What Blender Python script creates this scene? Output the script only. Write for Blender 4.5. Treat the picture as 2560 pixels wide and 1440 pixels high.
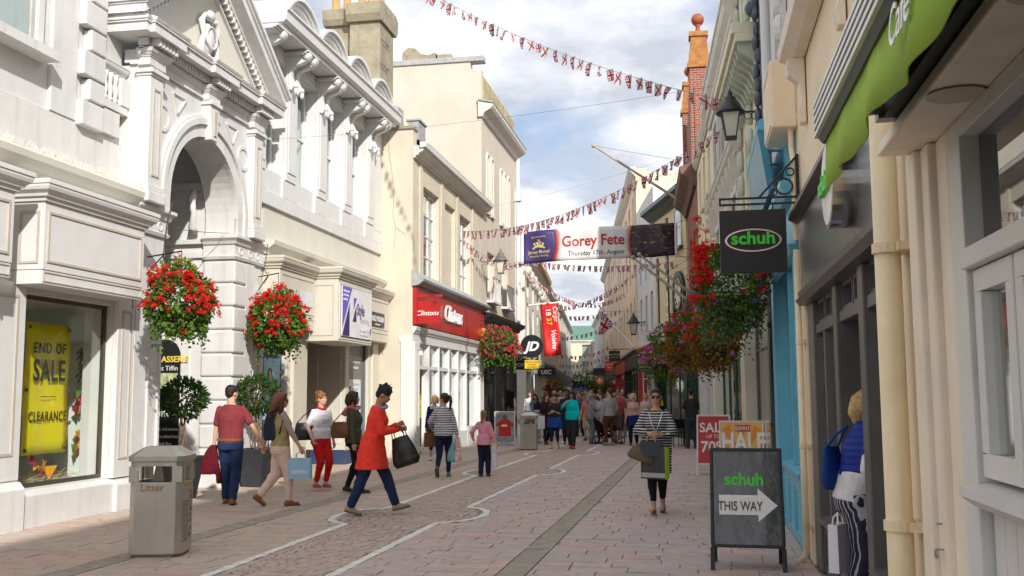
import bpy, bmesh, math, random
from math import sin, cos, pi, radians, sqrt, atan2, hypot
from mathutils import Vector, Matrix, noise
import numpy as np

for _o in list(bpy.data.objects): bpy.data.objects.remove(_o)
SC = bpy.context.scene
COL = SC.collection
rnd = random.Random(7)

# ------------------------------------------------------------------ camera
cam = bpy.data.cameras.new('camera'); camo = bpy.data.objects.new('camera', cam); COL.objects.link(camo)
cam.sensor_width = 36.0; cam.lens = 2500.0/2560.0*36.0; cam.clip_start = 0.05; cam.clip_end = 2000
_th, _ph, _ro = radians(6.1053), radians(10.3372), radians(0.3)
_F = Vector((-sin(_ph)*cos(_th), cos(_ph)*cos(_th), sin(_th))); _R = Vector((cos(_ph), sin(_ph), 0)); _U = _R.cross(_F)
_R2 = _R*cos(_ro)-_U*sin(_ro); _U2 = _U*cos(_ro)+_R*sin(_ro)
camo.matrix_world = Matrix(((_R2.x, _U2.x, -_F.x, 0), (_R2.y, _U2.y, -_F.y, 0), (_R2.z, _U2.z, -_F.z, 1.6), (0, 0, 0, 1)))
SC.camera = camo

# ------------------------------------------------------------------ sky, sun, exposure
SUN = Vector((0.455, -0.73, 0.51)).normalized()          # direction towards the sun: behind the camera, to the right
w = bpy.data.worlds.new('World'); SC.world = w; w.use_nodes = True
nt = w.node_tree; nt.nodes.clear()
def wn(t, **k):
    n = nt.nodes.new(t)
    for a, b in k.items(): setattr(n, a, b)
    return n
wo = wn('ShaderNodeOutputWorld'); bg = wn('ShaderNodeBackground'); bg.inputs['Strength'].default_value = 0.1
sky = wn('ShaderNodeTexSky', sky_type='NISHITA', sun_disc=False)
sky.sun_elevation = math.asin(SUN.z); sky.sun_rotation = atan2(SUN.x, SUN.y); sky.air_density = 1.0; sky.dust_density = 0.6
tc = wn('ShaderNodeTexCoord'); sx = wn('ShaderNodeSeparateXYZ'); nt.links.new(tc.outputs['Generated'], sx.inputs[0])
def wm(op, a, b=None):
    n = wn('ShaderNodeMath', operation=op)
    for i, q in enumerate((a, b)):
        if q is None: continue
        if isinstance(q, (int, float)): n.inputs[i].default_value = q
        else: nt.links.new(q, n.inputs[i])
    return n.outputs[0]
zz = wm('ADD', wm('MAXIMUM', sx.outputs[2], 0.0), 0.22)
cv = wn('ShaderNodeCombineXYZ'); nt.links.new(wm('DIVIDE', sx.outputs[0], zz), cv.inputs[0]); nt.links.new(wm('DIVIDE', sx.outputs[1], zz), cv.inputs[1]); cv.inputs[2].default_value = 3.7
n1 = wn('ShaderNodeTexNoise'); n1.inputs['Scale'].default_value = 1.35; n1.inputs['Detail'].default_value = 7; n1.inputs['Roughness'].default_value = 0.55; n1.inputs['Distortion'].default_value = 0.3
n2 = wn('ShaderNodeTexNoise'); n2.inputs['Scale'].default_value = 2.6; n2.inputs['Detail'].default_value = 6; n2.inputs['Roughness'].default_value = 0.55
for n in (n1, n2): nt.links.new(cv.outputs[0], n.inputs['Vector'])
r1 = wn('ShaderNodeValToRGB'); r1.color_ramp.elements[0].position = 0.28; r1.color_ramp.elements[0].color = (0, 0, 0, 1); r1.color_ramp.elements[1].position = 0.43; r1.color_ramp.elements[1].color = (1, 1, 1, 1)
nt.links.new(n1.outputs['Fac'], r1.inputs[0])
r2 = wn('ShaderNodeValToRGB'); r2.color_ramp.elements[0].position = 0.38; r2.color_ramp.elements[0].color = (2.5, 2.65, 3.0, 1); r2.color_ramp.elements[1].position = 0.64; r2.color_ramp.elements[1].color = (5.2, 5.25, 5.35, 1)
nt.links.new(n2.outputs['Fac'], r2.inputs[0])
mx = wn('ShaderNodeMix', data_type='RGBA'); nt.links.new(r1.outputs['Color'], mx.inputs['Factor']); nt.links.new(r2.outputs['Color'], mx.inputs[7])
dm = wn('ShaderNodeMix', data_type='RGBA', blend_type='MULTIPLY'); dm.inputs['Factor'].default_value = 1.0; dm.inputs[7].default_value = (0.60, 0.55, 0.55, 1); nt.links.new(sky.outputs['Color'], dm.inputs[6]); nt.links.new(dm.outputs[2], mx.inputs[6])
nt.links.new(mx.outputs[2], bg.inputs['Color']); nt.links.new(bg.outputs[0], wo.inputs[0])
sl = bpy.data.lights.new('sun', 'SUN'); sl.energy = 2.0; sl.angle = radians(1.0); sl.color = (1.0, 0.955, 0.88)
so = bpy.data.objects.new('sun', sl); COL.objects.link(so); so.rotation_euler = SUN.to_track_quat('Z', 'Y').to_euler(); so.location = (20, -20, 30)
SC.view_settings.view_transform = 'Standard'; SC.view_settings.look = 'None'; SC.view_settings.exposure = 1.4; SC.view_settings.gamma = 1.0
SC.cycles.max_bounces = 8; SC.cycles.diffuse_bounces = 5; SC.cycles.glossy_bounces = 3; SC.cycles.transparent_max_bounces = 12; SC.cycles.transmission_bounces = 4

# ------------------------------------------------------------------ materials
MATS = {}
def mat(name, c, r=0.6, var=0.10, sc=2.5, bump=0.0, bsc=60, metal=0.0, streak=0.0, spec=0.4, c2=None, coat=0.0, dirt=None):
    """procedural paint/stone/cloth: base colour with two scales of noise, optional rain streaks and fine relief"""
    if name in MATS: return MATS[name]
    m = bpy.data.materials.new(name); m.use_nodes = True; t = m.node_tree; L = t.links
    b = t.nodes['Principled BSDF']; b.inputs['Roughness'].default_value = r; b.inputs['Metallic'].default_value = metal
    b.inputs['Specular IOR Level'].default_value = spec
    if coat: b.inputs['Coat Weight'].default_value = coat
    co = t.nodes.new('ShaderNodeTexCoord')
    out = None
    n = t.nodes.new('ShaderNodeTexNoise'); n.inputs['Scale'].default_value = sc; n.inputs['Detail'].default_value = 6; n.inputs['Roughness'].default_value = 0.6
    L.new(co.outputs['Object'], n.inputs['Vector'])
    mxn = t.nodes.new('ShaderNodeMix'); mxn.data_type = 'RGBA'
    ca = c2 if c2 else tuple(max(0, q*(1-var*1.6)) for q in c); cb = tuple(min(1, q*(1+var*0.5)) for q in c)
    mxn.inputs[6].default_value = (*ca, 1); mxn.inputs[7].default_value = (*cb, 1)
    cr = t.nodes.new('ShaderNodeValToRGB'); cr.color_ramp.elements[0].position = 0.3; cr.color_ramp.elements[1].position = 0.65
    L.new(n.outputs['Fac'], cr.inputs[0]); L.new(cr.outputs[0], mxn.inputs['Factor']); out = mxn.outputs[2]
    if streak:
        mp = t.nodes.new('ShaderNodeMapping'); mp.inputs['Scale'].default_value = (7, 7, 0.35); L.new(co.outputs['Object'], mp.inputs[0])
        s = t.nodes.new('ShaderNodeTexNoise'); s.inputs['Scale'].default_value = 1.0; s.inputs['Detail'].default_value = 5; L.new(mp.outputs[0], s.inputs['Vector'])
        sr = t.nodes.new('ShaderNodeValToRGB'); sr.color_ramp.elements[0].position = 0.52; sr.color_ramp.elements[1].position = 0.78
        sr.color_ramp.elements[0].color = (0, 0, 0, 1); sr.color_ramp.elements[1].color = (streak, streak, streak, 1)
        L.new(s.outputs['Fac'], sr.inputs[0])
        m2 = t.nodes.new('ShaderNodeMix'); m2.data_type = 'RGBA'; L.new(sr.outputs[0], m2.inputs['Factor']); L.new(out, m2.inputs[6])
        m2.inputs[7].default_value = (*(dirt or tuple(q*0.5 for q in c)), 1); out = m2.outputs[2]
    L.new(out, b.inputs['Base Color'])
    if bump:
        nb = t.nodes.new('ShaderNodeTexNoise'); nb.inputs['Scale'].default_value = bsc; nb.inputs['Detail'].default_value = 4
        L.new(co.outputs['Object'], nb.inputs['Vector'])
        bp = t.nodes.new('ShaderNodeBump'); bp.inputs['Strength'].default_value = bump; bp.inputs['Distance'].default_value = 0.02
        L.new(nb.outputs['Fac'], bp.inputs['Height']); L.new(bp.outputs[0], b.inputs['Normal'])
    MATS[name] = m; return m
def glass(name, tint=(0.75, 0.8, 0.8), refl=0.10):
    """a thin pane: mostly clear, with a Fresnel reflection of the street"""
    if name in MATS: return MATS[name]
    m = bpy.data.materials.new(name); m.use_nodes = True; t = m.node_tree; t.nodes.clear(); L = t.links
    o = t.nodes.new('ShaderNodeOutputMaterial'); tr = t.nodes.new('ShaderNodeBsdfTransparent'); tr.inputs[0].default_value = (*tint, 1)
    g = t.nodes.new('ShaderNodeBsdfGlossy'); g.inputs['Roughness'].default_value = 0.015; g.inputs[0].default_value = (0.95, 0.97, 1, 1)
    fr = t.nodes.new('ShaderNodeLayerWeight'); fr.inputs[0].default_value = 0.5
    pw = t.nodes.new('ShaderNodeMath'); pw.operation = 'POWER'; pw.inputs[1].default_value = 5.0; L.new(fr.outputs['Facing'], pw.inputs[0])
    ad = t.nodes.new('ShaderNodeMath'); ad.operation = 'MULTIPLY_ADD'; ad.inputs[1].default_value = 0.9; ad.inputs[2].default_value = 0.02+refl*0.6; L.new(pw.outputs[0], ad.inputs[0])
    mixs = t.nodes.new('ShaderNodeMixShader'); L.new(ad.outputs[0], mixs.inputs[0]); L.new(tr.outputs[0], mixs.inputs[1]); L.new(g.outputs[0], mixs.inputs[2]); L.new(mixs.outputs[0], o.inputs[0])
    MATS[name] = m; return m
def emit(name, c, s):
    if name in MATS: return MATS[name]
    m = bpy.data.materials.new(name); m.use_nodes = True; b = m.node_tree.nodes['Principled BSDF']
    b.inputs['Base Color'].default_value = (*c, 1); b.inputs['Emission Color'].default_value = (*c, 1); b.inputs['Emission Strength'].default_value = s
    MATS[name] = m; return m
def stripes(name, c1, c2, period, frac=0.5, axis=2, r=0.8, jit=0.006):
    if name in MATS: return MATS[name]
    m = mat(name, c1, r, 0.06, 8, 0.3, 90); t = m.node_tree; L = t.links; b = t.nodes['Principled BSDF']
    co = t.nodes.new('ShaderNodeTexCoord'); se = t.nodes.new('ShaderNodeSeparateXYZ')
    nz = t.nodes.new('ShaderNodeTexNoise'); nz.inputs['Scale'].default_value = 7; L.new(co.outputs['Object'], nz.inputs['Vector'])
    L.new(co.outputs['Object'], se.inputs[0])
    mu = t.nodes.new('ShaderNodeMath'); mu.operation = 'MULTIPLY_ADD'; mu.inputs[1].default_value = jit*4; L.new(nz.outputs['Fac'], mu.inputs[0]); L.new(se.outputs[axis], mu.inputs[2])
    d = t.nodes.new('ShaderNodeMath'); d.operation = 'DIVIDE'; d.inputs[1].default_value = period; L.new(mu.outputs[0], d.inputs[0])
    f = t.nodes.new('ShaderNodeMath'); f.operation = 'FRACT'; L.new(d.outputs[0], f.inputs[0])
    g = t.nodes.new('ShaderNodeMath'); g.operation = 'GREATER_THAN'; g.inputs[1].default_value = frac; L.new(f.outputs[0], g.inputs[0])
    mm = t.nodes.new('ShaderNodeMix'); mm.data_type = 'RGBA'; L.new(g.outputs[0], mm.inputs['Factor']); mm.inputs[6].default_value = (*c1, 1); mm.inputs[7].default_value = (*c2, 1)
    L.new(mm.outputs[2], b.inputs['Base Color']); return m
def rand_mat(name, cols, r=0.75, island=False, bump=0.35, bsc=40, spec=0.3, var=0.2):
    """many alike pieces: each takes its own colour from the list"""
    if name in MATS: return MATS[name]
    m = bpy.data.materials.new(name); m.use_nodes = True; t = m.node_tree; L = t.links; b = t.nodes['Principled BSDF']; b.inputs['Roughness'].default_value = r; b.inputs['Specular IOR Level'].default_value = spec
    if island: s = t.nodes.new('ShaderNodeNewGeometry').outputs['Random Per Island']
    else: s = t.nodes.new('ShaderNodeObjectInfo').outputs['Random']
    cr = t.nodes.new('ShaderNodeValToRGB'); cr.color_ramp.interpolation = 'LINEAR'; e = cr.color_ramp.elements
    while len(e) < len(cols): e.new(0.5)
    for i, c in enumerate(cols): e[i].position = i/(len(cols)-1); e[i].color = (*c, 1)
    L.new(s, cr.inputs[0])
    gp = t.nodes.new('ShaderNodeNewGeometry'); n = t.nodes.new('ShaderNodeTexNoise'); n.inputs['Scale'].default_value = 5; n.inputs['Detail'].default_value = 8; n.inputs['Roughness'].default_value = 0.7; L.new(gp.outputs['Position'], n.inputs['Vector'])
    mr = t.nodes.new('ShaderNodeMapRange'); mr.inputs[1].default_value = 0.3; mr.inputs[2].default_value = 0.7; mr.inputs[3].default_value = 1-var; mr.inputs[4].default_value = 1+var*0.6; L.new(n.outputs['Fac'], mr.inputs[0])
    mm = t.nodes.new('ShaderNodeMix'); mm.data_type = 'RGBA'; mm.blend_type = 'MULTIPLY'; mm.inputs['Factor'].default_value = 1; L.new(cr.outputs[0], mm.inputs[6]); L.new(mr.outputs[0], mm.inputs[7]); L.new(mm.outputs[2], b.inputs['Base Color'])
    if bump:
        nb = t.nodes.new('ShaderNodeTexNoise'); nb.inputs['Scale'].default_value = bsc; nb.inputs['Detail'].default_value = 5; L.new(gp.outputs['Position'], nb.inputs['Vector'])
        bp = t.nodes.new('ShaderNodeBump'); bp.inputs['Strength'].default_value = bump; bp.inputs['Distance'].default_value = 0.01; L.new(nb.outputs['Fac'], bp.inputs['Height']); L.new(bp.outputs[0], b.inputs['Normal'])
    MATS[name] = m; return m

# ------------------------------------------------------------------ mesh building
class Fr:
    """facade frame: u along the wall (away from the camera), v out towards the street, z up"""
    def __init__(s, ox, oy, dx, dy, side):
        n = hypot(dx, dy); s.o = (ox, oy); s.d = (dx/n, dy/n); s.n = (s.d[1], -s.d[0]) if side == 'L' else (-s.d[1], s.d[0])
    def __call__(s, u, v, z): return (s.o[0]+s.d[0]*u+s.n[0]*v, s.o[1]+s.d[1]*u+s.n[1]*v, z)
IDN = lambda x, y, z: (x, y, z)
BASE = {}
class MB:
    def __init__(s, fr=IDN): s.v = []; s.f = []; s.fr = fr; s.sm = False
    def pts(s, P): k = len(s.v); s.v += [s.fr(*p) for p in P]; return k
    def poly(s, P, faces): k = s.pts(P); s.f += [tuple(k+i for i in f) for f in faces]; return s
    def box(s, a0, a1, b0, b1, c0, c1):
        return s.poly([(a0,b0,c0),(a1,b0,c0),(a1,b1,c0),(a0,b1,c0),(a0,b0,c1),(a1,b0,c1),(a1,b1,c1),(a0,b1,c1)],
               [(0,3,2,1),(4,5,6,7),(0,1,5,4),(1,2,6,5),(2,3,7,6),(3,0,4,7)])
    def prism(s, P, ax, a0, a1):
        """P: outline in the two other axes, extruded along ax ('u': (v,z), 'v': (u,z), 'z': (u,v))"""
        mk = {'u': lambda p, a: (a, p[0], p[1]), 'v': lambda p, a: (p[0], a, p[1]), 'z': lambda p, a: (p[0], p[1], a)}[ax]
        n = len(P); k = s.pts([mk(p, a0) for p in P]+[mk(p, a1) for p in P])
        s.f += [tuple(k+i for i in range(n)), tuple(k+n+i for i in reversed(range(n)))]+[(k+i, k+n+i, k+n+(i+1) % n, k+(i+1) % n) for i in range(n)]
        return s
    def arch(s, uc, zc, r0, r1, v0, v1, a0=0.0, a1=pi, n=20):
        Q = []
        for i in range(n+1):
            a = a0+(a1-a0)*i/n
            Q += [(uc+r0*cos(a), v0, zc+r0*sin(a)), (uc+r1*cos(a), v0, zc+r1*sin(a)), (uc+r1*cos(a), v1, zc+r1*sin(a)), (uc+r0*cos(a), v1, zc+r0*sin(a))]
        k = s.pts(Q)
        for i in range(n):
            a = k+4*i
            for j in range(4): s.f.append((a+j, a+(j+1) % 4, a+4+(j+1) % 4, a+4+j))
        s.f += [(k, k+1, k+2, k+3), (k+4*n, k+4*n+3, k+4*n+2, k+4*n+1)]; return s
    def rings(s, R, cap=True, closed=False):
        """R: list of rings (each the same number of points, world/frame coordinates)"""
        n = len(R[0]); ks = [s.pts(r) for r in R]
        m = len(R)
        for i in range(m if closed else m-1):
            a, b = ks[i], ks[(i+1) % m]
            for j in range(n): s.f.append((a+j, a+(j+1) % n, b+(j+1) % n, b+j))
        if cap and not closed: s.f += [tuple(ks[0]+j for j in reversed(range(n))), tuple(ks[-1]+j for j in range(n))]
        return s
    def tube(s, P, r, n=8, cap=True):
        P = [Vector(p) for p in P]; R = []; up = None
        for i, p in enumerate(P):
            t = (P[min(i+1, len(P)-1)]-P[max(i-1, 0)]).normalized()
            if up is None: up = Vector((0, 0, 1)) if abs(t.z) < 0.9 else Vector((1, 0, 0))
            x = t.cross(up)
            if x.length < 1e-5: x = t.cross(Vector((1, 0.3, 0.2)))
            x.normalize(); y = x.cross(t).normalized(); up = y
            rr = r[i] if isinstance(r, (list, tuple)) else r
            R.append([tuple(p+x*(rr*cos(2*pi*j/n))+y*(rr*sin(2*pi*j/n))) for j in range(n)])
        return s.rings(R, cap)
    def lathe(s, c, prof, n=16, rot=0.0):
        R = [[(c[0]+r*cos(2*pi*j/n+rot), c[1]+r*sin(2*pi*j/n+rot), c[2]+z) for j in range(n)] for r, z in prof]
        return s.rings(R)
    def ell(s, c, rx, ry, rz, n=12, m=8, rotz=0.0):
        R = []
        for i in range(1, m):
            a = -pi/2+pi*i/m; R.append([(c[0]+rx*cos(a)*cos(t)*cos(rotz)-ry*cos(a)*sin(t)*sin(rotz), c[1]+rx*cos(a)*cos(t)*sin(rotz)+ry*cos(a)*sin(t)*cos(rotz), c[2]+rz*sin(a)) for t in (2*pi*j/n for j in range(n))])
        k0 = len(s.v); s.rings(R, cap=False); b = s.pts([(c[0], c[1], c[2]-rz)]); tp = s.pts([(c[0], c[1], c[2]+rz)])
        for j in range(n): s.f += [(b, k0+(j+1) % n, k0+j), (tp, k0+(m-2)*n+j, k0+(m-2)*n+(j+1) % n)]
        return s
    def wall(s, u0, u1, z0, z1, v0, v1, holes=()):
        """a wall slab with rectangular openings (u0,u1,z0,z1), without inner faces"""
        us = sorted({u0, u1, *[h[0] for h in holes], *[h[1] for h in holes]}); zs = sorted({z0, z1, *[h[2] for h in holes], *[h[3] for h in holes]})
        us = [u for u in us if u0 <= u <= u1]; zs = [z for z in zs if z0 <= z <= z1]
        full = lambda i, j: 0 <= i < len(us)-1 and 0 <= j < len(zs)-1 and not any(h[0] <= (us[i]+us[i+1])/2 <= h[1] and h[2] <= (zs[j]+zs[j+1])/2 <= h[3] for h in holes)
        for i in range(len(us)-1):
            for j in range(len(zs)-1):
                if not full(i, j): continue
                a, b, c, d = us[i], us[i+1], zs[j], zs[j+1]
                s.poly([(a,v0,c),(b,v0,c),(b,v0,d),(a,v0,d)], [(0,1,2,3)]); s.poly([(a,v1,c),(b,v1,c),(b,v1,d),(a,v1,d)], [(3,2,1,0)])
                if not full(i-1, j): s.poly([(a,v0,c),(a,v1,c),(a,v1,d),(a,v0,d)], [(0,1,2,3)])
                if not full(i+1, j): s.poly([(b,v0,c),(b,v1,c),(b,v1,d),(b,v0,d)], [(3,2,1,0)])
                if not full(i, j-1): s.poly([(a,v0,c),(b,v0,c),(b,v1,c),(a,v1,c)], [(0,1,2,3)])
                if not full(i, j+1): s.poly([(a,v0,d),(b,v0,d),(b,v1,d),(a,v1,d)], [(3,2,1,0)])
        return s
    def mesh(s, V, Fc, fn=None): k = len(s.v); s.v += [s.fr(*(fn(*q) if fn else q)) for q in V]; s.f += [tuple(k+i for i in f) for f in Fc]; return s
    def build(s, name, m, parent=None, smooth=False, bevel=0.0, kind=None, base=None, one=False):
        if base is None: base = BASE.get(parent.name, Vector((0, 0, 0))) if parent else Vector((0, 0, 0))
        bx, by, bz = base
        me0 = bpy.data.meshes.new(name)
        me0.from_pydata([(p[0]-bx, p[1]-by, p[2]-bz) for p in s.v], [], s.f)
        bm = bmesh.new(); bm.from_mesh(me0); bmesh.ops.remove_doubles(bm, verts=bm.verts, dist=1e-5); bmesh.ops.recalc_face_normals(bm, faces=bm.faces); bm.to_mesh(me0); bm.free()
        meshes = [me0]
        if parent and not kind and not one and 'lettering' not in name and len(me0.polygons) < 1500: meshes = pieces(me0, name)
        for me in reversed(meshes):
            if smooth: me.polygons.foreach_set('use_smooth', [True]*len(me.polygons))
            me.materials.append(m)
            o = bpy.data.objects.new(name, me); COL.objects.link(o)
            if parent: o.parent = parent
            else: o.location = base
            BASE[o.name] = Vector(base)
            if bevel:
                b = o.modifiers.new('bevel', 'BEVEL'); b.width = bevel; b.segments = 2; b.limit_method = 'ANGLE'; b.angle_limit = radians(40)
            if kind: o['kind'] = kind
        return o
def pieces(me, name):
    """splits a mesh into the pieces that stand apart, so that each is an object of its own"""
    n = len(me.vertices); par = list(range(n))
    def find(a):
        while par[a] != a: par[a] = par[par[a]]; a = par[a]
        return a
    for e in me.edges:
        a, b = find(e.vertices[0]), find(e.vertices[1])
        if a != b: par[a] = b
    isl = {}
    for i in range(n): isl.setdefault(find(i), []).append(i)
    if len(isl) == 1 or len(isl) > 300: return [me]
    co = np.empty(n*3); me.vertices.foreach_get('co', co); co = co.reshape(-1, 3)
    keys = list(isl); lo = np.array([co[isl[k]].min(0) for k in keys]); hi = np.array([co[isl[k]].max(0) for k in keys])
    q = list(range(len(keys)))
    def f2(a):
        while q[a] != a: a = q[a]
        return a
    for i in range(len(keys)):
        gap = np.maximum(0, np.maximum(lo-hi[i], lo[i]-hi)).max(1)
        for j in np.nonzero(gap <= 0.04)[0]:
            a, b = f2(i), f2(int(j))
            if a != b: q[a] = b
    grp = {}
    for i, k in enumerate(keys): grp.setdefault(f2(i), []).append(k)
    if len(grp) == 1: return [me]
    vg = {}
    for gi, ks in enumerate(grp.values()):
        for k in ks:
            for v in isl[k]: vg[v] = gi
    V = [[] for _ in grp]; Fs = [[] for _ in grp]; idx = {}
    for v in range(n): g = vg[v]; idx[v] = len(V[g]); V[g].append(tuple(co[v]))
    for p in me.polygons: g = vg[p.vertices[0]]; Fs[g].append(tuple(idx[v] for v in p.vertices))
    out = []
    for a, b in zip(V, Fs):
        if not b: continue
        m2 = bpy.data.meshes.new(name); m2.from_pydata(a, [], b); out.append(m2)
    bpy.data.meshes.remove(me); return out
def T(name, label, cat, loc=(0, 0, 0), group=None):
    o = bpy.data.objects.new(name, None); COL.objects.link(o); o.location = loc; o.empty_display_size = 0.2
    BASE[o.name] = Vector(loc); o['label'] = label; o['category'] = cat
    if group: o['group'] = group
    return o
def tag(o, label, cat, group=None):
    o['label'] = label; o['category'] = cat
    if group: o['group'] = group
    return o
def shape(name, m, parent, fr, boxes, bevel=0.0):
    b = MB(fr)
    for q in boxes: b.box(*q)
    return b.build(name, m, parent, bevel=bevel)
def dup(root, loc, rotz=0.0, label=None):
    r = root.copy(); COL.objects.link(r); r.location = loc; r.rotation_euler = (0, 0, rotz); BASE[r.name] = Vector(loc)
    if label: r['label'] = label
    for ch in list(root.children):
        c = ch.copy(); COL.objects.link(c); c.parent = r
        for g in list(ch.children):
            d = g.copy(); COL.objects.link(d); d.parent = c
    return r
_TX = {}
def text(mb, s, o, right, up, size, ex=0.004, bold=0.0, shear=0.0, wide=1.0, space=1.0, align='CENTER'):
    """adds raised lettering to mb: o = baseline point, right/up = directions in the frame's axes"""
    key = (s, bold, shear, space, align, round(ex/size, 4))
    if key not in _TX:
        cu = bpy.data.curves.new('t', 'FONT'); cu.body = s; cu.size = 1.0; cu.extrude = ex/size; cu.offset = bold; cu.shear = shear; cu.space_character = space; cu.align_x = align; cu.resolution_u = 3
        ob = bpy.data.objects.new('t', cu); me = ob.to_mesh()
        _TX[key] = ([tuple(v.co) for v in me.vertices], [tuple(p.vertices) for p in me.polygons]); ob.to_mesh_clear(); bpy.data.objects.remove(ob); bpy.data.curves.remove(cu)
    V, Fc = _TX[key]; R = Vector(right).normalized(); U = Vector(up).normalized(); N = R.cross(U); O = Vector(o)
    def fn(x, y, z): p = O+R*(x*size*wide)+U*(y*size)+N*(z*size); return (p.x, p.y, p.z)
    return mb.mesh(V, Fc, fn)
FL = Fr(-8.1, 0, 0, 1, 'L')        # left facades
FRT = Fr(1.05, 0, 0, 1, 'R')       # near right facades
# ------------------------------------------------------------------ ground
def struct(o): o['kind'] = 'structure'; return o
M_bed = mat('joint_mortar', (0.27, 0.235, 0.21), 0.9, 0.3, 9, 0.4, 80)
M_street = mat('far_street', (0.43, 0.39, 0.375), 0.8, 0.22, 1.2, 0.3, 30)
PAVC = [(0.438, 0.338, 0.313), (0.51, 0.367, 0.332), (0.468, 0.378, 0.352), (0.453, 0.385, 0.381), (0.533, 0.392, 0.352), (0.482, 0.385, 0.364), (0.428, 0.367, 0.364), (0.503, 0.412, 0.37)]
PAVL = [(0.439, 0.344, 0.293), (0.517, 0.368, 0.297), (0.496, 0.402, 0.315), (0.467, 0.396, 0.347), (0.524, 0.371, 0.304), (0.503, 0.41, 0.326), (0.461, 0.385, 0.34), (0.482, 0.392, 0.322)]
SETC = [(0.418, 0.322, 0.278), (0.47, 0.353, 0.309), (0.492, 0.387, 0.336), (0.446, 0.356, 0.322), (0.508, 0.404, 0.347)]
g = MB(); g.poly([(-400, -60, -0.03), (400, -60, -0.03), (400, 600, -0.03), (-400, 600, -0.03)], [(0, 1, 2, 3)])
struct(g.build('ground', mat('ground_earth', (0.2, 0.18, 0.16), 0.9, 0.2, 0.5)))
g = MB(); g.poly([(-8.4, 40, -0.006), (1.0, 40, -0.006), (-2.0, 52, -0.006), (-10, 100, -0.006), (-24, 175, -0.006), (-32, 175, -0.006), (-17, 120, -0.006), (-9.5, 60, -0.006)], [tuple(range(8))])
struct(g.build('street_surface', M_street))
def uni():
    me = bpy.data.meshes.new('paver')
    e = 0.5; t = 0.5
    V = [(-e, -e, -1), (e, -e, -1), (e, e, -1), (-e, e, -1)]+[(-t, -t, -0.12), (t, -t, -0.12), (t, t, -0.12), (-t, t, -0.12)]+[(-t*.98, -t*.96, 0), (t*.98, -t*.96, 0), (t*.98, t*.96, 0), (-t*.98, t*.96, 0)]
    Fc = [(8, 9, 10, 11)]+[(4+i, 4+(i+1) % 4, 8+(i+1) % 4, 8+i) for i in range(4)]+[(i, (i+1) % 4, 4+(i+1) % 4, 4+i) for i in range(4)]
    me.from_pydata(V, [], Fc); return me, V, Fc
_PM, _PV, _PF = uni()
def lay(name, parent, cells, m_obj, m_isl, nmax=300):
    """cells: (x, y, lx, ly, rot). The largest in view become single pieces, the rest one joined part"""
    cells.sort(key=lambda c: c[1]); me = _PM.copy(); me.materials.append(m_obj)
    near = [c for c in cells if c[1] > 8.1][:nmax]; ns = set(id(c) for c in near); rest = [c for c in cells if id(c) not in ns]
    for x, y, lx, ly, a in near:
        o = bpy.data.objects.new(name, me); COL.objects.link(o); o.parent = parent
        o.location = (x, y, 0.004+rnd.uniform(-0.0025, 0.0025)); o.scale = (lx, ly, 0.024); o.rotation_euler = (rnd.gauss(0, 0.004), rnd.gauss(0, 0.003), a)
    b = MB()
    for x, y, lx, ly, a in rest:
        ca, sa = cos(a), sin(a); h = 0.004+rnd.uniform(-0.0025, 0.0025); tx, ty = rnd.gauss(0, 0.003), rnd.gauss(0, 0.004)
        b.mesh(_PV[4:], [(4, 5, 6, 7), (0, 1, 5, 4), (1, 2, 6, 5), (2, 3, 7, 6), (3, 0, 4, 7)], lambda p, q, r: (x+ca*p*lx-sa*q*ly, y+sa*p*lx+ca*q*ly, h+r*0.03+tx*p*lx+ty*q*ly))
    me2 = bpy.data.meshes.new(name+'s'); me2.from_pydata(b.v, [], b.f); me2.materials.append(m_isl)
    o = bpy.data.objects.new(name+'s_beyond', me2); COL.objects.link(o); o.parent = parent; o['kind'] = 'stuff'
def bed(name, x0, x1, y0, y1, z, m=None): 
    b = MB(); b.poly([(x0, y0, z), (x1, y0, z), (x1, y1, z), (x0, y1, z)], [(0, 1, 2, 3)]); return struct(b.build(name, m or M_bed))
# the two white sett lines bulge apart at intervals of about seven metres
def bulge(y, c): 
    d = (y-c)/0.85; return max(0.0, 1-d*d)**0.5 if abs(d) < 1 else 0.0
BUL = [6.0, 13.1, 20.7, 27.5, 34.3]
def xl(y): return -4.36+0.012*max(0, y-20)*1.5-0.42*sum(bulge(y, c) for c in BUL)
def xr(y): return -3.25+0.011*max(0, y-14)+0.42*sum(bulge(y, c+0.25) for c in BUL)
def gutl(y): return -5.72+0.022*(y-8)
def rows(x0f, x1f, y0, y1, avoid, lx, ly):
    out = []; y = y0; k = 0
    while y < y1:
        h = ly*rnd.uniform(0.85, 1.2); a, b_ = x0f(y+h/2), x1f(y+h/2)
        segs = [(a, b_)]
        for (g0, g1) in avoid(y+h/2): segs = [q for s0, s1 in segs for q in ((s0, min(s1, g0)), (max(s0, g1), s1)) if q[1]-q[0] > 0.06]
        for s0, s1 in segs:
            x = s0-rnd.uniform(0, lx*0.8)
            while x < s1:
                w_ = lx*rnd.uniform(0.65, 1.35); xa, xb = max(x, s0), min(x+w_, s1)
                if s1-xb < 0.1: xb = s1; w_ = 9
                if xb-xa > 0.05: out.append(((xa+xb)/2, y+h/2, xb-xa-0.009, h-0.009, rnd.gauss(0, 0.006)))
                x += w_
        y += h; k += 1
    return out
p_r = bed('pavement_right', -4.0, 1.3, 3, 40, -0.008)
lay('paver', p_r, rows(lambda y: xr(y)+0.05, lambda y: 1.05-0.054*max(0, y-14), 4.0, 38, lambda y: [(-1.80+0.009*(y-9), -1.53+0.009*(y-9))], 0.54, 0.235), rand_mat('red_granite', PAVC), rand_mat('red_granite_far', PAVC, island=True))
p_l = bed('pavement_left', -8.9, -4.0, 3, 40, -0.0085)
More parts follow.
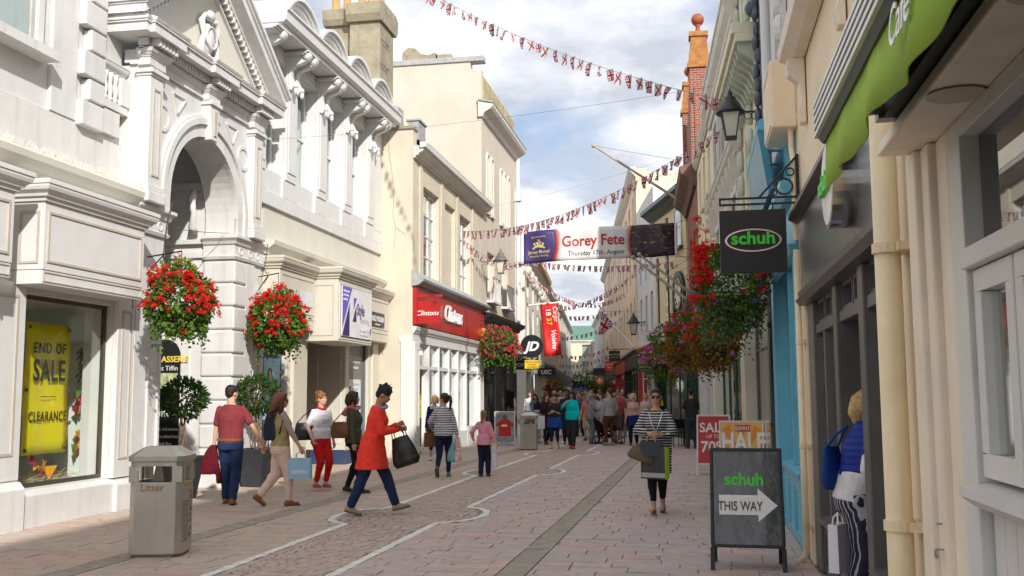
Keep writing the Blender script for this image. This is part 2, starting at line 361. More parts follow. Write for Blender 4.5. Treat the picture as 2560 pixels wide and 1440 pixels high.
lay('paver', p_l, rows(lambda y: -8.9, lambda y: xl(y)-0.05, 5.0, 38, lambda y: [(gutl(y)-0.14, gutl(y)+0.14)], 0.58, 0.25), rand_mat('tan_granite', PAVL), rand_mat('tan_granite_far', PAVL, island=True))
p_c = bed('carriage_band', -4.9, -2.5, 4, 38, -0.0075, mat('sett_mortar', (0.36, 0.31, 0.275), 0.9, 0.2, 9, 0.3, 80))
cells = []
y = 5.5
while y < 36:
    a, b_ = xl(y)+0.06, xr(y)-0.06; x = a
    while x < b_-0.03:
        w_ = rnd.uniform(0.085, 0.13); w_ = min(w_, b_-x); xm = x+w_/2; t = (xm+3.8)/0.55
        cells.append((xm, y+0.16*(1-t*t)+rnd.gauss(0, 0.004), w_-0.005, 0.095+rnd.uniform(-0.006, 0.006), -0.55*t*0.5+rnd.gauss(0, 0.03))); x += w_
    y += 0.102
lay('sett', p_c, cells, rand_mat('brown_setts', SETC), rand_mat('brown_setts_far', SETC, island=True))
M_gut = mat('gutter_concrete', (0.36, 0.315, 0.265), 0.85, 0.25, 6, 0.5, 120, c2=(0.27, 0.235, 0.195))
for nm, fx, hw in (('gutter', lambda y: -1.665+0.009*(y-9), 0.125), ('gutter', gutl, 0.13)):
    b = MB(); R = []
    ys = [4+i*1.0 for i in range(35)]
    for y in ys: R.append([(fx(y)-hw, y, 0.004), (fx(y)-hw*0.6, y, -0.004), (fx(y), y, -0.0065), (fx(y)+hw*0.6, y, -0.004), (fx(y)+hw, y, 0.004), (fx(y)+hw, y, -0.02), (fx(y)-hw, y, -0.02)])
    b.rings(R); struct(b.build(nm, M_gut, smooth=False))
# grating covers set in the right gutter
for yg in (10.6, 18.0):
    x0 = -1.665+0.009*(yg-9); t = T('drain_cover', 'small pale metal drain cover set in the gutter, '+('nearest the camera' if yg < 14 else 'farther up the street'), 'drain', (x0, yg, 0.0))
    b = MB(); b.box(x0-0.13, x0+0.13, yg-0.07, yg-0.05, -0.004, 0.008).box(x0-0.13, x0+0.13, yg+0.05, yg+0.07, -0.004, 0.008).box(x0-0.13, x0-0.11, yg-0.05, yg+0.05, -0.004, 0.008).box(x0+0.11, x0+0.13, yg-0.05, yg+0.05, -0.004, 0.008); b.build('rim', mat('worn_metal', (0.42, 0.40, 0.37), 0.5, 0.2, 20, metal=0.6), t)
    b = MB(); b.box(x0-0.108, x0+0.108, yg-0.048, yg+0.048, -0.004, 0.003); b.build('lid', M_gut, t)
# white sett lines
M_wl = rand_mat('white_setts', [(0.74, 0.72, 0.68), (0.80, 0.79, 0.76), (0.68, 0.66, 0.61), (0.78, 0.76, 0.72)], island=True, r=0.7, bump=0.3)
for nm, fx in (('white_line', xl), ('white_line', xr)):
    b = MB(); y = 5.5; pts_ = []
    step = 0.02
    while y < 36: pts_.append((fx(y), y)); y += step
    acc = 0; last = pts_[0]; chain = [pts_[0]]
    for q in pts_[1:]:
        d = hypot(q[0]-last[0], q[1]-last[1]); 
        while d > 0.11:
            f = 0.11/d; last = (last[0]+(q[0]-last[0])*f, last[1]+(q[1]-last[1])*f); chain.append(last); d = hypot(q[0]-last[0], q[1]-last[1])
    for (xa, ya), (xb, yb) in zip(chain, chain[1:]):
        a = atan2(yb-ya, xb-xa); ca, sa = cos(a), sin(a); cx, cy = (xa+xb)/2, (ya+yb)/2; h = 0.0065+rnd.uniform(-0.002, 0.002); ww = 0.1+rnd.uniform(-0.012, 0.012)
        b.mesh(_PV[4:], [(4, 5, 6, 7), (0, 1, 5, 4), (1, 2, 6, 5), (2, 3, 7, 6), (3, 0, 4, 7)], lambda p, q, r: (cx+ca*p*0.101-sa*q*ww, cy+sa*p*0.101+ca*q*ww, h+r*0.03))
    me2 = bpy.data.meshes.new(nm); me2.from_pydata(b.v, [], b.f); me2.materials.append(M_wl); o = bpy.data.objects.new(nm, me2); COL.objects.link(o); struct(o)

b = MB()
for i in range(420):
    x, y, q = rnd.uniform(-8.0, 1.0), 8.3+22*rnd.random()**1.6, rnd.uniform(0.008, 0.02); a0 = rnd.uniform(0, 6)
    b.poly([(x+q*cos(a0+k_*pi/3)*rnd.uniform(0.8, 1.2), y+q*sin(a0+k_*pi/3)*rnd.uniform(0.8, 1.2), 0.0085+0.0005*rnd.random()) for k_ in range(6)], [(0, 1, 2, 3, 4, 5)])
o = b.build('gum_spots', rand_mat('gum', [(0.12, 0.105, 0.095), (0.20, 0.18, 0.165), (0.09, 0.08, 0.075), (0.5, 0.48, 0.45)], island=True, bump=0), kind='stuff'); o['label'] = 'small trodden gum spots and litter specks scattered over the paving'; o['category'] = 'gum'
# ------------------------------------------------------------------ left-hand buildings
M_wh = mat('white_masonry_paint', (0.655, 0.65, 0.645), 0.62, 0.075, 1.6, 0.25, 45, streak=0.45, dirt=(0.46, 0.42, 0.37))
M_wj = mat('white_joinery', (0.67, 0.668, 0.662), 0.42, 0.04, 3, 0.08, 30)
M_bei = mat('beige_moulding', (0.50, 0.45, 0.38), 0.55, 0.08, 5)
M_cr = mat('cream_masonry', (0.61, 0.55, 0.44), 0.75, 0.07, 1.1, 0.35, 40, streak=0.3, dirt=(0.55, 0.48, 0.36))
M_crl = mat('pale_cream_paint', (0.64, 0.615, 0.545), 0.65, 0.05, 1.4, 0.2, 40, streak=0.2, dirt=(0.64, 0.59, 0.5))
M_crp = mat('peach_cream_masonry', (0.58, 0.515, 0.43), 0.78, 0.07, 0.9, 0.35, 40, streak=0.32, dirt=(0.52, 0.46, 0.37))
M_bron = mat('bronze_window_metal', (0.10, 0.085, 0.07), 0.4, 0.1, 10, metal=0.5)
M_lead = mat('lead_flashing', (0.26, 0.27, 0.29), 0.55, 0.2, 6, 0.3, 25, c2=(0.42, 0.42, 0.41))
M_slate = mat('slate', (0.10, 0.105, 0.12), 0.6, 0.25, 8, 0.3, 30)
M_stone = mat('stained_stone', (0.33, 0.29, 0.21), 0.9, 0.2, 3, 0.6, 30, streak=0.6, dirt=(0.20, 0.17, 0.12))
M_navy = mat('navy_plinth_paint', (0.035, 0.06, 0.13), 0.5, 0.2, 8, 0.1)
M_blk = mat('black_gloss_tile', (0.012, 0.012, 0.013), 0.12, 0.1, 5)
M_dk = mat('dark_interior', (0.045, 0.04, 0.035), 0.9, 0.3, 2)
M_room = mat('shop_interior', (0.52, 0.50, 0.45), 0.9, 0.2, 1.5)
M_cur = mat('pale_blind', (0.55, 0.58, 0.55), 0.9, 0.08, 3)
G1 = glass('window_glass', (0.965, 0.985, 0.98), 0.05); G2 = glass('upper_window_glass', (0.90, 0.94, 0.93), 0.16)
def window(par, fr, u0, u1, z0, z1, v, m, nu=1, nz=1, fw=0.06, bar=0.035, g=None, dep=0.05, sill=None, name='window', blind=None, rail=None):
    """a framed opening: frame with bars, one pane object per light, optional sill and blind"""
    b = MB(fr); b.box(u0, u0+fw, v, v+dep, z0, z1).box(u1-fw, u1, v, v+dep, z0, z1).box(u0+fw, u1-fw, v, v+dep, z0, z0+fw).box(u0+fw, u1-fw, v, v+dep, z1-fw, z1)
    U = [u0+fw+(u1-u0-2*fw)*i/nu for i in range(nu+1)]; Z = [z0+fw+(z1-z0-2*fw)*i/nz for i in range(nz+1)]
    if rail: Z = [z0+fw]+list(rail)+[z1-fw]; nz = len(Z)-1
    for q in U[1:-1]: b.box(q-bar/2, q+bar/2, v+0.005, v+dep-0.003, z0+fw, z1-fw)
    for q in Z[1:-1]: b.box(u0+fw, u1-fw, v+0.003, v+dep-0.001, q-bar/2, q+bar/2)
    w_ = b.build(name, m, par)
    for i in range(nu):
        for j in range(nz):
            p = MB(fr); e = bar/2; p.box(U[i]+(e if i else 0), U[i+1]-(e if i < nu-1 else 0), v+dep*0.4, v+dep*0.4+0.006, Z[j]+(e if j else 0), Z[j+1]-(e if j < nz-1 else 0)); p.build('pane', g or G2, w_)
    if sill: MB(fr).box(u0-sill[0], u1+sill[0], v, v+sill[1], z0-sill[2], z0-0.002).build('sill', sill[3] if len(sill) > 3 else m, w_)
    if blind: MB(fr).box(u0+0.02, u1-0.02, v-0.12, v-0.11, z0+0.02, z1-0.02).build('blind', blind, w_)
    return w_
def room(par, fr, u0, u1, z0, z1, v, depth, m, name='interior'):
    b = MB(fr); b.poly([(u0,v,z0),(u1,v,z0),(u1,v-depth,z0),(u0,v-depth,z0),(u0,v,z1),(u1,v,z1),(u1,v-depth,z1),(u0,v-depth,z1)], [(0,1,2,3),(4,7,6,5),(2,3,7,6),(0,3,7,4),(1,2,6,5)])
    return b.build(name, m, par)
def frame(b, u0, u1, z0, z1, v0, v1, t):
    return b.box(u0, u1, v0, v1, z0, z0+t).box(u0, u1, v0, v1, z1-t, z1).box(u0, u0+t, v0, v1, z0+t, z1-t).box(u1-t, u1, v0, v1, z0+t, z1-t)
CORN = [(0, 0), (0.03, 0), (0.04, 0.05), (0.07, 0.055), (0.08, 0.09), (0.13, 0.13), (0.145, 0.17), (0.145, 0.20), (0.16, 0.205), (0.16, 0.235), (0, 0.25)]
def cornice(b, u0, u1, v, z, s=1.0, sv=None, prof=CORN):
    sv = sv or s; return b.prism([(v+p[0]*sv, z+p[1]*s) for p in prof], 'u', u0, u1)
def mitre(b, u0, u1, vb, v, z, s, prof=CORN, ends=(True, True)):
    """moulding round three sides of a projecting box"""
    for a, c in zip(prof, prof[1:]+prof[:1]):
        pa, pb = a[0]*s, c[0]*s; za, zb = z+a[1]*s, z+c[1]*s
        P = lambda e, zc: [(u0-(e if ends[0] else 0), vb, zc), (u0-(e if ends[0] else 0), v+e, zc), (u1+(e if ends[1] else 0), v+e, zc), (u1+(e if ends[1] else 0), vb, zc)]
        b.poly(P(pa, za)+P(pb, zb), [(0, 1, 5, 4), (1, 2, 6, 5), (2, 3, 7, 6)])
    return b
# --- department store front at the far left of the picture
t1 = T('department_store', 'white painted department store front with grey panelled sign boxes and sale window', 'building', (-8.1, 10, 0))
b = MB(FL); b.wall(-6, 13.5, 0.02, 4.6, -0.55, -0.1, [(11.05, 13.05, 0.47, 2.9), (7.0, 10.35, 0.47, 2.9)]); b.build('wall', M_wh, t1)
MB(FL).box(-6, 13.42, -0.9, -0.35, 4.62, 11.5).build('upper_wall', M_wh, t1)
b = MB(FL); b.prism([(-0.1, 0), (0.03, 0), (0.03, 0.40), (-0.1, 0.46)], 'u', -6, 13.0); b.build('plinth', M_wh, t1, bevel=0.01)
b = MB(FL); b.prism([(-0.1, 0), (0.075, 0), (0.075, 0.37), (0.02, 0.43), (-0.1, 0.45)], 'u', 13.01, 13.5); b.prism([(-0.1, 0), (0.09, 0), (0.09, 0.5), (0.02, 0.58), (-0.1, 0.6)], 'u', 10.36, 11.03); b.build('pilaster_base', M_wh, t1, bevel=0.01)
b = MB(FL); b.box(13.06, 13.48, -0.1, -0.02, 0.46, 4.3); b.box(10.36, 11.04, -0.1, -0.02, 0.6, 3.0); b.build('pilaster', M_wj, t1, bevel=0.008)
b = MB(FL); frame(b, 13.16, 13.4, 0.72, 2.85, -0.02, -0.008, 0.03); frame(b, 10.5, 10.9, 0.9, 2.85, -0.02, -0.008, 0.035); b.build('pilaster_panel', M_bei, t1)
window(t1, FL, 11.05, 13.05, 0.47, 2.9, -0.25, M_bron, fw=0.055, g=G1, name='shop_window'); window(t1, FL, 7.0, 10.35, 0.47, 2.9, -0.25, M_bron, fw=0.055, g=G1, name='shop_window')
room(t1, FL, 10.6, 13.49, 0.45, 2.92, -0.56, 1.3, mat('window_display_wall', (0.80, 0.83, 0.78), 0.8, 0.05), 'display_bay'); room(t1, FL, 6.6, 10.5, 0.45, 2.92, -0.56, 1.3, M_room, 'display_bay')
for u0, u1 in ((10.8, 13.05), (7.2, 10.25)):
    b = MB(FL); b.box(u0, u1, -0.1, 0.35, 3.145, 4.0); b.box(u0+0.003, u1-0.003, -0.1, 0.34, 2.97, 3.14); sb = b.build('sign_box', M_wj, t1, bevel=0.008)
    b = MB(FL); mitre(b, u0, u1, -0.1, 0.352, 3.985, 0.95, ends=(True, True)); b.box(u0-0.15, u1+0.15, -0.1, 0.5, 4.2, 4.235); b.build('cornice', M_wj, sb)
    b = MB(FL); frame(b, u0+0.07, u1-0.08, 3.24, 3.87, 0.35, 0.366, 0.03); frame(b, u0+0.03, u1-0.03, 3.0, 3.125, 0.34, 0.352, 0.014); b.build('moulding', M_bei, sb)
    b = MB(FL); b.box(u0-0.012, u0, 0.02, 0.29, 3.22, 3.25).box(u0-0.012, u0, 0.02, 0.29, 3.84, 3.87).box(u0-0.012, u0, 0.02, 0.05, 3.25, 3.84).box(u0-0.012, u0, 0.26, 0.29, 3.25, 3.84); b.build('side_moulding', M_bei, sb)
    b = MB(FL); b.tube([(u1-0.1, 0.26, 2.97), (u1-0.1, 0.26, 2.90), (u1-0.12, 0.26, 2.86), (u1-0.1, 0.26, 2.83), (u1-0.08, 0.26, 2.86), (u1-0.1, 0.26, 2.90)], 0.008, 6); b.build('awning_hook', M_bron, sb)
b = MB(FL); b.prism([(-0.35, 4.32), (-0.02, 4.34), (0.02, 4.42), (0.10, 4.46), (0.15, 4.52), (0.17, 4.6), (0.15, 4.62), (-0.35, 4.66)], 'u', -6, 13.44); b.build('ledge', M_crl, t1)
b = MB(FL)
for i in range(330):
    u = 10.0+3.4*i/330; v = rnd.uniform(0.02, 0.12); b.tube([(u, v, 4.61), (u+rnd.gauss(0, 0.02), v+rnd.gauss(0, 0.025), 4.72+rnd.uniform(0, 0.04))], 0.0022, 3)
o = b.build('bird_spikes', mat('spike_plastic', (0.55, 0.52, 0.46), 0.5), t1, kind='stuff')
MB(FL).box(-6, 13.42, -0.35, -0.31, 4.66, 5.42).build('string_course', M_wh, t1, bevel=0.01)
b = MB(FL); b.box(11.7, 12.26, -0.35, -0.29, 5.42, 11).box(8.5, 8.9, -0.35, -0.29, 5.42, 11); b.build('pilaster_strip', M_wh, t1, bevel=0.01)
z = 5.38
for i in range(13):
    h = 0.36 if i % 2 == 0 else 0.30; u0 = 12.27 if i % 2 == 0 else 12.43
    MB(FL).box(u0, 12.80, -0.35, -0.20, z, z+h).build('quoin', M_wh, t1, bevel=0.018); z += h+0.03
b = MB(FL); cornice(b, 12.8, 13.42, -0.33, 6.33, 0.8); b.box(12.8, 13.42, -0.34, -0.22, 5.8, 5.92); b.box(13.22, 13.42, -0.34, -0.2, 5.92, 6.33); b.build('balustrade', M_wh, t1)
b = MB(FL)
for u in (12.87, 13.0, 13.13): b.lathe((u, -0.26, 5.92), [(0.05, 0), (0.05, 0.04), (0.03, 0.07), (0.055, 0.17), (0.03, 0.28), (0.045, 0.36), (0.05, 0.42)], 8)
b.build('baluster', M_wh, t1, smooth=True)
MB(FL).prism([(-0.35, 5.42), (-0.35, 5.82), (-0.24, 5.78), (-0.24, 5.42)], 'u', 12.85, 13.25).build('apron', M_wh, t1)
window(t1, FL, 9.0, 11.32, 6.14, 8.6, -0.345, mat('grey_sash', (0.45, 0.45, 0.42), 0.5), 2, 1, 0.07, g=G2, sill=(0.25, 0.28, 0.13, M_wh), blind=mat('green_blind', (0.16, 0.26, 0.20), 0.8))
b = MB(FL); b.box(11.33, 11.45, -0.35, -0.25, 6.1, 8.7); b.build('architrave', M_wj, t1)

# --- pedimented gateway
t2 = T('arched_gateway', 'white classical gateway with round arch, keystone and dentilled pediment', 'building', (-8.1, 15.44, 0))
UC, RA, ZS = 15.445, 1.185, 4.78
b = MB(FL); b.box(13.5, 14.26, -0.62, -0.02, 0, 4.06); b.build('left_pier', M_wh, t2)
b = MB(FL); b.box(16.66, 17.8, -0.62, -0.03, 0, 4.06); b.build('right_pier', M_wh, t2)
for i in range(9):
    z0 = 0.28+0.42*i
    MB(FL).box(16.62, 17.1, -0.6, 0.02, z0, z0+0.39).build('rusticated_block', M_wh, t2, bevel=0.03)
b = MB(FL); b.box(16.58, 17.12, -0.61, 0.05, 0, 0.265); b.box(17.13, 17.84, -0.1, 0.03, 0, 0.2); b.build('pier_base', M_wh, t2, bevel=0.015)
b = MB(FL); b.box(17.12, 17.48, -0.05, 0.0, 0.21, 4.05); b.build('pier_face', M_wh, t2, bevel=0.01)
b = MB(FL); frame(b, 17.5, 17.8, 0.3, 2.45, -0.03, 0.0, 0.05); b.arch(17.65, 2.62, 0.1, 0.145, -0.03, 0.01, 0, 2*pi, 20); frame(b, 13.85, 14.2, 0.3, 2.45, -0.02, 0.01, 0.05); b.arch(14.02, 2.65, 0.11, 0.16, -0.02, 0.02, 0, 2*pi, 20); frame(b, 17.5, 17.8, 2.8, 3.6, -0.03, 0.0, 0.05); b.build('pier_panel', M_wh, t2)
IMP = [(0, 0), (0.03, 0), (0.05, 0.05), (0.02, 0.07), (0.02, 0.25), (0.05, 0.27), (0.07, 0.32), (0.12, 0.37), (0.12, 0.42), (0, 0.43)]
for u0, u1 in ((13.45, 14.26), (16.63, 17.82)):
    b = MB(FL); b.box(u0, u1, -0.6, -0.01, 4.06, 4.48); mitre(b, u0, u1, -0.6, -0.01, 4.06, 1.0, IMP); b.box(u0-0.1, u1+0.1, -0.6, 0.09, 4.45, 4.485); im = b.build('impost', M_wh, t2)
    b = MB(FL)
    for u in (u0+0.22, u0+0.6, u0+0.92): 
        if u < u1-0.1: b.arch(u, 4.22, 0.05, 0.075, 0.005, 0.025, 0, 2*pi, 14)
    b.build('boss', M_wh, im)
b = MB(FL)   # spandrel wall with the round arch cut out
n = 28
for v in (-0.58, 0.0):
    P = [(13.45, v, 4.48), (13.45, v, 6.6), (17.43, v, 6.6), (17.43, v, 4.48)]
    A = [(UC-RA*cos(pi*i/n), v, ZS+RA*sin(pi*i/n)) for i in range(n+1)]
    tops = [(max(13.45, min(17.43, UC-RA*cos(pi*i/n)*1.0)), v, 6.6) for i in range(n+1)]
    k = b.pts(A+tops); b.f += [(k+i, k+i+1, k+n+1+i+1, k+n+1+i) for i in range(n)]
    b.poly([(13.45, v, 4.48), (UC-RA, v, 4.48), (UC-RA, v, 6.6), (13.45, v, 6.6)], [(0, 1, 2, 3)]); b.poly([(UC+RA, v, 4.48), (17.43, v, 4.48), (17.43, v, 6.6), (UC+RA, v, 6.6)], [(0, 1, 2, 3)])
k = b.pts([(UC-RA*cos(pi*i/n), v, ZS+RA*sin(pi*i/n)) for i in range(n+1) for v in (-0.58, 0.0)]); b.f += [(k+2*i, k+2*i+1, k+2*i+3, k+2*i+2) for i in range(n)]
b.poly([(UC-RA, -0.58, 4.48), (UC-RA, 0, 4.48), (UC-RA, 0, ZS), (UC-RA, -0.58, ZS)], [(0, 1, 2, 3)]); b.poly([(UC+RA, -0.58, 4.48), (UC+RA, 0, 4.48), (UC+RA, 0, ZS), (UC+RA, -0.58, ZS)], [(0, 1, 2, 3)])
b.poly([(13.45, -0.58, 4.48), (13.45, 0, 4.48), (13.45, 0, 6.6), (13.45, -0.58, 6.6)], [(0, 1, 2, 3)]); b.poly([(17.43, -0.58, 4.48), (17.43, 0, 4.48), (17.43, 0, 6.6), (17.43, -0.58, 6.6)], [(0, 1, 2, 3)])
b.build('spandrel_wall', M_wh, t2)
b = MB(FL); b.arch(UC, ZS, RA-0.005, RA+0.2, -0.02, 0.05, 0, pi, 32); b.arch(UC, ZS, RA+0.202, RA+0.30, -0.02, 0.10, 0, pi, 32); b.arch(UC, ZS, RA+0.302, RA+0.35, -0.02, 0.065, 0, pi, 32)
for s_ in (-1, 1):
    u = UC+s_*RA; b.box(min(u, u+s_*0.2), max(u, u+s_*0.2), -0.01, 0.048, 4.49, ZS); b.box(min(u+s_*0.2, u+s_*0.3), max(u+s_*0.2, u+s_*0.3), -0.01, 0.098, 4.49, ZS)
b.build('archivolt', M_wh, t2)
b = MB(FL); b.prism([(UC-0.1, ZS+RA-0.05), (UC+0.1, ZS+RA-0.05), (UC+0.17, 6.5), (UC-0.17, 6.5)], 'v', -0.1, 0.16); b.box(UC-0.2, UC+0.2, -0.05, 0.2, 6.502, 6.57); ks = b.build('keystone', M_wh, t2, bevel=0.01)
b = MB(FL); b.prism([(UC-0.035, ZS+RA+0.03), (UC+0.035, ZS+RA+0.03), (UC+0.06, 6.42), (UC-0.06, 6.42)], 'v', 0.16, 0.185); b.build('keystone_panel', M_bei, ks)
b = MB(FL)
for u in (14.03, 16.86): b.arch(u, 5.95, 0.17, 0.23, 0, 0.022, 0, 2*pi, 24)
b.build('roundel', M_wh, t2)
b = MB(FL)
for s_ in (-1, 1):
    P = [(UC+s_*0.72, 6.42), (UC+s_*1.15, 6.42), (UC+s_*0.98, 6.12)]
    for (a0, c0), (a1, c1) in zip(P, P[1:]+P[:1]):
        b.tube([(a0, 0.008, c0), (a1, 0.008, c1)], 0.025, 5)
b.build('spandrel_panel', M_wh, t2)
for u0 in (13.42, 17.05):
    b = MB(FL); b.box(u0, u0+0.38, -0.1, 0.14, 4.77, 6.42); pl = b.build('pilaster', M_wh, t2, bevel=0.01)
    b = MB(FL); b.box(u0-0.07, u0+0.45, -0.1, 0.2, 4.49, 4.66); b.box(u0-0.035, u0+0.415, -0.1, 0.17, 4.66, 4.77); b.build('pilaster_base', M_wh, pl, bevel=0.02)
    b = MB(FL); b.box(u0-0.02, u0+0.40, -0.1, 0.165, 6.42, 6.46); b.box(u0-0.05, u0+0.43, -0.1, 0.2, 6.46, 6.52); b.box(u0+0.01, u0+0.37, -0.1, 0.13, 6.521, 6.76); b.build('capital', M_wh, pl, bevel=0.008)
    b = MB(FL); frame(b, u0+0.09, u0+0.30, 4.9, 6.25, 0.14, 0.155, 0.03); b.build('pilaster_panel', M_bei, pl)
b = MB(FL); b.box(13.4, 17.45, -0.2, 0.05, 6.605, 6.64); b.box(13.42, 17.43, -0.3, 0.015, 6.64, 6.84); b.build('frieze', M_wh, t2)
b = MB(FL); cornice(b, 13.3, 17.55, 0.0, 6.72, 0.5)
for u0, u1 in ((13.38, 13.84), (15.24, 15.65), (17.01, 17.47)): mitre(b, u0, u1, -0.05, 0.145, 6.70, 0.5, ends=(True, True)); b.box(u0, u1, -0.05, 0.145, 6.58, 6.84)
b.build('bed_mould', M_wh, t2)
b = MB(FL)
u = 13.28
while u < 17.58:
    dv = 0.15 if any(a-0.05 < u < c+0.02 for a, c in ((13.38, 13.84), (15.24, 15.65), (17.01, 17.47))) else 0.0
    b.box(u, u+0.055, 0.0, 0.16+dv, 6.85, 6.96); u += 0.095
b.build('dentils', M_wh, t2, kind='stuff')
b = MB(FL); b.box(13.0, 17.9, -0.6, 0.30, 6.97, 7.10); b.box(12.97, 17.93, -0.6, 0.33, 7.10, 7.13); b.prism([(-0.6, 7.13), (0.34, 7.13), (0.36, 7.17), (0.30, 7.20), (-0.6, 7.22)], 'u', 12.95, 17.95)
for u0, u1 in ((13.1, 14.05), (15.0, 15.9), (16.85, 17.82)): b.box(u0, u1, 0.2, 0.375, 6.967, 7.105); b.box(u0-0.02, u1+0.02, 0.2, 0.40, 7.105, 7.135); b.prism([(0.2, 7.135), (0.41, 7.135), (0.43, 7.175), (0.36, 7.205), (0.2, 7.21)], 'u', u0-0.03, u1+0.03)
b.build('cornice', M_wh, t2)
ZA = 8.98; HW = 2.5; ZB = 7.24
b = MB(FL); b.prism([(UC-HW+0.2, ZB-0.03), (UC+HW-0.2, ZB-0.03), (UC, ZA-0.15)], 'v', -0.6, -0.06); b.build('tympanum', M_crl, t2)
SL = (ZA-ZB)/HW
def rake(b, off, th, v0, v1, ext=0.0):
    for s_ in (-1, 1):
        P = [(UC+s_*(HW+ext), ZB+off-SL*ext), (UC, ZA+off), (UC, ZA+off+th), (UC+s_*(HW+ext), ZB+off+th-SL*ext)]; b.prism(P, 'v', v0, v1)
b = MB(FL); rake(b, 0.0, 0.14, -0.6, 0.34, 0.05); rake(b, 0.142, 0.05, -0.6, 0.38, 0.07); rake(b, 0.194, 0.09, -0.6, 0.43, 0.1); rake(b, -0.07, 0.068, -0.3, 0.12); rake(b, -0.26, 0.05, -0.3, 0.0, -0.3); b.build('raking_cornice', M_wh, t2)
b = MB(FL)
for s_ in (-1, 1):
    q = 0.12
    while q < HW-0.25:
        zc = ZA-SL*q-0.16; b.box(UC+s_*q-0.03, UC+s_*q+0.03, -0.06, 0.11, zc-0.02, zc+0.08); q += 0.105
b.build('dentils', M_wh, t2, kind='stuff')
MB(FL).prism([(UC-HW-0.1, ZB+0.2), (UC, ZA+0.285), (UC+HW+0.1, ZB+0.2)], 'v', -2.6, -0.6).build('roof', M_lead, t2)
b = MB(FL); b.ell((UC, -0.02, 7.72), 0.17, 0.10, 0.27, 14, 10); ct = b.build('cartouche', M_wh, t2, smooth=True)
b = MB(FL)
for s_ in (-1, 1):
    b.tube([(UC+s_*0.13, -0.02, 7.36), (UC+s_*0.3, 0, 7.42), (UC+s_*0.26, 0.02, 7.6), (UC+s_*0.2, 0.02, 7.75), (UC+s_*0.3, 0.02, 7.95), (UC+s_*0.2, 0.02, 8.08), (UC+s_*0.05, 0.02, 8.05)], [0.09, 0.08, 0.05, 0.045, 0.06, 0.05, 0.04], 7)
b.arch(UC, 7.72, 0.17, 0.2, 0.03, 0.08, 0, 2*pi, 18); b.ell((UC, 0.02, 8.12), 0.12, 0.08, 0.1, 10, 7); b.ell((UC, -0.02, 7.35), 0.22, 0.07, 0.12, 10, 7); b.build('scrollwork', M_wh, ct, smooth=True)
b = MB(FL)
for i in range(150):
    u = 14.1+3.4*i/150; b.tube([(u, rnd.uniform(0.05, 0.2), 7.2), (u+rnd.gauss(0, 0.012), rnd.uniform(0.05, 0.22), 7.3+rnd.uniform(0, 0.05))], 0.0025, 3)
b.build('bird_spikes', mat('rust_spikes', (0.42, 0.30, 0.20), 0.6), t2, kind='stuff')
# passage behind the arch
b = MB(FL); b.box(14.2, 14.26, -6, -0.62, 0, 6.3); b.box(16.68, 16.74, -6, -0.62, 0, 6.3); b.build('passage_wall', M_wh, t2)
MB(FL).box(14.26, 16.68, -6.05, -6.0, 0, 6.3).build('passage_end', mat('passage_end_paint', (0.30, 0.33, 0.33), 0.8), t2)
MB(FL).box(14.2, 16.74, -6, -0.6, 6.3, 6.36).build('passage_ceiling', mat('teal_ceiling_paint', (0.30, 0.46, 0.47), 0.7), t2)
b = MB(FL)
for z0, h, d in ((4.1, 0.1, 0.06), (4.35, 0.08, 0.1), (5.35, 0.12, 0.12), (3.2, 0.06, 0.04)): b.box(16.68-d, 16.68, -5.9, -0.62, z0, z0+h)
b.box(16.62, 16.68, -1.05, -0.85, 0.0, 4.1); b.box(16.62, 16.68, -1.9, -1.7, 4.45, 5.35); b.build('passage_moulding', M_wh, t2)
b = MB(FL); b.tube([(16.6, -0.75, 4.55), (16.45, -0.75, 4.62), (16.5, -0.75, 4.9), (16.4, -0.75, 5.1), (16.5, -0.75, 5.3)], [0.05, 0.07, 0.05, 0.08, 0.06], 8); b.build('bracket', M_wh, t2, smooth=True)
# deli board in the passage, arched top
tb = T('deli_board', 'tall black board with arched top advertising sandwiches inside the arched passage', 'sign', tuple(FL(16.6, -1.25, 0)))
b = MB(FL); P = [(-1.60, 0.55), (-0.98, 0.55), (-0.98, 2.32)]+[(-1.29+0.31*cos(a), 2.32+0.31*sin(a)) for a in (pi*i/12 for i in range(13))]+[(-1.60, 2.32)]
b.prism([(p[0], p[1]) for p in P], 'u', 16.6, 16.63); b.build('panel', mat('blackboard', (0.018, 0.018, 0.02), 0.4), tb)
b = MB(FL); b.prism([(-1.29+0.36*cos(pi*i/12), 2.32+0.36*sin(pi*i/12)) for i in range(13)], 'u', 16.635, 16.66); b.build('surround', mat('cream_surround', (0.70, 0.63, 0.5), 0.5), tb)
b = MB(FL); b.box(16.592, 16.6, -1.55, -1.02, 1.75, 2.02); b.build('picture', mat('sandwich_photo', (0.45, 0.42, 0.25), 0.5, 0.9, 9, c2=(0.05, 0.18, 0.05)), tb)
b = MB(FL); text(b, 'BRASSERIE', (16.59, -1.17, 2.22), (0, 1, 0), (0, 0, 1), 0.15, 0.003, 0.02); b.build('lettering', mat('yellow_letter', (0.8, 0.6, 0.08), 0.5), tb)
b = MB(FL); text(b, 'at Tiffin', (16.59, -1.2, 2.07), (0, 1, 0), (0, 0, 1), 0.12, 0.003)
for i, s_ in enumerate(('Tea & Infusions', 'Deli Sandwiches', 'Salad Bar')): text(b, s_, (16.59, -1.25, 1.0-i*0.13), (0, 1, 0), (0, 0, 1), 0.085, 0.003)
text(b, 'tiffon', (16.59, -1.22, 1.25), (0, 1, 0), (0, 0, 1), 0.2, 0.003); b.build('small_lettering', mat('white_letter', (0.75, 0.75, 0.73), 0.5), tb)

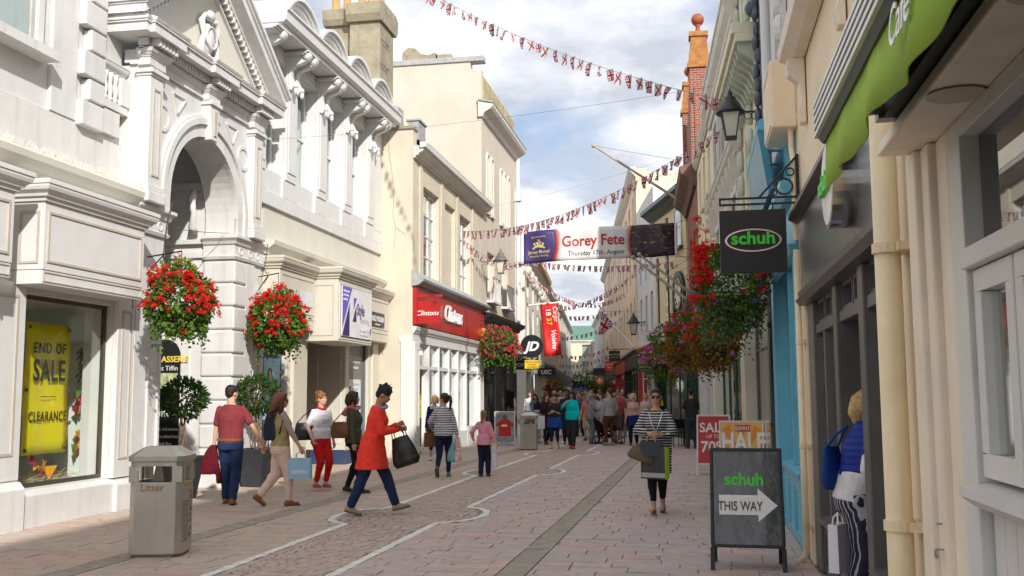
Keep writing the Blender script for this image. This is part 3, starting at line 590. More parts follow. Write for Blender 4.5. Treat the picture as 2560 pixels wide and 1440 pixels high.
# --- white building with scrolled brackets and row of arched hoods
t3 = T('bracketed_white_building', 'white upper facade with paired scroll brackets and four arched hoods above cream shopfronts', 'building', (-8.1, 21.4, 0))
PIL = [17.45, 18.95, 20.68, 22.36, 24.05]; OPN = [(17.75, 18.68), (19.24, 20.4), (20.98, 22.08), (22.66, 23.77)]
b = MB(FL); b.wall(17.44, 25.0, 5.28, 9.0, -0.45, 0.0, [(a, c, 6.0, 8.28) for a, c in OPN]); b.build('upper_wall', M_wj, t3)
MB(FL).box(17.82, 25.0, -0.45, -0.012, 4.4, 5.278).build('cream_band', M_crl, t3)
b = MB(FL); b.box(17.45, 25.0, 0, 0.05, 5.285, 5.56)
for p in PIL: b.box(max(17.45, p-0.36), min(25, p+0.36), 0, 0.048, 5.56, 5.93)
b.box(24.3, 25.0, 0, 0.047, 5.561, 5.85); b.build('stepped_band', M_wj, t3, bevel=0.008)
for p in PIL:
    b = MB(FL); b.box(max(17.45, p-0.27), p+0.27, 0.0, 0.07, 5.935, 8.6); b.box(max(17.45, p-0.2), p+0.2, 0.07, 0.09, 6.1, 7.8); b.build('pilaster', M_wj, t3, bevel=0.008)
MB(FL).box(24.35, 25.0, 0.0, 0.04, 5.86, 8.6).build('end_pilaster', M_wj, t3, bevel=0.01)
for a, c in OPN:
    w_ = window(t3, FL, a+0.03, c-0.03, 6.02, 8.26, -0.3, M_wj, 1, 2, 0.07, 0.05, G2, 0.07, (0.0, 0.28, 0.06), blind=M_cur)
    b = MB(FL); frame(b, a+0.02, c-0.02, 8.3, 8.58, 0.0, 0.03, 0.04); b.build('frieze_panel', M_crl, t3)
BR = [(0, 7.82), (0.06, 7.80), (0.11, 7.86), (0.13, 7.95), (0.08, 8.03), (0.05, 8.12), (0.06, 8.24), (0.14, 8.31), (0.30, 8.36), (0.42, 8.42), (0.46, 8.50), (0.44, 8.58), (0.36, 8.61), (0, 8.61)]
for p in PIL:
    for s_ in ((-0.24, 0.1) if p > 17.5 else (0.0,)):
        b = MB(FL); b.prism([(q[0]+0.07, q[1]) for q in BR], 'u', p+s_, p+s_+0.14); k = b.build('scroll_bracket', M_wj, t3, bevel=0.012)
        b = MB(FL); b.ell((p+s_+0.07, 0.19, 7.9), 0.085, 0.06, 0.06, 8, 6); b.ell((p+s_+0.07, 0.2, 7.8), 0.05, 0.045, 0.08, 8, 6); b.tube([(p+s_-0.015, 0.44, 8.5), (p+s_+0.155, 0.44, 8.5)], 0.085, 10); b.build('carved_leaf', M_wj, k, smooth=True)
b = MB(FL); b.box(17.4, 24.75, -0.4, 0.50, 8.62, 8.70); b.prism([(-0.4, 8.70), (0.56, 8.70), (0.60, 8.74), (0.62, 8.90), (0.66, 8.93), (0.66, 8.97), (-0.4, 8.98)], 'u', 17.3, 24.85)
for p in PIL:
    for i in range(3): b.box(p-0.3-0.02*i, p+0.3+0.02*i, 0, 0.5-0.05*i+0.02, 8.575-0.03*i+0.0, 8.604-0.03*i)
b.build('cornice', M_wj, t3)
JN = [17.3]+[p+0.05 for p in PIL[1:]]
for a, c in zip(JN, JN[1:]):
    hc = (c-a)/2-0.02; h = 0.43; Rr = (hc*hc+h*h)/(2*h); zc = 8.98+h-Rr; al = math.asin(hc/Rr); uc = (a+c)/2
    b = MB(FL); b.arch(uc, zc, Rr-0.06, Rr, -0.9, 0.66, pi/2-al, pi/2+al, 18); b.arch(uc, zc, Rr-0.13, Rr-0.062, -0.3, 0.60, pi/2-al*0.96, pi/2+al*0.96, 18); b.arch(uc, zc, Rr-0.2, Rr-0.132, -0.3, 0.55, pi/2-al*0.92, pi/2+al*0.92, 18); hd = b.build('arched_hood', M_wj, t3)
    b = MB(FL); P = [(uc+(Rr-0.2)*cos(t_), zc+(Rr-0.2)*sin(t_)) for t_ in (pi/2-al*0.9+2*al*0.9*i/14 for i in range(15))]; b.prism(P, 'v', -0.3, 0.45); b.build('hood_panel', M_crl, hd)
b = MB(FL); b.prism([(-0.9, 8.98), (-0.3, 8.98), (-0.3, 9.3), (-0.9, 9.62)], 'u', 17.3, 24.85); b.build('parapet', M_wj, t3)
MB(FL).box(17.4, 25.0, -6, -0.9, 4.4, 9.4).build('building_core', M_crl, t3)
# shopfronts below
M_cp = mat('cream_shopfront_paint', (0.60, 0.56, 0.48), 0.5, 0.05, 2, 0.1, 30, streak=0.15, dirt=(0.55, 0.48, 0.36))
b = MB(FL); b.prism([(-0.1, 4.32), (0.05, 4.32), (0.10, 4.42), (0.22, 4.5), (0.24, 4.58), (-0.1, 4.63)], 'u', 17.82, 25.25); b.build('upper_ledge', M_crl, t3)
for u0, u1, v, z0 in ((17.95, 19.75, 0.30, 3.15), (19.8, 22.0, 0.80, 2.74), (22.05, 24.9, 0.30, 3.15)):
    b = MB(FL); b.box(u0, u1, -0.1, v, z0, 4.06)
    if v < 0.5: b.box(u0+0.004, u1-0.004, -0.1, v-0.012, 2.95, z0-0.003)
    sb = b.build('sign_box', M_cp, t3, bevel=0.008)
    b = MB(FL); mitre(b, u0, u1, -0.1, v+0.002, 4.05, 0.9); b.box(u0-0.14, u1+0.14, -0.1, v+0.14, 4.252, 4.285); b.build('cornice', M_cp, sb)
    b = MB(FL); frame(b, u0+0.06, u1-0.06, z0+0.1 if v < 0.5 else z0+0.05, 3.96, v, v+0.012, 0.02); b.build('moulding', M_bei if v < 0.5 else M_wj, sb)
    b = MB(FL)
    for v0, v1 in ((0.05, v-0.05),):
        if v > 0.5: b.box(u0-0.01, u0, v0+0.05, v1-0.05, 2.85, 2.868).box(u0-0.01, u0, v0+0.05, v1-0.05, 3.9, 3.918).box(u0-0.01, u0, v0+0.05, v0+0.068, 2.868, 3.9).box(u0-0.01, u0, v1-0.068, v1-0.05, 2.868, 3.9)
        else: b.tube([(u1-0.1, v-0.06, 2.95), (u1-0.1, v-0.06, 2.88), (u1-0.11, v-0.06, 2.85), (u1-0.1, v-0.06, 2.82)], 0.009, 6)
    b.build('side_moulding', M_bei, sb)
b = MB(FL); b.wall(17.82, 25.0, 0.02, 4.3, -0.5, -0.05, [(18.05, 19.2, 0.35, 2.95), (20.1, 22.66, 0.0, 2.95), (22.9, 24.35, 0.35, 2.95)]); b.build('shopfront_wall', M_cp, t3)
b = MB(FL); b.box(17.86, 19.3, -0.05, 0.0, 0.005, 0.33); b.box(22.7, 25.0, -0.05, 0.0, 0.005, 0.33); b.box(22.61, 22.655, -0.9, 0.003, 0.005, 0.332); b.build('plinth', M_navy, t3, bevel=0.008)
b = MB(FL); b.box(19.35, 20.08, -0.05, 0.03, 0, 2.94); b.box(24.5, 24.95, -0.05, 0.02, 0.335, 2.94); b.build('pilaster', M_cp, t3, bevel=0.01)
b = MB(FL); b.box(22.635, 22.66, -1.4, -0.06, 0.34, 2.948); b.build('recess_panel', M_cp, t3)
b = MB(FL); b.box(22.62, 22.635, -0.75, -0.15, 0.5, 0.52).box(22.62, 22.635, -0.75, -0.15, 2.7, 2.72).box(22.62, 22.635, -0.75, -0.73, 0.52, 2.7).box(22.62, 22.635, -0.17, -0.15, 0.52, 2.7); b.build('panel_moulding', M_wj, t3)
room(t3, FL, 20.1, 22.66, 0.0, 2.94, -0.5, 2.2, M_dk); MB(FL).box(20.3, 21.6, -1.35, -1.3, 0, 2.3).build('door', mat('dark_door', (0.03, 0.025, 0.02), 0.4), t3)
M_pan = mat('blue_poster_ground', (0.04, 0.075, 0.16), 0.45, 0.25, 3, c2=(0.03, 0.12, 0.22))
MB(FL).box(18.02, 19.22, -0.2, -0.17, 0.33, 2.97).build('window_vinyl', M_pan, t3)
b = MB(FL); b.box(18.35, 19.1, -0.17, -0.165, 1.15, 2.35); b.build('poster', mat('aqua_poster', (0.22, 0.48, 0.60), 0.5, 0.3, 2, c2=(0.40, 0.65, 0.72)), t3)
def face_poster(par, fr, u, z, v, s):
    b = MB(fr); b.prism([(u+s*0.5*cos(a), z+s*0.75*sin(a)) for a in (2*pi*i/14 for i in range(14))], 'v', v, v+0.004); b.build('poster_face', mat('poster_skin', (0.62, 0.40, 0.30), 0.6), par)
    b = MB(fr); b.prism([(u+s*0.8*cos(a), z+s*0.2+s*0.95*sin(a)) for a in (2*pi*i/14 for i in range(14))], 'v', v-0.003, v+0.0); b.build('poster_hair', mat('poster_hair', (0.12, 0.055, 0.03), 0.6), par)
face_poster(t3, FL, 18.62, 2.0, -0.16, 0.14)
b = MB(FL)
for i, s_ in enumerate(('RIGHT HERE', 'WITH YOU', 'ALL THE WAY', 'EVERY TIME')): text(b, s_, (18.78, -0.16, 2.05-i*0.17), (1, 0, 0), (0, 0, 1), 0.09, 0.002, align='LEFT', wide=0.8)
text(b, 'NOW', (18.5, -0.16, 0.62), (1, 0, 0), (0, 0, 1), 0.34, 0.003, 0.02); b.build('poster_lettering', MATS['white_letter'], t3)
MB(FL).box(22.88, 24.37, -0.2, -0.17, 0.33, 2.97).build('window_vinyl', mat('taupe_vinyl', (0.17, 0.155, 0.14), 0.45, 0.1), t3)
b = MB(FL); frame(b, 22.9, 24.35, 0.35, 2.95, -0.19, -0.13, 0.05); b.build('window_frame', mat('slate_blue_frame', (0.12, 0.15, 0.20), 0.5), t3)
MB(FL).box(23.0, 24.1, -0.17, -0.165, 0.6, 2.0).build('poster', mat('white_poster', (0.66, 0.70, 0.72), 0.5, 0.1, 2, c2=(0.45, 0.55, 0.62)), t3)
face_poster(t3, FL, 23.3, 1.7, -0.16, 0.12)
b = MB(FL); text(b, 'GRUCHY', (23.6, -0.165, 2.4), (1, 0, 0), (0, 0, 1), 0.26, 0.003, 0, wide=0.9); text(b, 'de', (23.6, -0.165, 2.66), (1, 0, 0), (0, 0, 1), 0.12, 0.003); text(b, 'COMING SOON', (23.6, -0.165, 2.26), (1, 0, 0), (0, 0, 1), 0.08, 0.003); b.build('lettering', MATS['white_letter'], t3)
b = MB(FL)
for i, s_ in enumerate(('WE THINK YOU', 'WILL LOVE IT', 'FROM JULY')): text(b, s_, (23.5, -0.16, 1.85-i*0.12), (1, 0, 0), (0, 0, 1), 0.08, 0.002, align='LEFT', wide=0.8)
b.build('poster_lettering', mat('grey_letter', (0.35, 0.35, 0.38), 0.5), t3)
# "Style" advertising board on the projecting box
tb = T('shopfitting_board', 'white and purple shopfitter board fixed to the projecting cream sign box', 'sign', tuple(FL(20.9, 0.82, 2.85)))
MB(FL).box(19.95, 21.9, 0.815, 0.835, 2.86, 3.92).build('panel', mat('board_white', (0.78, 0.78, 0.80), 0.35), tb)
M_pu = mat('board_purple', (0.16, 0.12, 0.52), 0.4, 0.03); M_pd = mat('board_dark_purple', (0.06, 0.035, 0.13), 0.4, 0.03)
b = MB(FL); b.prism([(19.96, 3.91), (20.55, 3.91), (19.96, 3.02)], 'v', 0.836, 0.840); b.prism([(20.66, 3.72), (20.86, 3.72), (20.66, 3.46)], 'v', 0.836, 0.840); b.prism([(21.78, 3.1), (21.88, 3.1), (21.78, 2.9)], 'v', 0.836, 0.840); b.build('purple_shape', M_pu, tb)
b = MB(FL); b.prism([(19.96, 2.87), (20.40, 2.87), (20.40, 3.58)], 'v', 0.836, 0.840); b.prism([(20.60, 3.2), (20.84, 3.2), (20.84, 3.56)], 'v', 0.836, 0.840); b.build('dark_shape', M_pd, tb)
b = MB(FL); text(b, 'Style', (20.88, 0.838, 3.36), (1, 0, 0), (0, 0, 1), 0.36, 0.003, 0.012, wide=0.72, align='LEFT'); b.build('lettering', M_pd, tb)
b = MB(FL); text(b, 'Shopfitting', (21.1, 0.838, 3.2), (1, 0, 0), (0, 0, 1), 0.17, 0.003, 0, wide=0.8, align='LEFT'); b.build('grey_lettering', mat('grey_letter', (0.35, 0.35, 0.38), 0.5), tb); b = MB(FL); text(b, 'Call for details: 01 734 200', (21.05, 0.838, 3.0), (1, 0, 0), (0, 0, 1), 0.07, 0.003, 0, align='LEFT'); b.build('grey_lettering', mat('grey_letter', (0.35, 0.35, 0.38), 0.5), tb); b = MB(FL); text(b, 'www.stylegroup.com', (21.05, 0.838, 2.91), (1, 0, 0), (0, 0, 1), 0.07, 0.003, 0, align='LEFT'); b.build('grey_lettering', mat('grey_letter', (0.35, 0.35, 0.38), 0.5), tb)
b = MB(FL)
for i, s_ in enumerate(('Quality products', 'professionally', 'installed by')): text(b, s_, (20.0, 0.842, 3.80-i*0.09), (1, 0, 0), (0, 0, 1), 0.072, 0.002, align='LEFT', wide=0.8)
b.build('white_lettering', MATS['white_letter'], tb)
tb = T('mason_plate', 'small black plate with white letters on the cream sign box beside the purple board', 'sign', tuple(FL(23.9, 0.32, 3.3)))
MB(FL).box(23.2, 24.45, 0.315, 0.33, 3.32, 3.66).build('panel', mat('black_plate', (0.03, 0.025, 0.03), 0.4), tb)
b = MB(FL); text(b, 'AXIS MASON', (23.88, 0.332, 3.44), (1, 0, 0), (0, 0, 1), 0.19, 0.003, 0.015, wide=0.9); text(b, 'main contractor', (23.9, 0.332, 3.35), (1, 0, 0), (0, 0, 1), 0.06, 0.003); b.build('lettering', MATS['white_letter'], tb)
MB(FL).box(18.9, 19.6, 0.315, 0.32, 3.42, 3.72).build('notice', mat('pale_notice', (0.62, 0.65, 0.70), 0.4), t3)

# --- card shop building (its cream side wall faces the camera)
VC = 0.9
t4 = T('card_shop_building', 'cream building with red fascia, white shopfront and tall sash windows', 'building', (-7.2, 29, 0))
b = MB(); b.box(-12.5, -7.2, 25.02, 25.35, 0, 8.62); b.prism([(-12.5, 8.62), (-8.25, 8.62), (-8.25, 8.85), (-12.5, 9.6)], 'v', 25.02, 25.35); b.build('side_wall', M_cr, t4)
b = MB(); b.box(-8.4, -7.16, 24.98, 25.4, 8.62, 8.72); b.box(-8.2, -7.55, 25.1, 25.36, 8.72, 8.84); b.build('coping', M_stone, t4, bevel=0.015)
b = MB()
for pts_ in ([(-7.9, 25.01, 8.5), (-7.86, 25.01, 8.0), (-7.78, 25.01, 7.5), (-7.72, 25.01, 6.9), (-7.74, 25.01, 6.3), (-7.66, 25.01, 6.0), (-7.7, 25.01, 5.4)], [(-7.66, 25.01, 6.0), (-7.4, 25.01, 5.8)]): b.tube(pts_, 0.0035, 4)
b.build('crack', mat('crack_dark', (0.30, 0.24, 0.17), 0.9), t4)
OP = [(26.05, 27.75), (28.45, 29.75), (30.35, 31.9)]
b = MB(FL); b.wall(25.35, 33.65, 3.2, 8.3, VC-0.35, VC, [(a, c, 4.75, 7.3) for a, c in OP]); b.build('front_wall', M_cr, t4)
for i, (a, c) in enumerate(OP):
    if i != 1: window(t4, FL, a, c, 4.76, 7.29, VC-0.22, M_wj, 3, 4, 0.09, 0.03, G2, 0.06, blind=M_cur)
    else: MB(FL).box(a, c, VC-0.3, VC-0.12, 4.75, 7.3).build('blind_recess', M_cr, t4)
b = MB(FL)
for u in (25.75, 28.05, 30.02, 32.2): b.box(u-0.14, u+0.14, VC, VC+0.03, 4.62, 7.9)
b.build('pilaster_strip', M_cr, t4, bevel=0.01)
b = MB(FL); cornice(b, 25.0, 33.9, VC, 7.85, 1.3, 2.0); b.build('eaves_cornice', M_crl, t4)
b = MB(FL); b.prism([(VC+0.2, 8.1), (VC+0.36, 8.12), (VC+0.38, 8.24), (VC+0.2, 8.26)], 'u', 24.95, 33.95); b.build('gutter', M_wj, t4)
for i in range(13):
    v0 = VC+0.34-0.22*i; z0 = 8.27+0.1*i
    MB(FL).prism([(v0, z0), (v0-0.25, z0+0.114), (v0-0.25, z0+0.13), (v0, z0+0.022)], 'u', 25.36, 33.64).build('slate_course', M_slate, t4)
b = MB(); b.box(-8.05, -7.75, 25.42, 25.95, 8.72, 9.4); b.build('dormer', M_lead, t4); b = MB(); b.box(-7.62, -7.3, 25.9, 26.6, 8.4, 9.1); b.box(-7.66, -7.26, 25.86, 26.64, 9.1, 9.15); b.build('dormer', M_lead, t4)
M_rd = mat('red_fascia', (0.44, 0.022, 0.02), 0.28, 0.10, 1.5)
b = MB(FL); b.box(25.05, 33.55, VC, VC+0.1, 3.44, 4.44); fa = b.build('fascia', M_rd, t4)
b = MB(FL); text(b, 'Clintons', (28.9, VC+0.16, 3.76), (1, 0, 0), (0, 0, 1), 0.64, 0.02, 0.015, 0.25); b.build('lettering', mat('white_gloss_letter', (0.82, 0.82, 0.82), 0.3), fa)
b = MB(FL); b.prism([(VC, 4.44), (VC+0.16, 4.46), (VC+0.30, 4.56), (VC+0.32, 4.62), (VC, 4.86)], 'u', 24.98, 33.62); b.build('lead_canopy', M_lead, t4)
b = MB(FL); cornice(b, 25.0, 33.6, VC, 3.17, 0.9, 0.8); b.box(25.0, 33.6, VC-0.35, VC+0.02, 2.98, 3.17); b.build('shopfront_head', M_wj, t4)
b = MB(FL); b.box(24.995, 25.48, VC-0.3, VC+0.08, 0, 2.98); b.box(33.0, 33.6, VC-0.3, VC+0.08, 0, 2.98)
b.build('pilaster', M_wj, t4, bevel=0.01)
b = MB(FL); frame(b, 25.1, 25.4, 0.4, 2.8, VC+0.08, VC+0.09, 0.03); frame(b, 33.1, 33.5, 0.4, 2.8, VC+0.08, VC+0.09, 0.03); b.build('pilaster_panel', M_crl, t4)
b = MB(FL)
for u in (26.75, 27.85, 29.05, 30.2, 31.35): b.box(u-0.07, u+0.07, VC-0.2, VC+0.0, 0.0, 2.98)
b.box(25.48, 33.0, VC-0.19, VC-0.02, 2.3, 2.4); b.box(26.82, 31.28, VC-0.2, VC+0.01, 0.0, 0.5); b.box(31.42, 33.0, VC-0.2, VC+0.01, 0, 0.6); b.build('mullions', M_wj, t4)
for a, c in ((26.82, 27.78), (27.92, 28.98), (29.12, 30.13), (30.27, 31.28), (31.42, 33.0)):
    for z0, z1 in ((0.5, 2.3), (2.4, 2.98)): MB(FL).box(a, c, VC-0.12, VC-0.113, z0, z1).build('pane', G1, t4)
for a, c in ((25.5, 26.66), (31.95, 33.0)):
    pass
dr = MB(FL); frame(dr, 25.52, 26.66, 0.02, 2.28, VC-0.3, VC-0.25, 0.16); dr.box(25.7, 26.5, VC-0.3, VC-0.25, 0.16, 0.5); d_ = dr.build('door', M_wj, t4); MB(FL).box(25.68, 26.5, VC-0.28, VC-0.274, 0.5, 2.12).build('pane', G1, d_); MB(FL).box(26.4, 26.44, VC-0.25, VC-0.2, 1.0, 1.25).build('door_handle', M_bron, d_)
MB(FL).box(25.5, 26.66, VC-0.14, VC-0.134, 2.4, 2.98).build('pane', G1, t4)
room(t4, FL, 25.4, 33.6, 0.0, 3.0, VC-0.32, 4.0, M_room)
b = MB(FL); b.box(26.0, 27.2, VC-1.6, VC-1.5, 2.93, 2.97); b.box(30.6, 31.8, VC-1.6, VC-1.5, 2.93, 2.97); b.build('ceiling_light', emit('fluorescent_tube', (0.85, 1.0, 0.9), 6.0), t4)
for i in range(8):
    u = 26.9+0.6*i; c_ = [(0.5, 0.08, 0.1), (0.1, 0.3, 0.5), (0.6, 0.5, 0.1), (0.1, 0.4, 0.3), (0.6, 0.3, 0.45)][i % 5]
    MB(FL).box(u, u+0.35, VC-0.75, VC-0.6, 0.55+0.2*(i % 3), 1.3+0.25*(i % 4)).build('display_card', mat('card_%d' % (i % 5), c_, 0.5, 0.4, 9), t4)
MB(FL).box(25.36, 33.64, -5, VC-0.36, 3.2, 8.25).build('building_core', M_cr, t4)
MB(FL).box(33.1, 33.45, VC+0.11, VC+0.22, 3.55, 3.85).build('alarm_box', mat('yellow_alarm', (0.75, 0.36, 0.03), 0.4), t4)

# --- tall cream building with round-headed niches and a black shopfront
t5 = T('tall_cream_building', 'tall cream building with round-headed niches, stained parapet and black shopfront', 'building', (-7.2, 37, 0))
b = MB(FL); b.wall(34.0, 40.25, 4.4, 11.5, VC-0.4, VC, [(34.6, 35.9, 5.0, 6.7), (37.3, 38.6, 5.0, 6.7)]); b.build('front_wall', M_crp, t5)
b = MB(); b.box(-13.5, -7.6, 33.66, 34.0, 0, 13.38); b.box(-7.6, -7.2, 33.66, 34.0, 4.4, 13.1); b.build('side_wall', M_crp, t5)
b = MB(); b.box(-13.5, -7.12, 33.6, 34.05, 13.38, 13.58); b.build('coping', M_lead, t5, bevel=0.02)
MB(FL).box(34.0, 40.25, -5, VC-0.4, 4.4, 12.8).build('building_core', M_crp, t5)
b = MB(FL); b.prism([(VC-0.3, 11.9), (VC-0.02, 11.9), (VC-0.02, 12.95), (VC-0.1, 13.1), (VC-0.3, 13.1)], 'u', 34.0, 40.2); b.build('parapet', mat('lichen_parapet', (0.42, 0.36, 0.22), 0.9, 0.3, 2, 0.5, 30, streak=0.9, dirt=(0.50, 0.31, 0.05)), t5)
b = MB(FL); b.prism([(VC-0.1, 11.35), (VC+0.05, 11.35), (VC+0.12, 11.5), (VC+0.35, 11.62), (VC+0.42, 11.72), (VC+0.42, 11.8), (VC-0.1, 11.92)], 'u', 33.55, 40.6); b.build('cornice', M_crl, t5)
b = MB(FL); b.prism([(VC+0.43, 11.81), (VC+0.45, 11.86), (VC-0.1, 12.0), (VC-0.1, 11.93)], 'u', 33.5, 40.65); b.build('cornice_flashing', M_lead, t5)
b = MB()
b.box(-8.9, -8.3, 33.7, 33.95, 13.58, 13.75); P = [(-8.95+0.0, 13.75), (-7.6, 13.75), (-7.62, 13.95), (-7.75, 14.0), (-7.95, 13.93), (-8.2, 13.98), (-8.45, 14.2), (-8.7, 14.25), (-8.92, 14.1)]
b.prism([(p[0]-1.2, p[1]-0.17) for p in P], 'v', 33.7, 33.95); b.build('scroll_ornament', M_stone, t5, bevel=0.02)
for u in (34.35, 35.1, 36.9, 37.65, 38.4):
    n_ = MB(FL); n_.arch(u+0.3, 10.05, 0.16, 0.26, VC, VC+0.06, 0, pi, 12); n_.box(u+0.04, u+0.14, VC, VC+0.055, 8.15, 10.05).box(u+0.46, u+0.56, VC, VC+0.055, 8.15, 10.05); n_.box(u, u+0.6, VC, VC+0.09, 8.02, 8.14); k = n_.build('niche', M_crl, t5)
    MB(FL).box(u+0.15, u+0.45, VC, VC+0.004, 8.16, 10.1).build('niche_shade_panel', mat('niche_shade', (0.42, 0.38, 0.30), 0.4), k)  # opaque flat panel; the niche's shade is painted as a darker wall tone
for a, c in ((34.6, 35.9), (37.3, 38.6)):
    window(t5, FL, a, c, 5.0, 6.7, VC-0.25, M_wj, 2, 2, 0.08, 0.04, G2, 0.06, blind=M_cur)
    b = MB(FL); b.box(a-0.1, c+0.1, VC+0.0, VC+0.25, 4.86, 4.94); b.box(a-0.05, c+0.05, VC+0.2, VC+0.23, 5.75, 5.78)
    for i in range(9): u = a+(c-a)*i/8; b.box(u-0.012, u+0.012, VC+0.205, VC+0.225, 4.94, 5.75)
    b.build('window_guard', M_wj, t5)
b = MB(FL); b.tube([(40.35, VC+0.1, 4.4), (40.35, VC+0.1, 11.4)], 0.09, 10); b.box(40.2, 40.5, VC-0.02, VC+0.25, 9.6, 9.95); b.build('rainwater_pipe', M_wj, t5)
b = MB(FL); b.box(33.66, 34.35, VC-0.3, VC+0.03, 0, 4.1); b.box(39.6, 40.3, VC-0.3, VC+0.03, 0, 4.1); b.box(37.0, 37.5, VC-0.3, VC+0.03, 0, 4.1); b.build('tiled_pier', M_blk, t5)
b = MB(FL); b.box(33.66, 40.3, VC-0.3, VC+0.05, 3.25, 4.1); b.prism([(VC-0.3, 4.1), (VC+0.08, 4.1), (VC+0.15, 4.22), (VC+0.32, 4.3), (VC+0.36, 4.42), (VC-0.3, 4.5)], 'u', 33.6, 40.6); b.build('fascia', mat('black_fascia', (0.02, 0.02, 0.022), 0.3), t5)
for a, c in ((34.35, 37.0), (37.5, 39.6)): window(t5, FL, a, c, 0.02, 3.25, VC-0.22, mat('black_frame', (0.02, 0.02, 0.02), 0.35), 2, 1, 0.08, 0.06, G1, 0.06, name='shop_window', rail=[2.4])
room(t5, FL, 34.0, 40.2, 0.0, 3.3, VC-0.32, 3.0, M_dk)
# chimney stack behind the white building
t6 = T('chimney_stack', 'tall stained stone chimney stack with terracotta pots behind the white parapet', 'chimney', (-9.2, 26.6, 8.4))
b = MB(); b.box(-10.15, -9.4, 26.3, 27.2, 7.5, 12.1); b.box(-9.4, -8.5, 26.1, 27.4, 7.5, 12.1); b.build('stack', M_stone, t6, bevel=0.03)
b = MB(); b.prism([(26.2, 12.1), (26.12, 12.25), (26.12, 12.55), (26.3, 12.62), (27.2, 12.62), (27.38, 12.55), (27.38, 12.25), (27.3, 12.1)], 'u', -10.22, -9.47); b.prism([(26.0, 12.1), (25.9, 12.28), (25.9, 12.6), (26.1, 12.7), (27.4, 12.7), (27.6, 12.6), (27.6, 12.28), (27.5, 12.1)], 'u', -9.45, -8.43); b.build('cap', M_stone, t6)
for x in (-10.0, -9.65, -9.2, -8.92, -8.64):
    b = MB(); b.lathe((x, 26.6, 12.6), [(0.14, 0), (0.14, 0.1), (0.11, 0.15), (0.10, 0.8), (0.13, 0.85), (0.13, 0.95)], 12); b.build('chimney_pot', mat('terracotta', (0.50, 0.22, 0.08), 0.8, 0.25, 5, c2=(0.55, 0.33, 0.14)), t6, smooth=True)
b = MB()
for z0 in (10.2, 10.9, 11.6): b.tube([(-8.5, 26.2, z0), (-8.44, 26.2, z0-0.04), (-8.44, 26.75, z0-0.04), (-8.5, 26.75, z0)], 0.012, 5)
b.build('iron_rung', M_bron, t6)

t = T('loose_cable', 'black cable looping down the left pier of the arched gateway', 'cable', tuple(FL(14.1, 0.12, 4.4))); b = MB(FL); b.tube([(14.2, 0.13, 4.62), (14.05, 0.14, 4.35), (13.98, 0.14, 4.05), (13.95, 0.14, 3.75), (14.05, 0.12, 3.62)], 0.009, 5); b.build('cable', M_bron, t)
t = T('loose_cable', 'black cable looping down the right pier of the arched gateway', 'cable', tuple(FL(17.7, 0.12, 4.4))); b = MB(FL); b.tube([(17.75, 0.13, 4.5), (17.66, 0.14, 4.2), (17.6, 0.13, 4.0), (17.72, 0.12, 3.92), (17.85, 0.12, 3.95)], 0.009, 5); b.build('cable', M_bron, t)
t = T('loose_cable', 'thin cable sagging across the arch opening', 'cable', tuple(FL(15.4, -0.1, 4.5))); b = MB(FL); b.tube([(14.3, -0.2, 4.6), (14.7, -0.25, 4.42), (15.3, -0.3, 4.38), (16.0, -0.25, 4.45), (16.6, -0.1, 4.52)], 0.006, 5); b.build('cable', M_bron, t)
# ------------------------------------------------------------------ right-hand buildings
M_pe = mat('peach_wall_paint', (0.84, 0.70, 0.51), 0.7, 0.06, 1.3, 0.2, 40, streak=0.2, dirt=(0.5, 0.40, 0.28))
M_pl = mat('pale_peach_trim', (0.84, 0.74, 0.62), 0.5, 0.07, 2, 0.15, 30, streak=0.3, dirt=(0.55, 0.46, 0.36))
M_pipe = mat('cream_pipe_paint', (0.80, 0.67, 0.45), 0.4, 0.08, 4, 0.1, 20, streak=0.35, dirt=(0.30, 0.22, 0.12))
M_char = mat('charcoal_joinery', (0.10, 0.096, 0.094), 0.38, 0.12, 4, 0.05, 30)
M_met = mat('grey_fascia_metal', (0.16, 0.16, 0.165), 0.3, 0.12, 1.2, metal=0.4)
M_steel = mat('polished_steel', (0.62, 0.60, 0.58), 0.14, 0.08, 3, metal=1.0)
M_grn = mat('awning_green', (0.32, 0.50, 0.06), 0.75, 0.1, 3, 0.15, 60)
M_iron = mat('black_iron', (0.015, 0.015, 0.016), 0.4, 0.1, 10)
M_blu = mat('turquoise_shop_paint', (0.13, 0.44, 0.60), 0.38, 0.06, 3, 0.06, 30)
M_gdk = mat('bottle_green_paint', (0.012, 0.06, 0.045), 0.35, 0.1, 4)
M_w2 = mat('white_letter_gloss', (0.85, 0.85, 0.84), 0.3, 0.02)
# --- cafe with the green awning, nearest the camera
t = T('cafe_building', 'cream and white cafe front with folding glazed panels under the green awning', 'building', (1.05, 3, 0))
b = MB(FRT); b.wall(-30, 5.55, 3.3, 9.6, -0.4, -0.02, []); b.box(-30, 5.55, -9, -0.4, 0, 9.5); b.build('upper_wall', M_pe, t, one=True)
MB(FRT).box(-30, -3.0, -0.4, -0.02, 0, 3.3).build('wall', M_pe, t)
b = MB(FRT); b.box(-3.0, 4.92, -0.39, 0.17, 2.72, 2.78); b.build('canopy_soffit', M_pl, t, bevel=0.01)
MB(FRT).box(-3.0, 5.55, -0.39, -0.03, 2.785, 3.29).build('beam', M_pe, t)
for u0, u1, v in ((4.80, 4.98, 0.035), (4.66, 4.80, 0.005), (4.46, 4.66, -0.03)): MB(FRT).box(u0, u1, -0.39, v, 0.0, 2.718).build('stepped_pilaster', M_pl, t, bevel=0.012)
b = MB(FRT); b.box(4.98, 5.55, -0.38, -0.03, 0.0, 2.784); b.build('pier', M_pe, t)
VW = -0.09
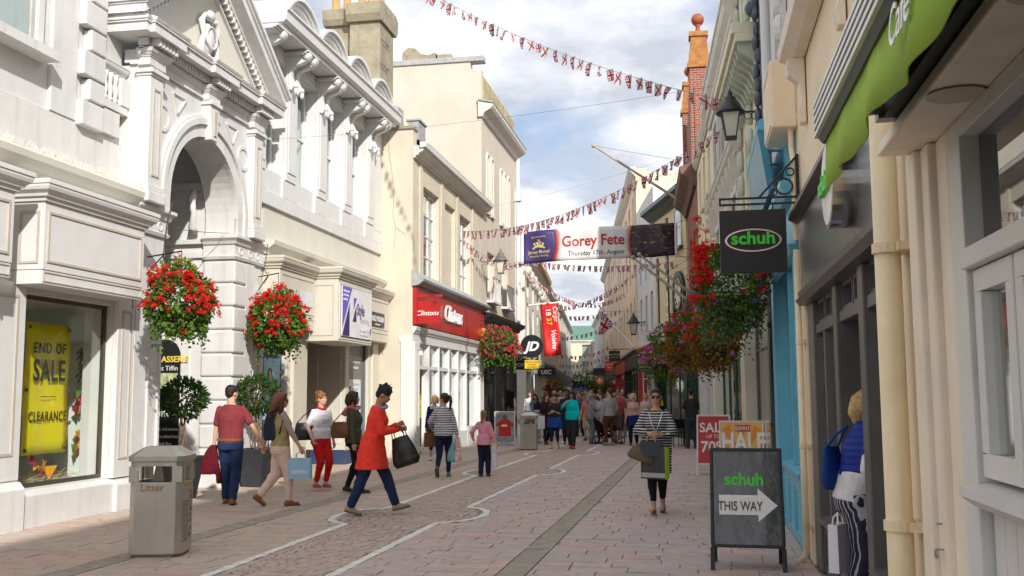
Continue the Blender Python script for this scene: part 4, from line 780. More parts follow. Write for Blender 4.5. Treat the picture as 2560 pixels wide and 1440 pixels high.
b = MB(FRT); b.box(4.26, 4.46, VW-0.1, VW+0.06, 0.0, 2.715); b.box(-3, 4.26, VW-0.1, VW+0.06, 2.64, 2.716); b.box(-3, 4.26, VW-0.1, VW+0.08, 2.09, 2.17); b.build('window_frame', M_wj, t, one=True, bevel=0.006)
b = MB(FRT); b.prism([(VW-0.1, 1.16), (VW+0.08, 1.16), (VW+0.13, 1.2), (VW+0.13, 1.235), (VW-0.1, 1.26)], 'u', -3, 4.25); b.build('sill', M_wj, t)
for i in range(30):
    u = 4.24-0.14*i; MB(FRT).box(u-0.134, u, VW-0.08, VW+0.01, 0.0, 1.158).build('matchboard', M_wj, t)
for i in range(8):
    u1 = 4.24-0.52*i; u0 = u1-0.50
    b = MB(FRT); frame(b, u0, u1, 1.27, 2.085, VW-0.03, VW+0.04, 0.09); k = b.build('folding_panel', M_wj, t, bevel=0.006)
    MB(FRT).box(u0+0.09, u1-0.09, VW-0.005, VW+0.0, 1.36, 1.995).build('pane', G1, k)
for u0, u1 in ((2.6, 4.25), (0.8, 2.55), (-1.2, 0.75)): MB(FRT).box(u0, u1, VW-0.02, VW-0.014, 2.175, 2.638).build('transom_pane', glass('transom_glass', (0.25, 0.27, 0.27), 0.30), t)
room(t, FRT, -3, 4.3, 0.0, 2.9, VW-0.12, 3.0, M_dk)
b = MB(FRT); b.tube([(4.72, 0.04, 0.92), (4.72, -0.04, 0.92)], 0.005, 6); b.arch(4.72, 0.9, 0.012, 0.02, 0.03, 0.04, 0, 2*pi, 10); b.tube([(4.72, 0.03, 1.03), (4.72, -0.04, 1.03)], 0.005, 6); b.build('awning_cleat', mat('cleat_steel', (0.4, 0.38, 0.34), 0.4, metal=0.6), t, one=True)
b = MB(FRT)
for u in (3.9, 2.9): b.arch(u, 0, 0.03, 0.11, 0, 0.004, 0, 2*pi, 20) if False else b.lathe((u, 0.06, 2.716), [(0.10, 0.002), (0.11, -0.006), (0.05, -0.01)], 18)
b.build('soffit_vent', mat('old_vent', (0.55, 0.47, 0.38), 0.6), t)
# --- awning: a thing that folds out from the cafe front
t = T('green_awning', 'lime green cafe awning with striped front rail and scalloped valance', 'awning', (0.7, 3.5, 2.7))
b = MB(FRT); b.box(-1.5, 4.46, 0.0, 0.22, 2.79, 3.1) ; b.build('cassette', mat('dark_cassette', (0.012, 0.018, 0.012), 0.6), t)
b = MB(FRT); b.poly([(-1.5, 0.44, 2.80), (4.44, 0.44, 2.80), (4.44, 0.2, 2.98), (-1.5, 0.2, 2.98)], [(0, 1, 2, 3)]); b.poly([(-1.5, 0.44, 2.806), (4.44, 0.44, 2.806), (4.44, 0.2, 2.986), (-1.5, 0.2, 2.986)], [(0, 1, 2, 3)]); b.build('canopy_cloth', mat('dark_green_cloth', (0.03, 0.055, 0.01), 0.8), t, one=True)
b = MB(FRT); b.prism([(0.36, 2.70), (0.47, 2.70), (0.50, 2.74), (0.50, 2.86), (0.47, 2.90), (0.36, 2.90)], 'u', -1.5, 4.52); fr_ = b.build('front_rail', mat('rail_dark_green', (0.02, 0.05, 0.04), 0.35), t)
for i, z0 in enumerate((2.735, 2.77, 2.805, 2.84, 2.872)):
    b = MB(FRT); b.box(-1.5, 4.525, 0.49, 0.506, z0-0.009, z0+0.009); b.build('rail_stripe', mat('rail_white', (0.72, 0.72, 0.68), 0.35), fr_)
b = MB(FRT); n_ = 240
def val(u): return 2.47+0.016*sin(u*6.3)+0.012*sin(u*2.1)
Q = []
for i in range(n_+1):
    u = -1.5+6.0*i/n_; wv = 0.011*sin(u*10)+0.005*sin(u*19+1)
    Q.append([(u, 0.455, 2.72), (u, 0.457+wv*0.6, 2.62), (u, 0.46+wv*1.3, val(u))])
k = b.pts([p for q in Q for p in q])
for i in range(n_):
    for j in range(2): b.f.append((k+3*i+j, k+3*i+j+1, k+3*i+3+j+1, k+3*i+3+j))
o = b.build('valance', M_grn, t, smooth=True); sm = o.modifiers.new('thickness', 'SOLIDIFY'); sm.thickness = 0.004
b = MB(FRT); text(b, 'Café', (2.92, 0.485, 2.57), (-1, 0, 0), (0, 0, 1), 0.15, 0.002, 0, 0.35, align='LEFT'); b.build('lettering', M_w2, t)
b = MB(FRT); b.box(4.47, 4.55, 0.0, 0.24, 2.79, 2.9); b.tube([(4.5, 0.2, 2.84), (4.4, 0.42, 2.80)], 0.025, 6); b.build('arm_bracket', mat('grey_bracket', (0.25, 0.24, 0.23), 0.4, metal=0.5), t, one=True)
# --- shoe shop
t = T('shoe_shop', 'peach walled building with dark grey metal fascia and charcoal shopfront', 'building', (1.05, 8, 0))
b = MB(FRT); b.wall(5.56, 10.3, 3.3, 9.6, -0.4, -0.01, [(6.9, 8.9, 4.85, 7.2)]); b.build('upper_wall', M_pe, t); MB(FRT).box(5.56, 10.3, -8, -0.4, 3.3, 9.55).build('building_core', M_pe, t)
MB(FRT).box(9.93, 10.3, -0.4, -0.005, 0.0, 3.3).build('pier', M_pe, t)
window(t, FRT, 6.9, 8.9, 4.86, 7.19, -0.2, M_wj, 2, 2, 0.08, g=G2, blind=M_cur)
b = MB(FRT); b.prism([(0, 4.66), (0.1, 4.66), (0.2, 4.72), (0.22, 4.80), (0.0, 4.85)], 'u', 6.6, 9.5); b.build('window_sill', M_pl, t)
for u in (6.75, 9.2):
    b = MB(FRT); b.prism([(0, 4.05), (0.05, 4.05), (0.08, 4.15), (0.04, 4.25), (0.06, 4.42), (0.15, 4.5), (0.17, 4.6), (0.14, 4.66), (0, 4.66)], 'u', u, u+0.14); b.build('scroll_bracket', M_pl, t, bevel=0.01)
b = MB(FRT); b.box(5.62, 9.92, -0.2, 0.03, 2.57, 3.25); b.build('fascia', M_met, t, bevel=0.006)
b = MB(FRT); b.prism([(-0.05, 3.25), (0.05, 3.25), (0.12, 3.29), (0.12, 3.33), (-0.05, 3.4)], 'u', 5.6, 10.02); b.build('fascia_capping', M_bron, t)
b = MB(FRT); b.prism([(-0.2, 2.44), (0.05, 2.44), (0.085, 2.49), (0.05, 2.51), (0.06, 2.565), (-0.2, 2.565)], 'u', 5.62, 9.97); b.build('fascia_moulding', M_char, t)
VS = -0.1
for u0, u1 in ((9.5, 9.92), (7.98, 8.16), (6.72, 6.92), (5.62, 5.78)): MB(FRT).box(u0, u1, VS-0.12, VS+0.08, 0.0, 2.44).build('post', M_char, t, bevel=0.01)
MB(FRT).box(5.78, 9.5, VS-0.1, VS+0.055, 2.14, 2.225).build('transom', M_char, t, bevel=0.008)
MB(FRT).box(8.95, 9.03, VS-0.08, VS+0.05, 0.5, 2.14).build('mullion', M_char, t, bevel=0.006)
for u0, u1 in ((8.16, 8.55), (8.6, 9.0), (9.05, 9.5), (6.92, 7.4), (7.45, 7.98), (5.78, 6.25), (6.3, 6.72)): window(t, FRT, u0, u1, 2.228, 2.438, VS-0.02, M_char, 1, 1, 0.03, g=G1, name='top_light')
for u0, u1 in ((8.16, 8.95), (9.03, 9.5), (5.78, 6.72)): MB(FRT).box(u0, u1, VS, VS+0.006, 0.52, 2.14).build('pane', G1, t)
b = MB(FRT)
for u0, u1 in ((8.16, 9.5), (5.78, 6.72)):
    b = MB(FRT); b.box(u0, u1, VS-0.1, VS+0.05, 0.0, 0.46); b.prism([(VS-0.1, 0.46), (VS+0.1, 0.46), (VS+0.12, 0.5), (VS-0.1, 0.53)], 'u', u0, u1); k = b.build('stall_riser', M_char, t, bevel=0.006)
    q = u0+0.06
    while q+0.35 < u1: b = MB(FRT); frame(b, q, q+0.34, 0.07, 0.40, VS+0.05, VS+0.062, 0.025); b.build('riser_panel', M_char, k); q += 0.40
room(t, FRT, 5.6, 9.9, 0.0, 2.5, VS-0.13, 2.5, mat('shoe_shop_interior', (0.48, 0.43, 0.38), 0.8, 0.2))
for i in range(14):
    u = 5.85+0.26*i; z = 0.6+0.5*(i % 3); MB(FRT).box(u, u+0.18, -0.75, -0.5, z, z+0.12).build('shoe_box', mat('shoe_box_%d' % (i % 4), [(0.5, 0.1, 0.08), (0.6, 0.6, 0.58), (0.1, 0.25, 0.4), (0.55, 0.4, 0.15)][i % 4], 0.6), t)
for z in (0.58, 1.08, 1.58): MB(FRT).box(8.2, 9.48, -0.8, -0.45, z-0.02, z-0.002).build('shelf', M_pl, t); MB(FRT).box(5.8, 6.7, -0.8, -0.45, z-0.02, z-0.002).build('shelf', M_pl, t)
b = MB(FRT); frame(b, 7.0, 7.06, 0.02, 2.1, -1.0, VS-0.15, 0.05); b.box(7.90, 7.95, -1.0, VS-0.14, 0.02, 2.12); b.build('open_door', M_char, t, one=True); MB(FRT).box(7.885, 7.905, VS-0.26, VS-0.16, 1.6, 1.75).build('hinge', mat('hinge_steel', (0.6, 0.58, 0.54), 0.3, metal=0.9), t)
b = MB(FRT); b.prism([(6.25+0.22*cos(a), 1.62+0.36*sin(a)) for a in (2*pi*i/28 for i in range(28))], 'v', VS-0.02, VS-0.015); k = b.build('window_sticker', mat('pink_sticker', (0.55, 0.36, 0.34), 0.5, 0.05), t)
b = MB(FRT)
for i, s_ in enumerate(('BUY ONE', '& GET ONE', 'HALF PRICE')): text(b, s_, (6.25, VS-0.012, 1.72-i*0.14), (-1, 0, 0), (0, 0, 1), 0.075, 0.002)
b.build('sticker_lettering', mat('navy_letter', (0.05, 0.07, 0.25), 0.5), t)
t = T('round_wall_sign', 'thick round steel wall sign with green shop lettering on the dark fascia', 'sign', tuple(FRT(6.48, 0.1, 2.9)))
E_ = lambda q: [(6.62+q*cos(a), 2.93+q*sin(a)) for a in (2*pi*i/40 for i in range(40))]
MB(FRT).prism(E_(0.275), 'v', 0.03, 0.185).build('rim', M_steel, t, smooth=False); MB(FRT).prism(E_(0.25), 'v', 0.185, 0.19).build('face', mat('logo_face', (0.72, 0.73, 0.72), 0.35), t)
b = MB(FRT); text(b, 'schuh', (6.62, 0.205, 2.89), (-1, 0, 0), (0, 0, 1), 0.165, 0.014, 0.03, wide=1.05); b.build('lettering', mat('logo_green', (0.05, 0.62, 0.05), 0.4), t)
# pipes
def downpipe(label, m, fr, u, v, r, z0, z1, brk, foot=True):
    t = T('downpipe', label, 'pipe', tuple(fr(u, v, z0))); b = MB(fr); P = [(u, v, z1), (u, v, z0+0.12)]+([(u, v+0.02, z0+0.05), (u, v+0.08, z0)] if foot else [(u, v, z0)]); b.tube(P, r, 14); b.build('pipe', m, t, smooth=True)
    for z in brk: b = MB(fr); b.tube([(u, v, z-0.025), (u, v, z+0.025)], r*1.18, 14); b.box(u-0.13, u+0.13, v-0.1, v-0.03, z-0.02, z+0.02); b.build('bracket', m, t, one=True)
    return t
downpipe('thick cream downpipe between the cafe and the charcoal shopfront', M_pipe, FRT, 5.30, 0.075, 0.065, 0.0, 3.25, (2.33, 0.95))
downpipe('thin cream downpipe beside the turquoise shopfront', M_pipe, FRT, 10.05, 0.05, 0.03, 0.0, 3.0, (2.1, 1.1, 0.35))
t = T('meter_cabinet', 'peach painted metal cabinet on the wall above the shop sign', 'cabinet', tuple(FRT(10.5, 0.12, 4.4)))
b = MB(FRT); b.box(10.1, 11.0, -0.01, 0.24, 4.25, 4.95); b.build('cabinet', M_pe, t, bevel=0.02); b = MB(FRT); frame(b, 10.12, 10.98, 4.28, 4.92, 0.24, 0.25, 0.03); b.build('door_rim', M_pl, t); b = MB(FRT); b.tube([(10.2, 0.05, 4.25), (10.2, 0.05, 4.05), (10.05, 0.05, 3.9), (10.05, 0.05, 3.1)], 0.025, 8); b.build('conduit', M_pe, t)
# --- turquoise shop
t = T('turquoise_shop', 'narrow shop with turquoise painted front and white upper wall with ornate column', 'building', (1.05, 12, 0))
b = MB(FRT); b.wall(10.31, 13.6, 4.5, 9.9, -0.4, -0.03, [(11.2, 12.6, 5.4, 7.6)]); b.box(10.31, 13.6, -8, -0.4, 0, 9.8); b.build('upper_wall', mat('grey_white_render', (0.66, 0.66, 0.65), 0.6, 0.05), t, one=True); window(t, FRT, 11.2, 12.6, 5.41, 7.59, -0.2, M_wj, 1, 2, 0.07, g=G2, blind=M_cur)
for u0, u1, v in ((10.31, 10.72, 0.03), (13.0, 13.35, 0.06)):
    MB(FRT).box(u0, u1, -0.3, v, 0.0, 3.55).build('pilaster', M_blu, t, bevel=0.012)
b = MB(FRT); b.box(10.3, 13.4, -0.3, 0.02, 3.1, 4.48); b.prism([(0, 3.55), (0.1, 3.6), (0.16, 3.7), (0.16, 3.76), (0, 3.8)], 'u', 10.3, 13.4); b.prism([(0, 3.0), (0.07, 3.02), (0.1, 3.1), (0, 3.1)], 'u', 10.3, 13.4); b.build('fascia', M_blu, t)
b = MB(FRT); b.box(10.72, 13.0, -0.28, 0.0, 0.0, 0.72); b.prism([(-0.1, 0.72), (0.04, 0.72), (0.05, 0.77), (-0.1, 0.8)], 'u', 10.72, 13.0); k = b.build('stall_riser', M_blu, t)
for u in (10.8, 11.55, 12.3): b = MB(FRT); frame(b, u, u+0.62, 0.1, 0.6, 0.0, 0.014, 0.03); b.build('riser_panel', M_blu, k)
MB(FRT).box(11.9, 11.98, -0.15, -0.03, 0.8, 3.0).build('mullion', M_blu, t)
for u0, u1 in ((10.72, 11.9), (11.98, 13.0)): MB(FRT).box(u0, u1, -0.1, -0.094, 0.8, 3.0).build('pane', G1, t)
room(t, FRT, 10.72, 13.0, 0.05, 3.05, -0.3, 2.0, mat('olive_interior', (0.30, 0.30, 0.2), 0.8, 0.2))
b = MB(FRT); b.prism([(11.55+0.5*cos(a), 1.72+0.36*sin(a)) for a in (2*pi*i/28 for i in range(28))], 'v', -0.09, -0.086); b.build('window_sticker', mat('red_sticker', (0.55, 0.03, 0.02), 0.5, 0.03), t)
b = MB(FRT); text(b, 'EXTRA', (11.55, -0.084, 1.78), (-1, 0, 0), (0, 0, 1), 0.22, 0.002, 0.01); text(b, '£50 OFF', (11.55, -0.084, 1.56), (-1, 0, 0), (0, 0, 1), 0.22, 0.002, 0.01); b.build('sticker_lettering', M_w2, t)
b = MB(FRT); 
for i, s_ in enumerate(('Open', 'Mon-Sat', '9 - 5.30')): text(b, s_, (10.95, -0.088, 1.12-i*0.1), (-1, 0, 0), (0, 0, 1), 0.09, 0.002)
b.build('hours_lettering', mat('cyan_letter', (0.05, 0.55, 0.6), 0.5), t)
b = MB(FRT); b.tube([(12.3, 0.1, 4.55), (12.3, 0.1, 9.5)], 0.06, 12); b.build('white_downpipe', M_wj, t)
M_orn = mat('blue_grey_carving', (0.10, 0.115, 0.15), 0.55, 0.3, 9)
b = MB(FRT); b.box(13.62, 13.86, -0.2, 0.08, 3.9, 7.2); b.build('carved_column', M_orn, t, bevel=0.02)
b = MB(FRT)
for i in range(16):
    z = 4.0+0.2*i; b.ell((13.74+0.05*sin(i*2.1), 0.10+0.03*abs(sin(i*1.7)), z), 0.10, 0.05, 0.06+0.06*abs(sin(i*3.3)), 8, 6)
b.ell((13.74, 0.16, 6.9), 0.12, 0.10, 0.12, 8, 6); b.build('carving', M_orn, t, smooth=True, one=True)
b = MB(FRT)
for i in range(10): b.ell((11.0+0.0*i, 0.05, 5.6+0.3*i), 0.12, 0.07, 0.16, 8, 6)
b.box(10.9, 11.1, -0.02, 0.05, 5.3, 9); b.build('plaster_ornament', M_wh, t, smooth=False, one=True)
t = T('blue_awning_frame', 'turquoise folded awning cassette held off the wall on arms', 'awning', tuple(FRT(12.4, 0.4, 4.1)))
b = MB(FRT); b.prism([(0.14, 3.86), (0.20, 3.82), (0.30, 4.5), (0.28, 4.6), (0.22, 4.6)], 'u', 11.3, 13.7); b.build('cassette', mat('blue_cassette', (0.07, 0.26, 0.36), 0.4, 0.1), t); b = MB(FRT); b.tube([(11.28, 0.24, 4.6), (13.72, 0.24, 4.6)], 0.07, 10); b.build('roller', M_blu, t)
for u in (11.5, 12.2, 12.9, 13.5): b = MB(FRT); b.tube([(u, 0.0, 4.35), (u, 0.22, 4.35)], 0.02, 6); b.build('arm', M_blu, t)
# --- bent line of facades farther along
FB = Fr(1.05, 14, -0.054, 1, 'R')
t = T('pale_green_building', 'ornate cream and pale green building with bracketed balcony', 'building', tuple(FB(1.5, 0, 0)))
M_pg = mat('pale_green_trim', (0.50, 0.56, 0.46), 0.6, 0.1, 3); M_cg = mat('greenish_cream', (0.72, 0.68, 0.52), 0.65, 0.06, 1.5, 0.2, 40, streak=0.2)
b = MB(FB); b.wall(-0.1, 3.4, 4.2, 9.2, -0.4, -0.02, [(0.6, 1.4, 6.9, 8.6), (2.1, 2.9, 6.9, 8.6), (0.6, 1.4, 4.4, 5.8), (2.1, 2.9, 4.4, 5.8)]); b.box(-0.1, 3.4, -8, -0.4, 0, 9.1); b.build('upper_wall', M_cg, t, one=True)
for u0 in (0.6, 2.1):
    for z0, z1 in ((6.9, 8.6), (4.4, 5.8)): window(t, FB, u0, u0+0.8, z0, z1, -0.25, M_wj, 1, 2, 0.06, g=G2, blind=M_cur, sill=(0.05, 0.3, 0.06, M_pg))
b = MB(FB); b.box(-0.1, 3.3, -0.1, 0.45, 6.62, 6.78); b.box(-0.1, 3.3, -0.1, 0.4, 6.5, 6.62); b.build('balcony', M_cg, t, bevel=0.01, one=True)
for i in range(12):
    u = -0.02+0.28*i; b = MB(FB); b.prism([(0, 6.1), (0.08, 6.12), (0.14, 6.25), (0.34, 6.38), (0.36, 6.5), (0, 6.5)], 'u', u, u+0.1); b.build('bracket', M_pg, t)
for u in (-0.02, 1.7, 3.2):
    b = MB(FB)
    for i in range(11): b.ell((u+0.08, 0.02, 4.3+0.42*i), 0.13, 0.07, 0.19, 8, 6)
    b.build('foliate_pilaster', M_pg, t, one=True)
b = MB(FB); cornice(b, -0.1, 3.4, 0, 8.8, 1.6, 1.8); b.build('cornice', M_cg, t)
t = T('cream_cornice_building', 'cream and white building with deep corniced eaves and recessed windows', 'building', tuple(FB(6.5, 0, 0)))
M_c5 = mat('warm_cream_render', (0.76, 0.68, 0.52), 0.65, 0.06, 1.5, 0.2, 40, streak=0.2)
OPS = [(4.0, 4.9), (5.9, 6.9), (7.9, 8.9)]
b = MB(FB); b.wall(3.42, 10.2, 4.0, 8.6, -0.45, -0.01, [(a, c, 6.2, 7.6) for a, c in OPS]+[(a, c, 4.2, 5.2) for a, c in OPS]); b.box(3.42, 10.2, -8, -0.45, 0, 9.0); b.build('upper_wall', M_c5, t, one=True)
for a, c in OPS:
    for z0, z1 in ((6.2, 7.6), (4.2, 5.2)):
        window(t, FB, a, c, z0, z1, -0.25, M_wj, 1, 2, 0.06, g=G2, blind=M_cur); b = MB(FB); frame(b, a-0.14, c+0.14, z0-0.1, z1+0.14, 0, 0.05, 0.135); b.build('architrave', M_wh, t)
    b = MB(FB); b.arch((a+c)/2, 5.2, 0.5, 0.62, 0, 0.06, 0, pi, 14); b.build('arch_moulding', M_wh, t)
b = MB(FB); cornice(b, 3.3, 10.25, 0, 7.95, 2.6, 1.7); b.build('cornice', M_crl, t); b = MB(FB); cornice(b, 3.42, 10.2, 0, 5.72, 1.3, 1.3); b.build('string_course', M_crl, t)
for i in range(9): u = 3.6+0.78*i; b = MB(FB); b.prism([(0, 5.3), (0.06, 5.3), (0.18, 5.55), (0.2, 5.72), (0, 5.72)], 'u', u, u+0.14); b.build('bracket', M_crl, t)
MB(FB).box(3.42, 10.2, -3, -0.3, 8.6, 9.2).build('parapet', M_c5, t)
t = T('narrow_cream_building', 'narrow cream building with slate roof beside the red brick gable', 'building', tuple(FB(13.3, 0, 0)))
OPS = [(10.9, 11.6), (12.8, 13.5), (14.7, 15.4)]
b = MB(FB); b.wall(10.22, 16.4, 3.9, 8.5, -0.45, -0.02, [(a, c, z0, z0+1.4) for a, c in OPS for z0 in (4.6, 6.6)]); b.box(10.22, 16.4, -8, -0.45, 0, 8.4); b.build('upper_wall', mat('butter_cream_render', (0.76, 0.66, 0.44), 0.65, 0.06, 1.5, 0.2, 40, streak=0.25), t, one=True)
for a, c in OPS:
    for z0 in (4.6, 6.6): window(t, FB, a, c, z0, z0+1.4, -0.22, M_wj, 1, 2, 0.06, g=G2, blind=M_cur, sill=(0.08, 0.3, 0.08, M_wh))
b = MB(FB); cornice(b, 10.22, 16.4, 0, 8.3, 1.3, 0.8); b.build('cornice', M_crl, t)
for i in range(9): MB(FB).prism([(-0.1-0.28*i, 8.62+0.28*i), (-0.42-0.28*i, 8.94+0.28*i), (-0.42-0.28*i, 8.97+0.28*i), (-0.1-0.28*i, 8.66+0.28*i)], 'u', 10.3, 16.4).build('slate_course', M_slate, t)
# brick gable building
def brickmat():
    m = mat('red_brick', (0.36, 0.10, 0.055), 0.8); tt = m.node_tree; b = tt.nodes['Principled BSDF']; co = tt.nodes.new('ShaderNodeTexCoord'); se = tt.nodes.new('ShaderNodeSeparateXYZ'); tt.links.new(co.outputs['Object'], se.inputs[0])
    ad = tt.nodes.new('ShaderNodeMath'); ad.operation = 'ADD'; tt.links.new(se.outputs[0], ad.inputs[0]); tt.links.new(se.outputs[1], ad.inputs[1]); cb = tt.nodes.new('ShaderNodeCombineXYZ'); tt.links.new(ad.outputs[0], cb.inputs[0]); tt.links.new(se.outputs[2], cb.inputs[1])
    br = tt.nodes.new('ShaderNodeTexBrick'); br.inputs['Scale'].default_value = 1; br.inputs['Brick Width'].default_value = 0.22; br.inputs['Row Height'].default_value = 0.075; br.inputs['Mortar Size'].default_value = 0.008
    br.inputs['Color1'].default_value = (0.30, 0.075, 0.04, 1); br.inputs['Color2'].default_value = (0.20, 0.05, 0.035, 1); br.inputs['Mortar'].default_value = (0.35, 0.30, 0.25, 1); tt.links.new(cb.outputs[0], br.inputs['Vector']); tt.links.new(br.outputs['Color'], b.inputs['Base Color']); return m
M_brk = brickmat(); M_tc = mat('red_terracotta', (0.34, 0.085, 0.04), 0.6, 0.15, 4); M_br2 = mat('brown_stone', (0.17, 0.10, 0.075), 0.8, 0.2, 3)
t = T('brick_gable_building', 'red brick gabled building with terracotta ball finials', 'building', tuple(FB(19.3, 0, 0)))
b = MB(FB); b.wall(16.42, 22.3, 3.8, 11.0, -0.45, 0, [(17.6, 18.6, 4.8, 6.8), (19.8, 20.8, 4.8, 6.8)]); b.box(16.42, 22.3, -8, -0.45, 0, 10.9); b.build('upper_wall', M_brk, t, one=True)
for a in (17.6, 19.8): window(t, FB, a, a+1.0, 4.8, 6.8, -0.2, M_wj, 1, 2, 0.06, g=G2, blind=M_cur)
for u0 in (16.45, 21.5):
    b = MB(FB); b.box(u0, u0+0.5, -0.5, 0.12, 8.5, 11.6); b.build('gable_pier', M_brk, t); b = MB(FB); b.box(u0-0.06, u0+0.56, -0.56, 0.18, 11.6, 11.75); b.prism([(-0.5, 11.75), (0.14, 11.75), (0.05, 12.6), (-0.42, 12.6)], 'u', u0+0.02, u0+0.48); b.box(u0-0.03, u0+0.53, -0.47, 0.1, 12.6, 12.75); b.build('pier_cap', mat('lichened_terracotta', (0.27, 0.075, 0.035), 0.8, 0.3, 5, c2=(0.40, 0.24, 0.05)), t, one=True)
    b = MB(FB); q = FB(u0+0.25, -0.18, 0); b.fr = IDN; b.lathe((q[0], q[1], 12.75), [(0.14, 0), (0.08, 0.08), (0.06, 0.22), (0.12, 0.3)], 12); b.ell((q[0], q[1], 13.2), 0.2, 0.2, 0.2, 14, 10); b.build('ball_finial', M_tc, t, smooth=True, one=True)
b = MB(FB); b.prism([(17.0, 11.0), (21.5, 11.0), (19.25, 13.0)], 'v', -0.4, -0.05); b.build('gable', M_brk, t)
b = MB(FB); b.prism([(-0.1, 7.9), (0.1, 7.9), (0.2, 8.1), (0.45, 8.3), (0.5, 8.5), (-0.1, 8.7)], 'u', 16.42, 22.3); b.build('cornice', M_br2, t); b = MB(FB); b.prism([(-0.1, 4.2), (0.1, 4.2), (0.3, 4.4), (0.35, 4.55), (-0.1, 4.7)], 'u', 16.42, 22.3); b.build('string_course', M_br2, t)
b = MB(FB); b.prism([(-0.45, 10.8), (-3.5, 13.2), (-3.5, 13.3), (-0.45, 10.9)], 'u', 16.45, 22.2); b.build('roof', M_slate, t)
# ground-floor shopfronts along the bend
def shopfront(name, label, u0, u1, z1, mF, mT, n, fr=FB, zf=0.7, inter=None, glassm=None):
    t = T(name, label, 'shopfront', tuple(fr((u0+u1)/2, 0, 0)))
    MB(fr).box(u0, u1, -0.3, 0.04, z1-zf, z1).build('fascia', mF, t, bevel=0.006); b = MB(fr); cornice(b, u0, u1, 0.03, z1, 0.8, 0.9); b.build('cornice', mT, t)
    for u in (u0, u1-0.3): MB(fr).box(u, u+0.3, -0.3, 0.08, 0, z1-zf).build('pilaster', mT, t, bevel=0.008)
    MB(fr).box(u0+0.3, u1-0.3, -0.28, 0.0, 0, 0.5).build('stall_riser', mF, t)
    w_ = (u1-u0-0.6)/n
    for i in range(n): window(t, fr, u0+0.3+w_*i, u0+0.3+w_*(i+1), 0.5, z1-zf, -0.16, mF, 1, 1, 0.05, g=G1, name='shop_window', rail=[2.3])
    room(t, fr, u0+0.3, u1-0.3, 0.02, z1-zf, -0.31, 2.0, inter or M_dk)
    return t
shopfront('dark_shopfront', 'dark painted shopfront right beyond the turquoise shop', -0.35, 3.38, 4.18, M_char, M_cp, 2, inter=M_dk)
shopfront('green_shopfront', 'bottle green shopfront with pale pilasters behind the advertising boards', 3.45, 10.2, 3.95, M_gdk, M_cp, 4)
shopfront('white_shopfront', 'white columned shopfront where the man in black stands', 10.25, 16.4, 3.88, M_wj, M_wj, 3)
shopfront('brick_shopfront', 'green and glass shopfront under the red brick gable', 16.45, 22.25, 3.78, M_gdk, M_gdk, 3, inter=M_room)
downpipe('dark drainpipe at the edge of the turquoise shop', M_iron, FRT, 13.5, 0.06, 0.045, 0.0, 3.8, (2.5, 1.2))
# --- corner building with the clock
A_, B_ = (-0.22, 36.2), (-1.55, 41.0); FC = Fr(A_[0], A_[1], B_[0]-A_[0], B_[1]-A_[1], 'R')
t = T('clock_building', 'cream corner building with round wall clock and tall narrow windows', 'building', (-0.9, 38.6, 0))
M_cl = mat('sandy_cream_render', (0.78, 0.64, 0.40), 0.7, 0.06, 1.5, 0.2, 40, streak=0.15)
b = MB(FC); b.box(0, 5.0, -6, 0, 3.6, 8.9); b.build('upper_wall', M_cl, t)
b = MB(FC); b.prism([(-0.1, 8.6), (0.1, 8.6), (0.35, 8.8), (0.5, 8.9), (0.5, 9.05), (-0.1, 9.3)], 'u', -0.6, 5.2); b.build('eaves', M_gdk, t); b = MB(FC); b.prism([(0.4, 9.06), (-2.5, 10.6), (-2.5, 10.7), (0.4, 9.12)], 'u', -0.5, 5.1); b.build('roof', mat('brown_tiles', (0.26, 0.19, 0.12), 0.8, 0.2, 4), t)
for u in (2.6, 4.2):
    b = MB(FC); b.box(u, u+0.3, 0, 0.05, 4.2, 6.9); b.arch(u+0.15, 6.9, 0.0, 0.15, 0, 0.05, 0, pi, 10); b.build('lancet_window', M_gdk, t, one=True); MB(FC).box(u+0.07, u+0.23, 0.05, 0.055, 4.3, 6.9).build('pane', G2, t)
    MB(FC).box(u, u+0.3, 0, 0.05, 7.3, 8.4).build('upper_lancet', M_gdk, t)
window(t, FC, 0.5, 1.6, 7.0, 8.5, 0.0, M_wj, 1, 2, 0.08, g=G2, blind=M_cur, sill=(0.1, 0.15, 0.1, M_gdk))
b = MB(FC); b.arch(0.95, 5.3, 0.62, 0.80, 0, 0.12, 0, pi, 18); b.box(0.15, 0.33, 0, 0.12, 3.8, 5.3).box(1.57, 1.75, 0, 0.12, 3.8, 5.3); b.build('arched_surround', M_gdk, t, one=True)
ck = T('wall_clock', 'round white wall clock with roman numerals in a green arch', 'clock', tuple(FC(0.95, 0.1, 5.3)))
b = MB(FC); b.prism([(0.95+0.6*cos(a), 5.3+0.6*sin(a)) for a in (2*pi*i/32 for i in range(32))], 'v', 0.02, 0.1); b.build('dial', mat('clock_dial', (0.75, 0.73, 0.68), 0.5), ck)
b = MB(FC); b.arch(0.95, 5.3, 0.58, 0.64, 0.02, 0.14, 0, 2*pi, 32); b.build('rim', M_iron, ck)
b = MB(FC)
for i, s_ in enumerate(('XII', 'I', 'II', 'III', 'IIII', 'V', 'VI', 'VII', 'VIII', 'IX', 'X', 'XI')):
    a = pi/2-2*pi*i/12; text(b, s_, (0.95-0.44*cos(a), 0.105, 5.3+0.44*sin(a)-0.06), (-1, 0, 0), (0, 0, 1), 0.17, 0.004, 0.02, wide=0.8)
b.build('lettering', M_iron, ck)
b = MB(FC); b.prism([(0.93, 5.25), (0.97, 5.25), (0.955, 5.7), (0.945, 5.7)], 'v', 0.11, 0.118); b.prism([(0.95, 5.33), (0.95, 5.27), (0.66, 5.12)], 'v', 0.119, 0.126); b.build('hands', M_iron, ck, one=True)
